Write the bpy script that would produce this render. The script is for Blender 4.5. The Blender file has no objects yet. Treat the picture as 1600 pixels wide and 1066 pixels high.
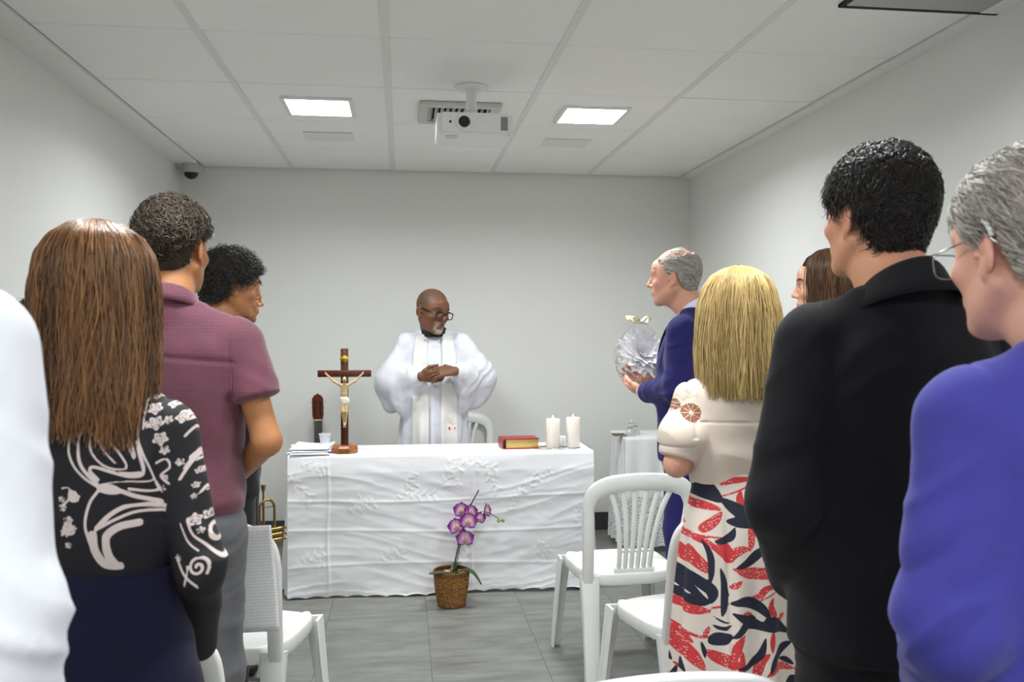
import bpy, bmesh, math, random
import numpy as np
from mathutils import Vector, Matrix

# ------------------------------------------------------------------ camera, world, exposure, lights
scene = bpy.context.scene
COL = scene.collection
F_PX, IMG_W, IMG_H = 1354.0, 1600.0, 1066.0
CAM_H = 1.42
CAM_YAW = math.radians(7.115)
CAM_PITCH = math.radians(-0.68)
CAM_ROLL = math.radians(0.0)
cam_data = bpy.data.cameras.new('camera')
cam_data.sensor_width = 36.0
cam_data.lens = 36.0 * F_PX / IMG_W
cam_data.clip_start = 0.05
cam_data.dof.use_dof = True
cam_data.dof.focus_distance = 3.6
cam_data.dof.aperture_fstop = 6.3
camera = bpy.data.objects.new('camera', cam_data)
COL.objects.link(camera)
CAM_M = (Matrix.Translation((0, 0, CAM_H)) @ Matrix.Rotation(-CAM_YAW, 4, 'Z')
         @ Matrix.Rotation(math.pi / 2 + CAM_PITCH, 4, 'X') @ Matrix.Rotation(CAM_ROLL, 4, 'Z'))
camera.matrix_world = CAM_M
scene.camera = camera

world = bpy.data.worlds.new('world')
scene.world = world
world.use_nodes = True
world.node_tree.nodes['Background'].inputs[0].default_value = (0.8, 0.85, 0.9, 1)
world.node_tree.nodes['Background'].inputs[1].default_value = 0.02

vs = scene.view_settings
vs.view_transform = 'Standard'
vs.look = 'None'
vs.gamma = 1.0
vs.use_curve_mapping = False
vs.exposure = 0.16

PANEL_GLOW = 14.0              # the diffusers themselves
PANEL_WATTS = 17.0             # the light each LED panel throws down
PANEL_COLOR = (0.965, 1.0, 0.995)
PANEL_SPOTS = [(x, y) for y in (4.35, 1.97, -0.41, -2.45) for x in (-0.41, 0.95)]

RNG = np.random.default_rng(7)
random.seed(7)


def ray(px, py):
    d = CAM_M.to_3x3() @ Vector(((px - IMG_W / 2) / F_PX, -(py - IMG_H / 2) / F_PX, -1.0))
    return d


def at(px, py, Y):
    """point of the room that lies at depth Y (metres from the camera along the room)"""
    d = ray(px, py)
    return Vector((0, 0, CAM_H)) + d * (Y / d.y)


# ------------------------------------------------------------------ materials
def srgb(r, g, b):
    f = lambda c: (c / 255 / 12.92) if c / 255 <= 0.04045 else ((c / 255 + 0.055) / 1.055) ** 2.4
    return (f(r), f(g), f(b))


class NT:
    def __init__(self, name):
        self.m = bpy.data.materials.new(name)
        self.m.use_nodes = True
        self.t = self.m.node_tree
        self.b = self.t.nodes['Principled BSDF']
        self.out = self.t.nodes['Material Output']

    def n(self, typ, ins=None, **props):
        nd = self.t.nodes.new(typ)
        for k, v in props.items():
            setattr(nd, k, v)
        for k, v in (ins or {}).items():
            self.set(nd.inputs[k], v)
        return nd

    def set(self, sock, v):
        if isinstance(v, bpy.types.NodeSocket):
            self.t.links.new(v, sock)
        elif isinstance(v, (tuple, list)) and len(v) == 3 and sock.type == 'RGBA':
            sock.default_value = (*v, 1)
        else:
            sock.default_value = v

    def p(self, **kw):
        for k, v in kw.items():
            self.set(self.b.inputs[k.replace('_', ' ')], v)
        return self

    def obj(self):
        return self.n('ShaderNodeTexCoord').outputs['Object']

    def noise(self, scale, detail=3, vec=None, stretch=None, rough=0.55):
        v = vec or self.obj()
        if stretch:
            mp = self.n('ShaderNodeMapping', {'Vector': v, 'Scale': stretch})
            v = mp.outputs[0]
        return self.n('ShaderNodeTexNoise', {'Vector': v, 'Scale': scale, 'Detail': detail, 'Roughness': rough}).outputs['Fac']

    def ramp(self, fac, a, b, lo=0.0, hi=1.0, clampit=True):
        return self.n('ShaderNodeMapRange', {'Value': fac, 'From Min': lo, 'From Max': hi, 'To Min': a, 'To Max': b}, clamp=clampit).outputs[0]

    def mix(self, fac, a, b):
        nd = self.n('ShaderNodeMix', data_type='RGBA')
        self.set(nd.inputs[0], fac)
        self.set(nd.inputs[6], a if isinstance(a, bpy.types.NodeSocket) else (*a, 1))
        self.set(nd.inputs[7], b if isinstance(b, bpy.types.NodeSocket) else (*b, 1))
        return nd.outputs[2]

    def math(self, op, a, b=0.0, c=0.0):
        nd = self.n('ShaderNodeMath', operation=op)
        self.set(nd.inputs[0], a); self.set(nd.inputs[1], b); self.set(nd.inputs[2], c)
        return nd.outputs[0]

    def attr(self, name, out='Fac'):
        return self.n('ShaderNodeAttribute', attribute_name=name).outputs[out]

    def bump(self, h, strength=0.3, dist=0.01):
        nb = self.n('ShaderNodeBump', {'Height': h, 'Strength': strength, 'Distance': dist})
        self.set(self.b.inputs['Normal'], nb.outputs[0])
        return self


MATS = {}


def plain(name, col, rough=0.5, metal=0.0, noise=None, bump=None, vary=0.0, **kw):
    if name in MATS:
        return MATS[name]
    t = NT(name)
    if vary:
        c = t.mix(t.ramp(t.noise(noise or 6.0, 4), 0, 1, 0.3, 0.7), tuple(x * (1 - vary) for x in col), tuple(min(1, x * (1 + vary)) for x in col))
        t.p(Base_Color=c)
    else:
        t.p(Base_Color=col)
    t.p(Roughness=rough, Metallic=metal, **kw)
    if bump:
        t.bump(t.noise(bump[0], 3), bump[1], bump[2])
    MATS[name] = t.m
    return t.m


def fabric(name, col, rough=0.85, weave=900.0, vary=0.08, sheen=0.15, bump=0.25):
    if name in MATS:
        return MATS[name]
    t = NT(name)
    c = t.mix(t.ramp(t.noise(14, 4), 0, 1, 0.3, 0.7), tuple(x * (1 - vary) for x in col), tuple(min(1, x * (1 + vary)) for x in col))
    t.p(Base_Color=c, Roughness=rough, Sheen_Weight=sheen, Sheen_Roughness=0.4)
    t.b.inputs['Specular IOR Level'].default_value = 0.25
    h = t.math('ADD', t.noise(weave, 1), t.math('MULTIPLY', t.noise(45, 3), 1.5))
    t.bump(h, bump, 0.002)
    MATS[name] = t.m
    return t.m


# ------------------------------------------------------------------ mesh building
def link(name, me, mat, parent=None, smooth=True, sharp=None):
    ob = bpy.data.objects.new(name, me)
    COL.objects.link(ob)
    if mat is not None and not me.materials:
        me.materials.append(mat)
    if parent is not None:
        ob.parent = parent
    if smooth and len(me.polygons):
        me.polygons.foreach_set('use_smooth', np.ones(len(me.polygons), dtype=bool))
        if sharp:
            me.set_sharp_from_angle(angle=math.radians(sharp))
    return ob


def tag(o, label=None, cat=None, group=None, kind=None):
    if label: o['label'] = label
    if cat: o['category'] = cat
    if group: o['group'] = group
    if kind: o['kind'] = kind
    return o


def empty(name, loc=(0, 0, 0), rz=0.0, label=None, cat=None, group=None, kind=None):
    o = bpy.data.objects.new(name, None)
    o.empty_display_size = 0.1
    COL.objects.link(o)
    o.location = loc
    o.rotation_euler = (0, 0, rz)
    return tag(o, label, cat, group, kind)


def copy_tree(o, parent=None):
    c = o.copy()
    COL.objects.link(c)
    c.parent = parent
    for ch in o.children:
        copy_tree(ch, c)
    return c


def np_mesh(name, V, Q):
    """mesh from numpy vertices and quads (or triangles)"""
    me = bpy.data.meshes.new(name)
    V = np.asarray(V, dtype=np.float32)
    Q = np.asarray(Q, dtype=np.int32)
    n, k = Q.shape
    me.vertices.add(len(V))
    me.vertices.foreach_set('co', V.ravel())
    me.loops.add(n * k)
    me.loops.foreach_set('vertex_index', Q.ravel())
    me.polygons.add(n)
    me.polygons.foreach_set('loop_start', np.arange(0, n * k, k, dtype=np.int32))
    me.update(calc_edges=True)
    return me


def set_attr(me, name, data):
    data = np.asarray(data, dtype=np.float32)
    if data.ndim == 1:
        a = me.attributes.new(name, 'FLOAT', 'POINT')
        a.data.foreach_set('value', data)
    else:
        a = me.attributes.new(name, 'FLOAT_COLOR', 'POINT')
        if data.shape[1] == 3:
            data = np.concatenate([data, np.ones((len(data), 1), np.float32)], 1)
        a.data.foreach_set('color', data.ravel())


class MB:
    """collects shapes, build() links them as one mesh"""
    def __init__(self):
        self.v, self.f = [], []

    def add(self, V, F):
        o = len(self.v)
        self.v += [tuple(map(float, p)) for p in V]
        self.f += [tuple(int(i) + o for i in f) for f in F]
        return self

    def box(self, c, s, R=None, bevel=0.0, seg=2):
        bm = bmesh.new()
        bmesh.ops.create_cube(bm, size=1.0)
        for v in bm.verts:
            v.co = Vector((v.co.x * s[0], v.co.y * s[1], v.co.z * s[2]))
        if bevel:
            bmesh.ops.bevel(bm, geom=list(bm.edges), offset=bevel, segments=seg, affect='EDGES', profile=0.5)
        M = Matrix.Translation(c) @ (R.to_4x4() if R is not None else Matrix())
        bm.verts.ensure_lookup_table()
        bm.verts.index_update()
        self.add([M @ v.co for v in bm.verts], [[v.index for v in f.verts] for f in bm.faces])
        bm.free()
        return self

    def tube(self, pts, r, sides=10, cap=True, squash=None):
        pts = [Vector(p) for p in pts]
        n = len(pts)
        rr = list(r) if isinstance(r, (list, tuple, np.ndarray)) else [r] * n
        V, F = [], []
        prev = None
        for i, p in enumerate(pts):
            t = (pts[min(i + 1, n - 1)] - pts[max(i - 1, 0)]).normalized()
            if prev is None:
                ref = Vector((0, 0, 1)) if abs(t.z) < 0.9 else Vector((0, 1, 0))
                u = t.cross(ref).normalized()
            else:
                u = (prev - t * prev.dot(t))
                u = u.normalized() if u.length > 1e-6 else t.orthogonal().normalized()
            prev = u
            w = t.cross(u)
            for k in range(sides):
                a = 2 * math.pi * k / sides
                V.append(p + (u * math.cos(a) + w * math.sin(a) * (squash or 1)) * rr[i])
        for i in range(n - 1):
            for k in range(sides):
                a, b = i * sides + k, i * sides + (k + 1) % sides
                F.append((a, b, b + sides, a + sides))
        if cap:
            F.append(tuple(range(sides))[::-1])
            F.append(tuple(range((n - 1) * sides, n * sides)))
        return self.add(V, F)

    def lathe(self, prof, c=(0, 0, 0), sides=32, R=None):
        V, F = [], []
        n = len(prof)
        for (r, z) in prof:
            for k in range(sides):
                a = 2 * math.pi * k / sides
                p = Vector((r * math.cos(a), r * math.sin(a), z))
                V.append((R @ p if R is not None else p) + Vector(c))
        for i in range(n - 1):
            for k in range(sides):
                a, b = i * sides + k, i * sides + (k + 1) % sides
                F.append((a, b, b + sides, a + sides))
        if prof[0][0] > 1e-5: F.append(tuple(range(sides))[::-1])
        if prof[-1][0] > 1e-5: F.append(tuple(range((n - 1) * sides, n * sides)))
        return self.add(V, F)

    def band(self, pts, sides_dir, widths, thick, nrm=None):
        """a flat bar swept along pts; sides_dir[i] is the width direction"""
        pts = [Vector(p) for p in pts]
        n = len(pts)
        V, F = [], []
        for i, p in enumerate(pts):
            t = (pts[min(i + 1, n - 1)] - pts[max(i - 1, 0)]).normalized()
            s = Vector(sides_dir[i] if isinstance(sides_dir, list) else sides_dir)
            s = (s - t * s.dot(t)).normalized()
            nn = t.cross(s).normalized()
            w = (widths[i] if isinstance(widths, (list, tuple)) else widths) / 2
            h = (thick[i] if isinstance(thick, (list, tuple)) else thick) / 2
            c = min(w, h) * 0.55
            for (a, b) in ((-w, -h + c), (-w + c, -h), (w - c, -h), (w, -h + c), (w, h - c), (w - c, h), (-w + c, h), (-w, h - c)):
                V.append(p + s * a + nn * b)
        for i in range(n - 1):
            for k in range(8):
                a, b = i * 8 + k, i * 8 + (k + 1) % 8
                F.append((a, b, b + 8, a + 8))
        F.append(tuple(range(8))[::-1])
        F.append(tuple(range((n - 1) * 8, n * 8)))
        return self.add(V, F)

    def mesh(self, name):
        me = bpy.data.meshes.new(name)
        me.from_pydata(self.v, [], self.f)
        me.update()
        bm = bmesh.new(); bm.from_mesh(me)
        bmesh.ops.recalc_face_normals(bm, faces=bm.faces)
        bm.to_mesh(me); bm.free()
        return me

    def build(self, name, mat, parent=None, smooth=True, sharp=35):
        return link(name, self.mesh(name), mat, parent, smooth, sharp)


def bez(p0, p1, p2, p3, n=12):
    p0, p1, p2, p3 = map(Vector, (p0, p1, p2, p3))
    out = []
    for i in range(n):
        t = i / (n - 1)
        out.append(p0 * (1 - t) ** 3 + p1 * 3 * t * (1 - t) ** 2 + p2 * 3 * t * t * (1 - t) + p3 * t ** 3)
    return out


def spline(pts, n=24):
    """Catmull-Rom through the points"""
    P = [Vector(p) for p in pts]
    P = [P[0] * 2 - P[1]] + P + [P[-1] * 2 - P[-2]]
    segs = len(P) - 3
    out = []
    for i in range(n):
        u = i / (n - 1) * segs
        k = min(int(u), segs - 1)
        t = u - k
        a, b, c, d = P[k:k + 4]
        out.append(0.5 * ((2 * b) + (c - a) * t + (2 * a - 5 * b + 4 * c - d) * t * t + (3 * b - a - 3 * c + d) * t ** 3))
    return out


# value noise, vectorised
def vnoise(P, seed=0):
    P = np.asarray(P, dtype=np.float64)
    i = np.floor(P).astype(np.int64)
    f = P - i
    f = f * f * (3 - 2 * f)

    def h(ix, iy, iz):
        n = (ix * 374761393 + iy * 668265263 + iz * 2147483647 + seed * 1274126177) & 0xFFFFFFFF
        n = ((n ^ (n >> 13)) * 1274126177) & 0xFFFFFFFF
        n = ((n ^ (n >> 16)) * 2246822519) & 0xFFFFFFFF
        return ((n ^ (n >> 15)) & 0xFFFF) / 65535.0
    x, y, z = i[..., 0], i[..., 1], i[..., 2]
    fx, fy, fz = f[..., 0], f[..., 1], f[..., 2]
    L = lambda a, b, t: a + (b - a) * t
    return L(L(L(h(x, y, z), h(x + 1, y, z), fx), L(h(x, y + 1, z), h(x + 1, y + 1, z), fx), fy),
             L(L(h(x, y, z + 1), h(x + 1, y, z + 1), fx), L(h(x, y + 1, z + 1), h(x + 1, y + 1, z + 1), fx), fy), fz)


def fbm(P, seed=0, oct=3):
    s, a, tot = 0, 1.0, 0
    P = np.asarray(P, dtype=np.float64)
    for o in range(oct):
        s = s + a * vnoise(P * 2 ** o + o * 17.3, seed + o)
        tot += a
        a *= 0.5
    return s / tot

# ------------------------------------------------------------------ the room
XL, XR, YB, YF, ZC = -1.484, 2.04, 6.05, -3.4, 2.523

t = NT('wall_paint')
t.p(Base_Color=t.mix(t.noise(1.5, 3), srgb(224, 224, 221), srgb(232, 232, 229)), Roughness=0.6)
t.bump(t.noise(260, 3), 0.06, 0.002)
M_WALL = t.m
M_CEIL = plain('ceiling_paint', srgb(240, 239, 236), 0.8, bump=(120, 0.1, 0.002))
t = NT('ceiling_tile')
t.p(Base_Color=t.mix(t.noise(3, 4), srgb(243, 242, 239), srgb(248, 247, 245)), Roughness=0.9)
t.bump(t.noise(220, 4), 0.35, 0.003)
M_TILE = t.m
M_TBAR = plain('grid_bar_paint', srgb(228, 227, 224), 0.55)
M_BASE = plain('baseboard_dark', srgb(62, 62, 62), 0.5, vary=0.1)

t = NT('vinyl_floor')
oi = t.n('ShaderNodeObjectInfo').outputs['Random']
geo = t.n('ShaderNodeNewGeometry').outputs['Position']
sh = t.n('ShaderNodeCombineXYZ', {'X': t.math('MULTIPLY', oi, 37.0), 'Y': t.math('MULTIPLY', oi, 11.0), 'Z': 0.0}).outputs[0]
pos = t.n('ShaderNodeVectorMath', {0: geo, 1: sh}, operation='ADD').outputs[0]
g1 = t.noise(1.0, 6, pos, (3.2, 16.0, 1.0), 0.62)
g2 = t.noise(1.0, 4, pos, (12.0, 90.0, 1.0), 0.6)
g = t.math('ADD', t.math('MULTIPLY', g1, 0.75), t.math('MULTIPLY', g2, 0.25))
c = t.mix(t.ramp(g, 0, 1, 0.33, 0.68), srgb(96, 97, 94), srgb(140, 141, 136))
t.p(Base_Color=c, Roughness=t.ramp(g, 0.38, 0.52, 0.3, 0.7))
t.bump(g2, 0.08, 0.002)
M_FLOOR = t.m
M_SUB = plain('subfloor', srgb(84, 84, 82), 0.8)


def struct(name, boxes, mat):
    mb = MB()
    for c, s in boxes:
        mb.box(c, s)
    return tag(mb.build(name, mat, smooth=False), kind='structure')


W = 0.12
struct('wall_back', [(((XL + XR) / 2, YB + W / 2, ZC / 2), (XR - XL + 2 * W, W, ZC + 0.2))], M_WALL)
struct('wall_left', [((XL - W / 2, (YB + YF) / 2, ZC / 2), (W, YB - YF, ZC + 0.2))], M_WALL)
struct('wall_right', [((XR + W / 2, (YB + YF) / 2, ZC / 2), (W, YB - YF, ZC + 0.2))], M_WALL)
struct('wall_front', [(((XL + XR) / 2, YF - W / 2, ZC / 2), (XR - XL + 2 * W, W, ZC + 0.2))], M_WALL)
BH = 0.125
struct('baseboard_back', [(((XL + XR) / 2, YB - 0.007, BH / 2), (XR - XL, 0.014, BH))], M_BASE)
struct('baseboard_left', [((XL + 0.007, (YB + YF) / 2 - 0.01, BH / 2), (0.014, YB - YF - 0.03, BH))], M_BASE)
struct('baseboard_right', [((XR - 0.007, (YB + YF) / 2 - 0.01, BH / 2), (0.014, YB - YF - 0.03, BH))], M_BASE)

# floor: vinyl tiles laid on a sub-floor
floor = struct('floor', [(((XL + XR) / 2, (YB + YF) / 2, -0.05), (XR - XL + 0.2, YB - YF + 0.2, 0.092))], M_SUB)
TW, TL = 0.484, 0.968
tile_mesh = {}
row = 0
y = YF
while y < YB - 0.01:
    y1 = min(y + TL, YB)
    x = XL
    first = True
    xs = [XL] + [v for v in [0.113 + TW * k for k in range(-5, 6)] if XL + 0.03 < v < XR - 0.03] + [XR]
    for x, x1 in zip(xs[:-1], xs[1:]):
        off = 0.0
        key = (round(x1 - x, 3), round(y1 - y, 3))
        if key not in tile_mesh:
            mb = MB().box((0, 0, 0), (x1 - x - 0.0012, y1 - y - 0.0012, 0.004), bevel=0.0006, seg=1)
            tile_mesh[key] = mb.mesh('floor_tile')
            tile_mesh[key].materials.append(M_FLOOR)
        ob = link('floor_tile', tile_mesh[key], None, floor, smooth=False)
        ob.location = ((x + x1) / 2, (y + y1) / 2, -0.002)
    y = y1

# ceiling: plaster border and slab, mineral tiles, long grid bars
GX = [-1.335, -0.75, -0.07, 0.61, 1.29, 1.965]
GY = [YB - 0.02 - 0.68 * k for k in range(14)]
ceil = MB()
ceil.box(((XL + XR) / 2, (YB + YF) / 2, ZC + 0.08), (XR - XL + 0.2, YB - YF + 0.2, 0.10))
ceil.box(((XL + GX[0]) / 2 - 0.003, (YB + YF) / 2, ZC + 0.02), (GX[0] - XL - 0.004, YB - YF, 0.06))
ceil.box(((XR + GX[-1]) / 2 + 0.003, (YB + YF) / 2, ZC + 0.02), (XR - GX[-1] - 0.004, YB - YF, 0.06))
ceiling = tag(ceil.build('ceiling', M_CEIL, smooth=False), kind='structure')
tm = {}
for i in range(5):
    for j in range(13):
        x0, x1, y1, y0 = GX[i], GX[i + 1], GY[j], GY[j + 1]
        key = round(x1 - x0, 3)
        if key not in tm:
            tm[key] = MB().box((0, 0, 0), (x1 - x0 - 0.008, y1 - y0 - 0.009, 0.022), bevel=0.003, seg=1).mesh('ceiling_tile')
            tm[key].materials.append(M_TILE)
        ob = link('ceiling_tile', tm[key], None, ceiling, smooth=False)
        ob.location = ((x0 + x1) / 2, (y0 + y1) / 2, ZC + 0.012 + random.uniform(-0.0012, 0.0012))
        ob.rotation_euler = (random.uniform(-0.0015, 0.0015), random.uniform(-0.001, 0.001), 0)
bar = MB().box((0, 0, 0), (0.030, YB - YF - 0.02, 0.012), bevel=0.002, seg=1).mesh('grid_bar')
bar.materials.append(M_TBAR)
for gx in GX[1:-1]:
    ob = link('grid_bar', bar, None, ceiling, smooth=False)
    ob.location = (gx, (YB + YF) / 2, ZC + 0.0025)

# LED panels
t = NT('led_diffuser')
t.p(Base_Color=(0.9, 0.9, 0.9), Roughness=0.4, Emission_Color=(*PANEL_COLOR, 1), Emission_Strength=PANEL_GLOW)
M_LED = t.m
M_WPLAST = plain('white_plastic_trim', srgb(228, 228, 225), 0.4)
led_labels = {(-0.41, 4.35): 'square glowing LED ceiling panel left of the hanging projector',
              (0.95, 4.35): 'square glowing LED ceiling panel right of the hanging projector'}
LED_NAMES = {(-0.41, 1.97): 'LED ceiling panel above the woman with long brown hair', (0.95, 1.97): 'LED ceiling panel above the blonde woman and the black suit',
             (-0.41, -0.41): 'LED ceiling panel just behind the camera on its left', (0.95, -0.41): 'LED ceiling panel just behind the camera on its right',
             (-0.41, -2.45): 'LED ceiling panel near the rear wall on the left', (0.95, -2.45): 'LED ceiling panel near the rear wall on the right'}
LED_NAMES.update(led_labels)
proto = None
for (x, y) in PANEL_SPOTS:
    if proto is None:
        r = empty('ceiling_light', (x, y, ZC - 0.006))
        fr = MB()
        for sx, sy, w, h in ((0, 0.158, 0.336, 0.02), (0, -0.158, 0.336, 0.02), (0.158, 0, 0.02, 0.296), (-0.158, 0, 0.02, 0.296)):
            fr.box((sx, sy, 0), (w, h, 0.012), bevel=0.002, seg=1)
        fr.build('frame', M_WPLAST, r, smooth=False)
        MB().box((0, 0, 0.001), (0.296, 0.296, 0.006)).build('diffuser', M_LED, r, smooth=False)
        ld = bpy.data.lights.new('panel_light', 'AREA'); ld.shape = 'SQUARE'; ld.size = 0.29; ld.energy = PANEL_WATTS; ld.color = PANEL_COLOR
        ld.spread = math.radians(160)
        lo = bpy.data.objects.new('panel_light', ld); COL.objects.link(lo); lo.parent = r; lo.location = (0, 0, -0.008)
        proto = r
    else:
        r = copy_tree(proto)
        r.location = (x, y, ZC - 0.006)
    tag(r, LED_NAMES[(x, y)], 'ceiling light', 'LED ceiling panels')

# air-conditioning grille over the projector
M_VENT = plain('vent_aluminium', srgb(196, 196, 190), 0.45, 0.2)
M_DARK = plain('dark_void', srgb(24, 24, 24), 0.8)
vent = tag(empty('air_vent', (0.275, 4.37, ZC)), 'square louvred air vent in the ceiling behind the projector', 'vent')
fr = MB()
for sx, sy, w, h in ((0, 0.165, 0.40, 0.05), (0, -0.165, 0.40, 0.05), (0.175, 0, 0.05, 0.28), (-0.175, 0, 0.05, 0.28)):
    fr.box((sx, sy, -0.012), (w, h, 0.022), bevel=0.005, seg=2)
fr.build('frame', M_VENT, vent, sharp=30)
MB().box((0, 0, -0.001), (0.32, 0.30, 0.004)).build('duct_opening', M_DARK, vent, smooth=False)
sl = MB().box((0, 0, 0), (0.004, 0.285, 0.030), Matrix.Rotation(math.radians(38), 3, 'Y')).mesh('louvre')
sl.materials.append(M_VENT)
for k in range(11):
    o = link('louvre', sl, None, vent, smooth=False)
    o.location = (-0.14 + 0.028 * k, 0, -0.016)

# two thin plates in a faint dotted grey, beyond the lights
t = NT('dotted_plate_paint')
h = t.n('ShaderNodeTexVoronoi', {'Vector': t.obj(), 'Scale': 130.0, 'Randomness': 0.0}).outputs['Distance']
t.p(Base_Color=t.mix(t.ramp(h, 0, 1, 0.30, 0.38), srgb(196, 195, 192), srgb(232, 231, 228)), Roughness=0.6)
M_DOTTED = t.m
for (px, nm) in ((514, 'faint dotted grey plate on the ceiling beyond the left light panel'), (884, 'faint dotted grey plate on the ceiling beyond the right light panel')):
    p = at(px, 222 if px < 700 else 229, 5.02)
    g = tag(empty('dotted_plate', (p.x, 5.02, ZC - 0.002)), nm, 'ceiling grille', 'flush dotted plates')
    MB().box((0, 0, 0), (0.27, 0.20, 0.006), bevel=0.002, seg=1).build('cover', M_DOTTED, g, smooth=False)

# access panel with an open dark joint, near right
hx, hy = 1.76, 2.80
hatch = tag(empty('ceiling_hatch', (hx, hy, ZC)), 'ceiling access panel with a black open joint near the right wall', 'ceiling panel')
MB().box((0, -0.31, -0.004), (0.56, 0.56, 0.010), bevel=0.002, seg=1).build('cover', plain('hatch_grey', srgb(170, 172, 170), 0.5), hatch, smooth=False)
fr = MB()
fr.box((0, -0.02, -0.004), (0.60, 0.014, 0.012)); fr.box((0.293, -0.31, -0.004), (0.014, 0.58, 0.012))
fr.box((-0.293, -0.31, -0.004), (0.014, 0.58, 0.012)); fr.box((0, -0.60, -0.004), (0.60, 0.014, 0.012))
fr.build('joint', M_DARK, hatch, smooth=False)

# dome camera in the left back corner
dc = tag(empty('security_camera', (-1.385, 5.92, ZC - 0.01)), 'small white dome security camera in the far left ceiling corner', 'camera')
MB().lathe([(0.0, 0.008), (0.058, 0.008), (0.061, 0.0), (0.061, -0.040), (0.057, -0.055), (0.047, -0.058), (0, -0.058)]).build('housing', plain('camera_white', srgb(190, 190, 186), 0.45), dc)
MB().lathe([(0.045, -0.056)] + [(0.045 * math.cos(a), -0.058 - 0.040 * math.sin(a)) for a in np.linspace(0.05, math.pi / 2, 9)]).build('dome', plain('camera_dome', srgb(14, 14, 16), 0.08), dc)

# projector on its ceiling mount
pj = tag(empty('projector', (0.305, 3.93, ZC)), 'white ceiling projector with a round black lens on a short pole', 'projector')
M_PJ = plain('projector_white', srgb(236, 236, 238), 0.38)
M_CHROME = plain('chrome', (0.75, 0.75, 0.75), 0.18, 1.0)
body = MB()
PZ0, PZ1 = 2.262 - ZC, 2.352 - ZC
bm = bmesh.new()
bmesh.ops.create_cube(bm, size=1.0)
for v in bm.verts:
    v.co = Vector((v.co.x * 0.325, v.co.y * 0.29 - 0.08, (PZ0 + PZ1) / 2 + v.co.z * (PZ1 - PZ0)))
bmesh.ops.bevel(bm, geom=[e for e in bm.edges if abs(e.verts[0].co.z - e.verts[1].co.z) > 0.01], offset=0.022, segments=5, affect='EDGES')
bmesh.ops.bevel(bm, geom=[e for e in bm.edges if e.calc_length() > 0.001 and all(v.co.z < PZ0 + 0.001 for v in e.verts)], offset=0.008, segments=3, affect='EDGES')
me = bpy.data.meshes.new('case'); bm.to_mesh(me); bm.free()
link('case', me, M_PJ, pj, True, 30)
RX = Matrix.Rotation(math.radians(90), 3, 'X')
fy = -0.225
lens_c = (-0.048, fy, (PZ0 + PZ1) / 2 + 0.004)
MB().lathe([(0.036, 0.0), (0.039, 0.006), (0.036, 0.010), (0.026, 0.010), (0.022, 0.002), (0.0, 0.002)], lens_c, 36, RX).build('lens_ring', M_PJ, pj)
lens = MB().lathe([(0.0225, 0.011), (0.0215, 0.014), (0.018, 0.014), (0.016, 0.006), (0, 0.006)], lens_c, 32, RX).build('lens_barrel', plain('lens_black', srgb(12, 12, 14), 0.25), pj)
MB().lathe([(0.0155, 0.006), (0.012, 0.009), (0.006, 0.0105), (0.0, 0.011)], lens_c, 28, RX).build('lens_glass', plain('lens_glass', srgb(20, 24, 40), 0.05), lens)
MB().lathe([(0.0055, 0.0), (0.005, 0.003), (0, 0.003)], (-0.107, fy, (PZ0 + PZ1) / 2 + 0.004), 16, RX).build('sensor_window', plain('lens_black', srgb(12, 12, 14), 0.25), pj)
M_SLOT = plain('slot_grey', srgb(92, 92, 92), 0.6)
slot = MB().box((0, 0, 0), (0.030, 0.004, 0.0036)).mesh('vent_slot'); slot.materials.append(M_SLOT)
for k in range(9):
    o = link('vent_slot', slot, None, pj, smooth=False)
    o.location = (0.124, fy - 0.0003, PZ0 + 0.020 + 0.0065 * k)
MB().box((-0.10, -0.16, PZ0 - 0.001), (0.05, 0.06, 0.003), bevel=0.001, seg=1).build('lamp_cover', plain('projector_grey', srgb(206, 206, 206), 0.45), pj, smooth=False)
MB().lathe([(0.075, 0.0), (0.075, -0.006), (0.062, -0.013), (0.032, -0.016), (0, -0.016)], (0, 0, 0), 32).build('ceiling_plate', M_WPLAST, pj)
MB().lathe([(0.030, -0.010), (0.030, -0.020), (0.024, -0.022), (0.024, -0.118), (0, -0.118)], (0, 0, 0), 28).build('pole', M_WPLAST, pj)
br = MB()
br.lathe([(0.030, -0.112), (0.032, -0.122), (0.020, -0.134), (0, -0.134)], (0, 0, 0), 24)
for a in range(4):
    s1 = (math.cos(a * math.pi / 2 + 0.8) , math.sin(a * math.pi / 2 + 0.8))
    br.tube([(0.02 * s1[0], 0.02 * s1[1], -0.125), (0.07 * s1[0], 0.07 * s1[1], -0.15), (0.09 * s1[0], 0.08 * s1[1], PZ1 - 0.004)], 0.006, 8)
br.build('bracket', M_CHROME, pj)

# ------------------------------------------------------------------ altar table and cloth
TX0, TX1, TY0, TY1, TZ = -0.604, 1.030, 4.672, 5.045, 0.755
M_CLOTH = None
t = NT('white_tablecloth')
em = t.attr('embroidery')
c = t.mix(em, srgb(243, 243, 247), srgb(250, 250, 252))
t.p(Base_Color=c, Roughness=0.8, Sheen_Weight=0.1)
hh = t.math('ADD', t.math('MULTIPLY', t.noise(700, 1), 0.15), t.math('MULTIPLY', em, t.noise(420, 2)))
t.bump(hh, 0.5, 0.002)
M_CLOTH = t.m
table = tag(empty('altar_table', ((TX0 + TX1) / 2, (TY0 + TY1) / 2, 0)), 'folding table hidden under the white embroidered altar cloth', 'table')
M_TT = plain('table_plastic', srgb(225, 225, 222), 0.45)
cx, cy = (TX0 + TX1) / 2, (TY0 + TY1) / 2
MB().box((0, 0, TZ - 0.022), (TX1 - TX0 - 0.02, TY1 - TY0 - 0.02, 0.035), bevel=0.008).build('tabletop', M_TT, table)
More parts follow.
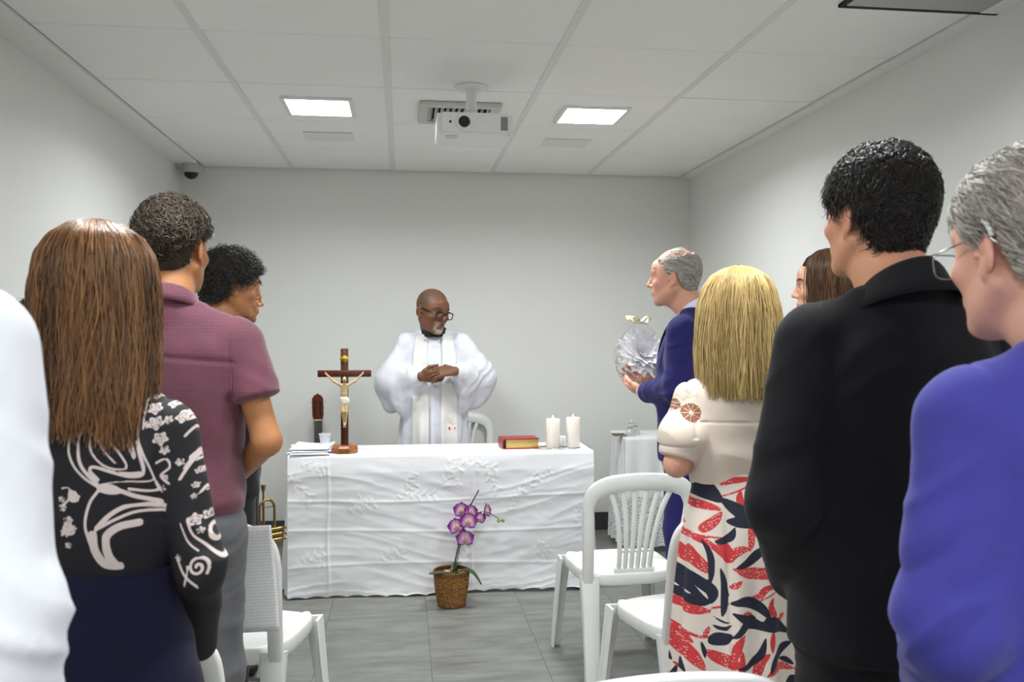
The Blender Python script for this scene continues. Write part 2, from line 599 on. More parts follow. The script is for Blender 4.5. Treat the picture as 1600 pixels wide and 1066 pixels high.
for sx in (-1, 1):
    for sy in (-1, 1):
        MB().tube([(sx * 0.72, sy * 0.13, TZ - 0.04), (sx * 0.74, sy * 0.13, 0.0)], 0.013, 12).build('leg', plain('leg_grey', srgb(120, 120, 122), 0.4, 0.5), table)


def embroider(U, V, motifs):
    """distance-like field of small leaf sprigs: motifs (u, v, size, turn)"""
    E = np.zeros_like(U)
    for (mu, mv, sz, rot, kind) in motifs:
        du, dv = U - mu, V - mv
        m = (np.abs(du) < sz * 1.4) & (np.abs(dv) < sz * 1.4)
        if not m.any():
            continue
        a, b = du[m] / sz, dv[m] / sz
        x = a * math.cos(rot) + b * math.sin(rot)
        y = -a * math.sin(rot) + b * math.cos(rot)
        e = np.zeros_like(x)
        if kind == 'sprig':
            for s in range(7):
                px_, an = -0.8 + s * 0.26, (0.9 if s % 2 else -0.9)
                qx, qy = x - px_, y - 0.12 * math.sin(px_ * 3)
                lx = qx * math.cos(an) + qy * math.sin(an)
                ly = -qx * math.sin(an) + qy * math.cos(an)
                e = np.maximum(e, 1 - ((lx - 0.22) / 0.24) ** 2 - (ly / 0.09) ** 2)
            e = np.maximum(e, 1 - (np.abs(y - 0.12 * np.sin(x * 3)) / 0.035) ** 2 - (x / 1.0) ** 8)
        else:
            r = np.hypot(x, y); th = np.arctan2(y, x)
            e = np.maximum(e, 1 - ((r - 0.45 - 0.25 * np.cos(5 * th)) / 0.10) ** 2)
            e = np.maximum(e, 1 - (r / 0.16) ** 2)
        E[m] = np.maximum(E[m], np.clip(e * 2, 0, 1))
    return E


def grid_faces(nu, nv, off=0):
    i = np.arange(nu * nv).reshape(nv, nu)
    return np.stack([i[:-1, :-1], i[:-1, 1:], i[1:, 1:], i[1:, :-1]], -1).reshape(-1, 4) + off


def front_uv(px, py):
    p = at(px, py, TY0)
    return p.x, p.z


mot = []
for (px, py, sz, rot, k) in ((490, 728, 0.075, -0.5, 'sprig'), (470, 762, 0.10, -1.0, 'sprig'), (505, 735, 0.05, 0.6, 'flower'), (560, 785, 0.06, 0.3, 'flower'),
                             (565, 790, 0.08, 0.1, 'sprig'), (700, 738, 0.10, 1.1, 'sprig'), (722, 725, 0.10, 0.2, 'sprig'), (752, 728, 0.10, -0.4, 'sprig'), (768, 750, 0.08, -1.2, 'sprig'),
                             (710, 758, 0.05, 0, 'flower'), (660, 772, 0.08, -0.2, 'sprig'), (635, 765, 0.07, 0.4, 'sprig'), (640, 748, 0.05, 0.7, 'sprig'), (820, 760, 0.09, 0.5, 'sprig'), (800, 782, 0.06, 0.9, 'sprig'), (846, 738, 0.06, 0, 'sprig'),
                             (488, 860, 0.07, 0.1, 'sprig'), (500, 868, 0.045, 0.5, 'flower'), (612, 856, 0.07, 0.2, 'sprig'), (628, 856, 0.04, 0.2, 'flower'), (728, 852, 0.07, 1.2, 'sprig'), (850, 848, 0.06, -0.9, 'sprig'), (846, 860, 0.045, 0, 'flower'), (900, 800, 0.05, 1, 'sprig')):
    u, v = front_uv(px, py)
    mot.append((u, v, sz, rot, k))

nu = 330
us = np.linspace(TX0 - 0.004, TX1 + 0.004, nu)
# strip: back drape up, over the top, down the front
top_d = TY1 - TY0
NB, NTp, NF = 16, 26, 150
sv = np.concatenate([np.linspace(-0.42, 0, NB)[:-1], np.linspace(0, top_d, NTp)[:-1], np.linspace(top_d, top_d + TZ, NF)])
U, S = np.meshgrid(us, sv)
Yc = np.where(S < 0, TY1 + 0.004, np.where(S < top_d, TY1 - S, TY0 - 0.004))
Zc = np.where(S < 0, TZ + S, np.where(S < top_d, TZ, TZ - (S - top_d)))
Zc = Zc + 0.006
front = S > top_d
drop = np.clip((S - top_d) / TZ, 0, 1)
# rounded front fold
rr = 0.014
ed = np.clip(1 - np.abs(S - top_d) / rr, 0, 1)
Zc -= ed ** 2 * 0.006
Yc += ed ** 2 * 0.006
# creases and soft rumples of a folded cloth
P3 = np.stack([U * 2.6, Zc * 6.0, np.zeros_like(U)], -1)
ru = fbm(P3, 3, 4)
P4 = np.stack([U * 1.6 + 3, Zc * 15 + 1.2 * np.sin(U * 4), np.zeros_like(U) + 4], -1)
ru2 = 1 - np.abs(2 * fbm(P4, 9, 2) - 1)
disp = (ru - 0.5) * 0.020 + (ru2 ** 3 - 0.3) * 0.0036
for xc in (front_uv(513, 800)[0], front_uv(737, 800)[0]):
    disp += 0.006 * np.exp(-((U - xc - 0.004 * np.sin(Zc * 14)) / 0.006) ** 2) - 0.003 * np.exp(-((U - xc) / 0.05) ** 2)
for zc_ in (0.20, 0.36, 0.52):
    disp += 0.0025 * np.exp(-((Zc - zc_ - 0.012 * np.sin(U * 3 + zc_ * 9)) / 0.007) ** 2)
disp += 0.010 * np.sin(U * 7.5 + 1.0) * drop ** 2
Ef = embroider(U, Zc, mot) * front
Yc = Yc - front * np.clip(drop * 8, 0, 1) * (disp + 0.016) - Ef * 0.0022
# creases on the top too
Zc += np.where((S > 0.02) & (S < top_d - 0.02), (ru - 0.5) * 0.004, 0)
# scalloped hem
hem = 0.010 * np.abs(np.sin((U - 0.01) * math.pi / 0.105)) ** 0.8 + 0.010 * np.clip((U + 0.1) / 1.1, 0, 1)
Zc = np.where(front, Zc * (1 - drop ** 6) + (hem + 0.004) * drop ** 6, Zc)
V = np.stack([U, Yc, Zc], -1).reshape(-1, 3)
Q = [grid_faces(nu, len(sv))]
E = [Ef.ravel()]
Vs = [V]
# side drapes (bulging a little)
for sx, X0 in ((-1, TX0 - 0.004), (1, TX1 + 0.004)):
    ys_ = np.linspace(TY0 - 0.004, TY1 + 0.004, 34)
    ts = np.linspace(0, 1, 70)
    Yg, Tg = np.meshgrid(ys_, ts)
    fr = (Yg - TY0) / (TY1 - TY0)
    fr = np.clip(fr, 0, 1)
    bul = np.sin(np.pi * np.clip(fr, 0, 1)) * (0.012 + 0.035 * Tg) + 0.018 * np.sin(fr * 17) * Tg * np.sin(np.pi * fr)
    f0 = np.interp(Tg.ravel(), np.clip((sv - top_d) / TZ, 0, 1)[-NF:], Yc[-NF:, 0 if sx < 0 else -1]).reshape(Tg.shape)
    Yy = Yg + (f0 - (TY0 - 0.004)) * (1 - fr) ** 2
    Zz = (TZ + 0.006) * (1 - Tg) + 0.012 * Tg + 0.008 * np.abs(np.sin(fr * 12)) * Tg ** 6
    Xx = X0 + sx * bul
    off = sum(len(v) for v in Vs)
    Vs.append(np.stack([Xx, Yy, Zz], -1).reshape(-1, 3))
    Q.append(grid_faces(34, 70, off))
    E.append(np.zeros(34 * 70))
me = np_mesh('tablecloth', np.concatenate(Vs), np.concatenate(Q))
set_attr(me, 'embroidery', np.concatenate(E))
cl = link('altar_cloth', me, M_CLOTH)
tag(cl, 'long white embroidered cloth with scalloped hem draped over the altar table', 'tablecloth')

TOP = TZ + 0.0065     # cloth surface

# ------------------------------------------------------------------ signed distance volumes -> meshes
def axis(lo, hi, h, fine=()):
    out = [lo]
    while out[-1] < hi:
        x = out[-1]
        step = h
        for a, b, hf in fine:
            if a - 1e-9 <= x < b:
                step = min(step, hf)
            elif x < a < x + step:
                step = max(a - x, hf)
        out.append(x + step)
    return np.array(out, dtype=np.float32)


def rot_to(d):
    """matrix whose z column is d"""
    d = np.asarray(d, float); d = d / np.linalg.norm(d)
    r = np.array([0, 0, 1.0]) if abs(d[2]) < 0.9 else np.array([0, 1.0, 0])
    u = np.cross(r, d); u /= np.linalg.norm(u)
    return np.stack([u, np.cross(d, u), d], 1)


class Vol:
    def __init__(s, xs, ys, zs):
        s.xs, s.ys, s.zs = xs, ys, zs
        s.D = np.full((len(xs), len(ys), len(zs)), 1.0, np.float32)

    def apply(s, lo, hi, fn, k=0.0, op='add', pad=0.04):
        sl = []
        for A, a, b in ((s.xs, lo[0], hi[0]), (s.ys, lo[1], hi[1]), (s.zs, lo[2], hi[2])):
            i0 = max(int(np.searchsorted(A, a - pad - k)) - 1, 0)
            i1 = min(int(np.searchsorted(A, b + pad + k)) + 1, len(A))
            if i1 <= i0: return s
            sl.append(slice(i0, i1))
        sl = tuple(sl)
        X = s.xs[sl[0]][:, None, None]; Y = s.ys[sl[1]][None, :, None]; Z = s.zs[sl[2]][None, None, :]
        b = fn(X, Y, Z).astype(np.float32)
        a = s.D[sl]
        if op == 'sub':
            b = -b
            if k > 0:
                h = np.clip(0.5 - 0.5 * (b - a) / k, 0, 1)
                s.D[sl] = b * (1 - h) + a * h + k * h * (1 - h)
            else:
                s.D[sl] = np.maximum(a, b)
        else:
            if k > 0:
                h = np.clip(0.5 + 0.5 * (b - a) / k, 0, 1)
                s.D[sl] = b * (1 - h) + a * h - k * h * (1 - h)
            else:
                s.D[sl] = np.minimum(a, b)
        return s

    def seg(s, a, b, ra, rb, k=0.02, op='add'):
        a = np.asarray(a, float); b = np.asarray(b, float)
        ab = b - a; L2 = float(ab @ ab) + 1e-12
        r = max(ra, rb)

        def fn(X, Y, Z):
            x, y, z = X - a[0], Y - a[1], Z - a[2]
            t_ = np.clip((x * ab[0] + y * ab[1] + z * ab[2]) / L2, 0, 1)
            return np.sqrt((x - t_ * ab[0]) ** 2 + (y - t_ * ab[1]) ** 2 + (z - t_ * ab[2]) ** 2) - (ra + (rb - ra) * t_)
        return s.apply(np.minimum(a, b) - r, np.maximum(a, b) + r, fn, k, op)

    def chain(s, pts, rad, k=0.02):
        for i in range(len(pts) - 1):
            s.seg(pts[i], pts[i + 1], rad[i], rad[i + 1], k)
        return s

    def eseg(s, a, b, ea, eb, udir, k=0.02, op='add'):
        """elliptical bar: half axes (along udir, across) at both ends"""
        a = np.asarray(a, float); b = np.asarray(b, float)
        d = b - a; L = np.linalg.norm(d); d = d / L
        u = np.asarray(udir, float); u = u - d * (u @ d); u /= np.linalg.norm(u)
        w = np.cross(d, u)
        r = max(*ea, *eb)

        def fn(X, Y, Z):
            x, y, z = X - a[0], Y - a[1], Z - a[2]
            pt = x * d[0] + y * d[1] + z * d[2]
            t_ = np.clip(pt / L, 0, 1)
            pu = x * u[0] + y * u[1] + z * u[2]
            pw = x * w[0] + y * w[1] + z * w[2]
            A = ea[0] + (eb[0] - ea[0]) * t_; B = ea[1] + (eb[1] - ea[1]) * t_
            m = np.minimum(A, B)
            e = (pt - t_ * L) / m
            return (np.sqrt((pu / A) ** 2 + (pw / B) ** 2 + e ** 2) - 1) * m
        return s.apply(np.minimum(a, b) - r, np.maximum(a, b) + r, fn, k, op)

    def ell(s, c, r, R=None, k=0.02, op='add'):
        c = np.asarray(c, float); r = np.asarray(r, float)
        M = np.eye(3) if R is None else np.asarray(R, float)
        m = r.max()

        def fn(X, Y, Z):
            x, y, z = X - c[0], Y - c[1], Z - c[2]
            q = [(x * M[0, i] + y * M[1, i] + z * M[2, i]) / r[i] for i in range(3)]
            k0 = np.sqrt(q[0] ** 2 + q[1] ** 2 + q[2] ** 2)
            k1 = np.sqrt((q[0] / r[0]) ** 2 + (q[1] / r[1]) ** 2 + (q[2] / r[2]) ** 2) + 1e-9
            return k0 * (k0 - 1) / k1
        return s.apply(c - m, c + m, fn, k, op)

    def loft(s, st, n=2.3, k=0.02, op='add', tilt=0.0):
        """stations (z, cx, cy, a, b_front, b_back)"""
        A = np.array(st, float)
        A = A[np.argsort(A[:, 0])]
        z0, z1 = A[0, 0], A[-1, 0]
        # smooth resample
        zz = np.linspace(z0, z1, 160)
        T = [np.interp(zz, A[:, 0], A[:, i]) for i in range(1, 6)]
        ker = np.ones(13) / 13
        T = [np.convolve(np.pad(q, 6, mode='edge'), ker, 'valid') for q in T]
        am = A[:, 3].max(); bm_ = max(A[:, 4].max(), A[:, 5].max())
        lo = (A[:, 1].min() - am, A[:, 2].min() - bm_, z0); hi = (A[:, 1].max() + am, A[:, 2].max() + bm_, z1)

        def fn(X, Y, Z):
            zs_ = np.clip(Z, z0, z1)
            cx_, cy_, a_, bf, bb = [np.interp(zs_.ravel(), zz, q).reshape(Z.shape) for q in T]
            x = np.abs(X - cx_) / a_
            yy = Y - cy_
            y_ = np.where(yy > 0, yy / bf, -yy / bb)
            m = np.minimum(a_, np.minimum(bf, bb))
            d = ((x ** n + y_ ** n) ** (1.0 / n) - 1) * m
            dz = np.abs(Z - (z0 + z1) / 2) - (z1 - z0) / 2
            return np.maximum(d, dz)
        return s.apply(lo, hi, fn, k, op)

    def cut(s, p, n_):
        """remove everything on the side the normal points to"""
        n_ = np.asarray(n_, float) / np.linalg.norm(n_)
        d = ((s.xs - p[0]) * n_[0])[:, None, None] + ((s.ys - p[1]) * n_[1])[None, :, None] + ((s.zs - p[2]) * n_[2])[None, None, :]
        s.D = np.maximum(s.D, d.astype(np.float32))
        return s

    def mesh(s, smooth=0):
        D = s.D
        S = D < 0
        c = S[:-1, :-1, :-1].astype(np.int8)
        cnt = c.copy()
        for dx in (0, 1):
            for dy in (0, 1):
                for dz in (0, 1):
                    if dx + dy + dz:
                        cnt += S[dx:S.shape[0] - 1 + dx, dy:S.shape[1] - 1 + dy, dz:S.shape[2] - 1 + dz]
        act = np.argwhere((cnt > 0) & (cnt < 8))
        idx = np.full(c.shape, -1, np.int32)
        idx[act[:, 0], act[:, 1], act[:, 2]] = np.arange(len(act))
        i, j, k = act.T
        cor = {}
        for dx in (0, 1):
            for dy in (0, 1):
                for dz in (0, 1):
                    cor[dx, dy, dz] = D[i + dx, j + dy, k + dz]
        acc = np.zeros((len(act), 3)); num = np.zeros(len(act))
        keys = list(cor)
        for a in keys:
            for b in keys:
                if sum(abs(a[q] - b[q]) for q in range(3)) == 1 and sum(a) < sum(b):
                    va, vb = cor[a], cor[b]
                    m = (va < 0) != (vb < 0)
                    t_ = np.where(m, va / np.where(m, va - vb, 1), 0)
                    for q in range(3):
                        acc[:, q] += m * (a[q] + (b[q] - a[q]) * t_)
                    num += m
        fr = acc / num[:, None]
        P = np.stack([s.xs[i] + fr[:, 0] * (s.xs[i + 1] - s.xs[i]), s.ys[j] + fr[:, 1] * (s.ys[j + 1] - s.ys[j]), s.zs[k] + fr[:, 2] * (s.zs[k + 1] - s.zs[k])], 1)
        quads = []
        # x edges
        e = np.argwhere(S[:-1, 1:-1, 1:-1] != S[1:, 1:-1, 1:-1]); a, b, c_ = e[:, 0], e[:, 1] + 1, e[:, 2] + 1
        q = np.stack([idx[a, b - 1, c_ - 1], idx[a, b, c_ - 1], idx[a, b, c_], idx[a, b - 1, c_]], 1)
        fl = ~S[a, b, c_]; q[fl] = q[fl][:, ::-1]; quads.append(q)
        e = np.argwhere(S[1:-1, :-1, 1:-1] != S[1:-1, 1:, 1:-1]); a, b, c_ = e[:, 0] + 1, e[:, 1], e[:, 2] + 1
        q = np.stack([idx[a - 1, b, c_ - 1], idx[a - 1, b, c_], idx[a, b, c_], idx[a, b, c_ - 1]], 1)
        fl = ~S[a, b, c_]; q[fl] = q[fl][:, ::-1]; quads.append(q)
        e = np.argwhere(S[1:-1, 1:-1, :-1] != S[1:-1, 1:-1, 1:]); a, b, c_ = e[:, 0] + 1, e[:, 1] + 1, e[:, 2]
        q = np.stack([idx[a - 1, b - 1, c_], idx[a, b - 1, c_], idx[a, b, c_], idx[a - 1, b, c_]], 1)
        fl = ~S[a, b, c_]; q[fl] = q[fl][:, ::-1]; quads.append(q)
        Q = np.concatenate(quads)
        Q = Q[(Q >= 0).all(1)]
        for _ in range(smooth):
            P = relax(P, Q, 0.5)
        return P, Q


def relax(P, Q, f=0.5):
    e = np.concatenate([Q[:, [0, 1]], Q[:, [1, 2]], Q[:, [2, 3]], Q[:, [3, 0]]])
    e = np.concatenate([e, e[:, ::-1]])
    n = len(P)
    cnt = np.bincount(e[:, 0], minlength=n) + 1e-9
    av = np.stack([np.bincount(e[:, 0], P[e[:, 1], q], minlength=n) for q in range(3)], 1) / cnt[:, None]
    return P + (av - P) * f


def normals(P, Q):
    fn = np.cross(P[Q[:, 2]] - P[Q[:, 0]], P[Q[:, 3]] - P[Q[:, 1]])
    N = np.zeros_like(P)
    for q in range(3):
        for c in range(4):
            N[:, q] += np.bincount(Q[:, c], fn[:, q], minlength=len(P))
    return N / (np.linalg.norm(N, axis=1, keepdims=True) + 1e-12)


def uvol(lo, hi, h):
    return Vol(*[axis(lo[i], hi[i], h) for i in range(3)])

# ------------------------------------------------------------------ crucifix
M_WOOD = None
t = NT('dark_polished_wood')
w = t.noise(1, 5, None, (30, 30, 4))
t.p(Base_Color=t.mix(t.ramp(w, 0, 1, 0.3, 0.7), srgb(52, 24, 14), srgb(98, 48, 26)), Roughness=0.3)
M_WOOD = t.m
t = NT('honey_wood')
w = t.noise(1, 5, None, (8, 30, 60))
t.p(Base_Color=t.mix(t.ramp(w, 0, 1, 0.3, 0.7), srgb(110, 58, 22), srgb(178, 108, 48)), Roughness=0.28)
M_WOOD2 = t.m
cr = tag(empty('crucifix', (-0.318, 4.755, TOP), 0.0), 'dark wooden standing crucifix with a painted figure and gold plaque', 'crucifix')
MB().lathe([(0.0, 0.0), (0.073, 0.0), (0.075, 0.006), (0.075, 0.030), (0.068, 0.036), (0.060, 0.042), (0.0, 0.044)], (0, 0, 0), 8, Matrix.Rotation(math.radians(22.5), 3, 'Z')).build('base', M_WOOD2, cr, sharp=25)
MB().box((0, 0, 0.30), (0.040, 0.024, 0.525), bevel=0.003).build('post', M_WOOD, cr, sharp=30)
MB().box((0, -0.001, 0.427), (0.285, 0.026, 0.036), bevel=0.003).build('crossbar', M_WOOD, cr, sharp=30)
gold = plain('gold_metal', srgb(224, 178, 70), 0.3, 0.85)
pl = MB().lathe([(0.0, 0.0), (0.017, 0.0), (0.020, 0.003), (0.014, 0.006), (0, 0.007)], (0.001, -0.012, 0.506), 12, RX)
pl.box((0.0, -0.017, 0.506), (0.046, 0.004, 0.014), bevel=0.002)
plq = pl.build('plaque', gold, cr)
fc = bpy.data.curves.new('inscription', 'FONT'); fc.body = 'INRI'; fc.size = 0.012; fc.align_x = 'CENTER'; fc.extrude = 0.0004
fo = bpy.data.objects.new('tmp_text', fc); COL.objects.link(fo)
dg = bpy.context.evaluated_depsgraph_get()
tme = bpy.data.meshes.new_from_object(fo.evaluated_get(dg)); bpy.data.objects.remove(fo)
ins = link('inscription', tme, None, plq, smooth=False); tme.materials.clear(); tme.materials.append(plain('inscription_dark', srgb(70, 44, 16), 0.6))
ins.location = (0, -0.0196, 0.502); ins.rotation_euler = (math.pi / 2, 0, 0)
# figure: one continuous small body
v = uvol((-0.13, -0.06, 0.13), (0.13, 0.0, 0.44), 0.003)
yb = -0.028
v.eseg((0, yb, 0.365), (0, yb, 0.318), (0.022, 0.012), (0.0155, 0.011), (1, 0, 0), 0.006)
v.eseg((0, yb, 0.318), (0.002, yb, 0.285), (0.0155, 0.011), (0.019, 0.012), (1, 0, 0), 0.006)
v.seg((0, yb, 0.368), (0.002, yb - 0.004, 0.385), 0.007, 0.007, 0.005)
v.ell((0.002, yb - 0.008, 0.396), (0.0115, 0.0125, 0.016), None, 0.004)
for s in (-1, 1):
    v.chain([(s * 0.020, yb, 0.366), (s * 0.055, yb + 0.004, 0.386), (s * 0.094, yb + 0.010, 0.424)], (0.0085, 0.0068, 0.005), 0.006)
    v.ell((s * 0.099, yb + 0.010, 0.430), (0.006, 0.004, 0.008), None, 0.004)
    v.chain([(s * 0.010, yb, 0.283), (s * 0.009 + 0.002, yb - 0.014, 0.225), (s * 0.004 + 0.002, yb + 0.002, 0.168)], (0.0125, 0.0092, 0.0062), 0.005)
    v.seg((s * 0.004 + 0.002, yb + 0.002, 0.168), (s * 0.003 + 0.002, yb - 0.008, 0.150), 0.006, 0.005, 0.004)
P, Q = v.mesh(1)
me = np_mesh('figure', P, Q)
link('figure', me, plain('painted_plaster', srgb(206, 176, 128), 0.5, noise=60, vary=0.14), cr)
v = uvol((-0.05, -0.07, 0.24), (0.05, 0.0, 0.32), 0.003)
v.loft([(0.262, 0.001, yb, 0.021, 0.016, 0.018), (0.285, 0.001, yb, 0.024, 0.016, 0.018), (0.303, 0, yb, 0.021, 0.014, 0.016)], 2.2, 0.004)
v.ell((0.020, yb - 0.010, 0.280), (0.008, 0.006, 0.020), None, 0.004)
P, Q = v.mesh(1)
P += normals(P, Q) * ((fbm(P * 120, 2) - 0.5) * 0.004)[:, None]
link('loincloth', np_mesh('loincloth', P, Q), plain('loincloth_white', srgb(236, 230, 214), 0.6), cr)
v = uvol((-0.02, -0.055, 0.385), (0.025, -0.01, 0.42), 0.0022)
v.ell((0.002, yb - 0.002, 0.401), (0.0128, 0.011, 0.014), None, 0.003)
v.ell((0.002, yb - 0.016, 0.388), (0.007, 0.005, 0.007), None, 0.002)
P, Q = v.mesh(1)
link('hair_and_beard', np_mesh('hair_and_beard', P, Q), plain('figure_hair', srgb(74, 44, 26), 0.6), cr)
MB().tube([(-0.008, -0.02, 0.140), (0.010, -0.02, 0.140)], 0.004, 8).build('foot_rest', plain('pale_metal', srgb(190, 180, 160), 0.4, 0.4), cr)

# ------------------------------------------------------------------ book
bk = tag(empty('book', (0.645, 4.845, TOP), math.radians(4)), 'thick closed book with red cover and gilt page edges beside the candles', 'book')
M_RED = plain('red_leather', srgb(150, 38, 44), 0.42, bump=(300, 0.2, 0.002), vary=0.08, noise=20)
t = NT('gilt_pages')
w = t.noise(1, 3, None, (3, 3, 500))
t.p(Base_Color=t.mix(w, srgb(190, 150, 70), srgb(238, 212, 140)), Roughness=0.4, Metallic=0.25)
M_GILT = t.m
BW, BD, BT = 0.200, 0.150, 0.058
MB().box((0.004, 0.0, BT / 2), (BW - 0.016, BD - 0.012, BT - 0.010), bevel=0.002).build('page_block', M_GILT, bk, sharp=30)
cvr = MB()
cvr.box((0, 0, 0.003), (BW, BD, 0.005), bevel=0.002)
cvr.box((0, 0, BT - 0.003), (BW, BD, 0.005), bevel=0.002)
cvr.build('cover', M_RED, bk, sharp=30)
sp = MB()
pts = [(-BW / 2 + 0.003 - 0.010 * math.sin(a), 0, BT / 2 - (BT / 2 - 0.002) * math.cos(a)) for a in np.linspace(0, math.pi, 11)]
sp.band(pts, (0, 1, 0), BD, 0.004)
sp.build('spine', M_RED, bk)
MB().tube([(BW / 2 - 0.02, -BD / 2 + 0.004, 0.02), (BW / 2 + 0.0, -BD / 2 - 0.004, 0.012), (BW / 2 + 0.012, -BD / 2 - 0.002, 0.004)], 0.0018, 6).build('ribbon', plain('ribbon_gold', srgb(210, 180, 90), 0.5), bk)

# ------------------------------------------------------------------ candles
t = NT('candle_wax')
t.p(Base_Color=srgb(250, 240, 230), Roughness=0.45, Subsurface_Weight=0.35, Subsurface_Radius=(0.016, 0.009, 0.006), Subsurface_Scale=1.0)
M_WAX = t.m
t = NT('candle_flame')
t.p(Base_Color=(1, 0.8, 0.4), Emission_Color=(1.0, 0.72, 0.36, 1), Emission_Strength=18.0)
M_FLAME = t.m
plate = tag(empty('candle_plate', (0.845, 4.80, TOP)), 'clear glass plate under the two candles on the altar', 'plate')
t = NT('clear_glass')
t.p(Base_Color=(0.98, 0.99, 0.99), Roughness=0.03, Transmission_Weight=1.0, IOR=1.45)
M_GLASS = t.m
MB().lathe([(0.0, 0.0), (0.135, 0.0), (0.142, 0.005), (0.139, 0.007), (0.130, 0.003), (0.0, 0.003)], (0, 0, 0), 48).build('glass_dish', M_GLASS, plate).scale = (1, 0.65, 1)
for k, (px, nm) in enumerate(((863.5, 'lit white pillar candle next to the red book'), (895, 'lit white pillar candle nearest the right end of the altar'))):
    x = at(px, 700, 4.80).x
    cn = tag(empty('pillar_candle', (x, 4.79, TOP + 0.0035)), nm, 'candle', 'altar candles')
    hgt = 0.160 + 0.006 * k
    MB().lathe([(0.0, 0.0), (0.037, 0.0), (0.0385, 0.004), (0.0385, hgt - 0.004), (0.0365, hgt), (0.032, hgt - 0.002), (0.028, hgt - 0.012), (0.010, hgt - 0.016), (0.0, hgt - 0.016)], (0, 0, 0), 40).build('wax_body', M_WAX, cn)
    MB().tube([(0, 0, hgt - 0.018), (0.0006, 0, hgt - 0.004)], 0.0011, 6).build('wick', plain('wick_black', srgb(20, 16, 14), 0.9), cn)
    MB().lathe([(0.0, hgt - 0.007), (0.0036, hgt - 0.003), (0.0046, hgt + 0.002), (0.0034, hgt + 0.010), (0.0014, hgt + 0.017), (0.0, hgt + 0.021)], (0, 0, 0), 12).build('flame', M_FLAME, cn)
    ld = bpy.data.lights.new('flame_light', 'POINT'); ld.energy = 0.35; ld.color = (1.0, 0.62, 0.30); ld.shadow_soft_size = 0.005
    lo = bpy.data.objects.new('flame_light', ld); COL.objects.link(lo); lo.parent = cn; lo.location = (0, 0, hgt + 0.012)
mb_ = tag(MB().box((0, 0, 0.027), (0.045, 0.03, 0.054), bevel=0.004).build('small_white_box', plain('box_white', srgb(240, 240, 240), 0.5), None, sharp=30), 'small white box standing between and behind the two candles', 'box')
mb_.location = (at(880, 695, 4.86).x, 4.90, TOP)

# ------------------------------------------------------------------ loose papers and plastic cup
t = NT('printed_paper')
uvz = t.n('ShaderNodeSeparateXYZ', {0: t.obj()})
ln = t.math('LESS_THAN', t.math('FRACT', t.math('MULTIPLY', uvz.outputs[1], 110.0)), 0.35)
wd = t.math('GREATER_THAN', t.noise(1, 2, None, (160, 110, 1)), 0.44)
mg = t.math('LESS_THAN', t.math('ABSOLUTE', uvz.outputs[0]), 0.082)
mk = t.math('MULTIPLY', t.math('MULTIPLY', ln, wd), mg)
t.p(Base_Color=t.mix(t.math('MULTIPLY', mk, 0.2), srgb(250, 250, 252), srgb(90, 90, 98)), Roughness=0.7)
M_PAPER = t.m
M_BLANK = plain('white_paper', srgb(240, 241, 247), 0.7)


def sheet(name, loc, rot, curl, mat, w=0.21, l=0.297, seed=1):
    n1, n2 = 14, 18
    u, v_ = np.meshgrid(np.linspace(-w / 2, w / 2, n1), np.linspace(-l / 2, l / 2, n2))
    z = curl * (u / w * 2) ** 2 * (0.6 + v_ / l) + 0.004 * np.sin(v_ * 18 + seed) * (u / w + 0.5) * (abs(curl) > 0)
    top = np.stack([u, v_, z - z.min()], -1).reshape(-1, 3)
    P_ = np.concatenate([top, top - np.array([0, 0, 0.0006])])
    i = np.arange(n1 * n2).reshape(n2, n1)
    q = grid_faces(n1, n2)
    q2 = q[:, ::-1] + n1 * n2
    N_ = n1 * n2
    ring = np.concatenate([i[0, :], i[1:, -1], i[-1, -2::-1], i[-2:0:-1, 0]])
    rs = np.stack([ring, np.roll(ring, -1), np.roll(ring, -1) + N_, ring + N_], 1)[:, ::-1]
    me_ = np_mesh(name, P_, np.concatenate([q, q2, rs]))
    ob_ = link(name, me_, mat)
    ob_.location = loc
    ob_.rotation_euler = rot
    return ob_


px_list = [((-0.502, 4.815, TOP + 0.001), 3, 0.002), ((-0.502, 4.835, TOP + 0.0050), -5, 0.004), ((-0.508, 4.860, TOP + 0.011), 8, 0.006), ((-0.500, 4.88, TOP + 0.019), -3, 0.008)]
plabels = ['lowest loose paper sheet of the pile on the left altar corner', 'second loose paper sheet from the bottom of the left altar pile',
           'third loose paper sheet from the bottom of the left altar pile', 'topmost curled paper sheet of the pile on the left altar corner']
for k, (lc, a, cu) in enumerate(px_list):
    tag(sheet('paper_sheet', lc, (0, 0, math.radians(a)), cu, M_BLANK, seed=k), plabels[k], 'paper', 'loose papers on the altar')
t = NT('thin_clear_plastic')
tr = t.n('ShaderNodeBsdfTransparent', {0: (0.94, 0.95, 0.97, 1)})
mx = t.n('ShaderNodeMixShader', {0: 0.28})
t.p(Base_Color=(0.9, 0.92, 0.95), Roughness=0.15)
t.t.links.new(tr.outputs[0], mx.inputs[1]); t.t.links.new(t.b.outputs[0], mx.inputs[2]); t.t.links.new(mx.outputs[0], t.out.inputs[0])
M_CLEAR = t.m
pc = at(508, 697, 4.97)
cup = tag(empty('plastic_cup', (pc.x - 0.002, 4.985, TOP)), 'clear disposable plastic cup behind the crucifix', 'cup')
MB().lathe([(0.0, 0.001), (0.024, 0.001), (0.033, 0.072), (0.0355, 0.074), (0.0355, 0.076), (0.032, 0.075), (0.023, 0.003), (0, 0.003)], (0, 0, 0), 28).build('cup_wall', M_CLEAR, cup)
MB().tube([(0.0345 * math.cos(a), 0.0345 * math.sin(a), 0.0755) for a in np.linspace(0, 2 * math.pi, 29)], 0.0013, 6).build('rim', plain('cup_rim', srgb(230, 232, 236), 0.3), cup)

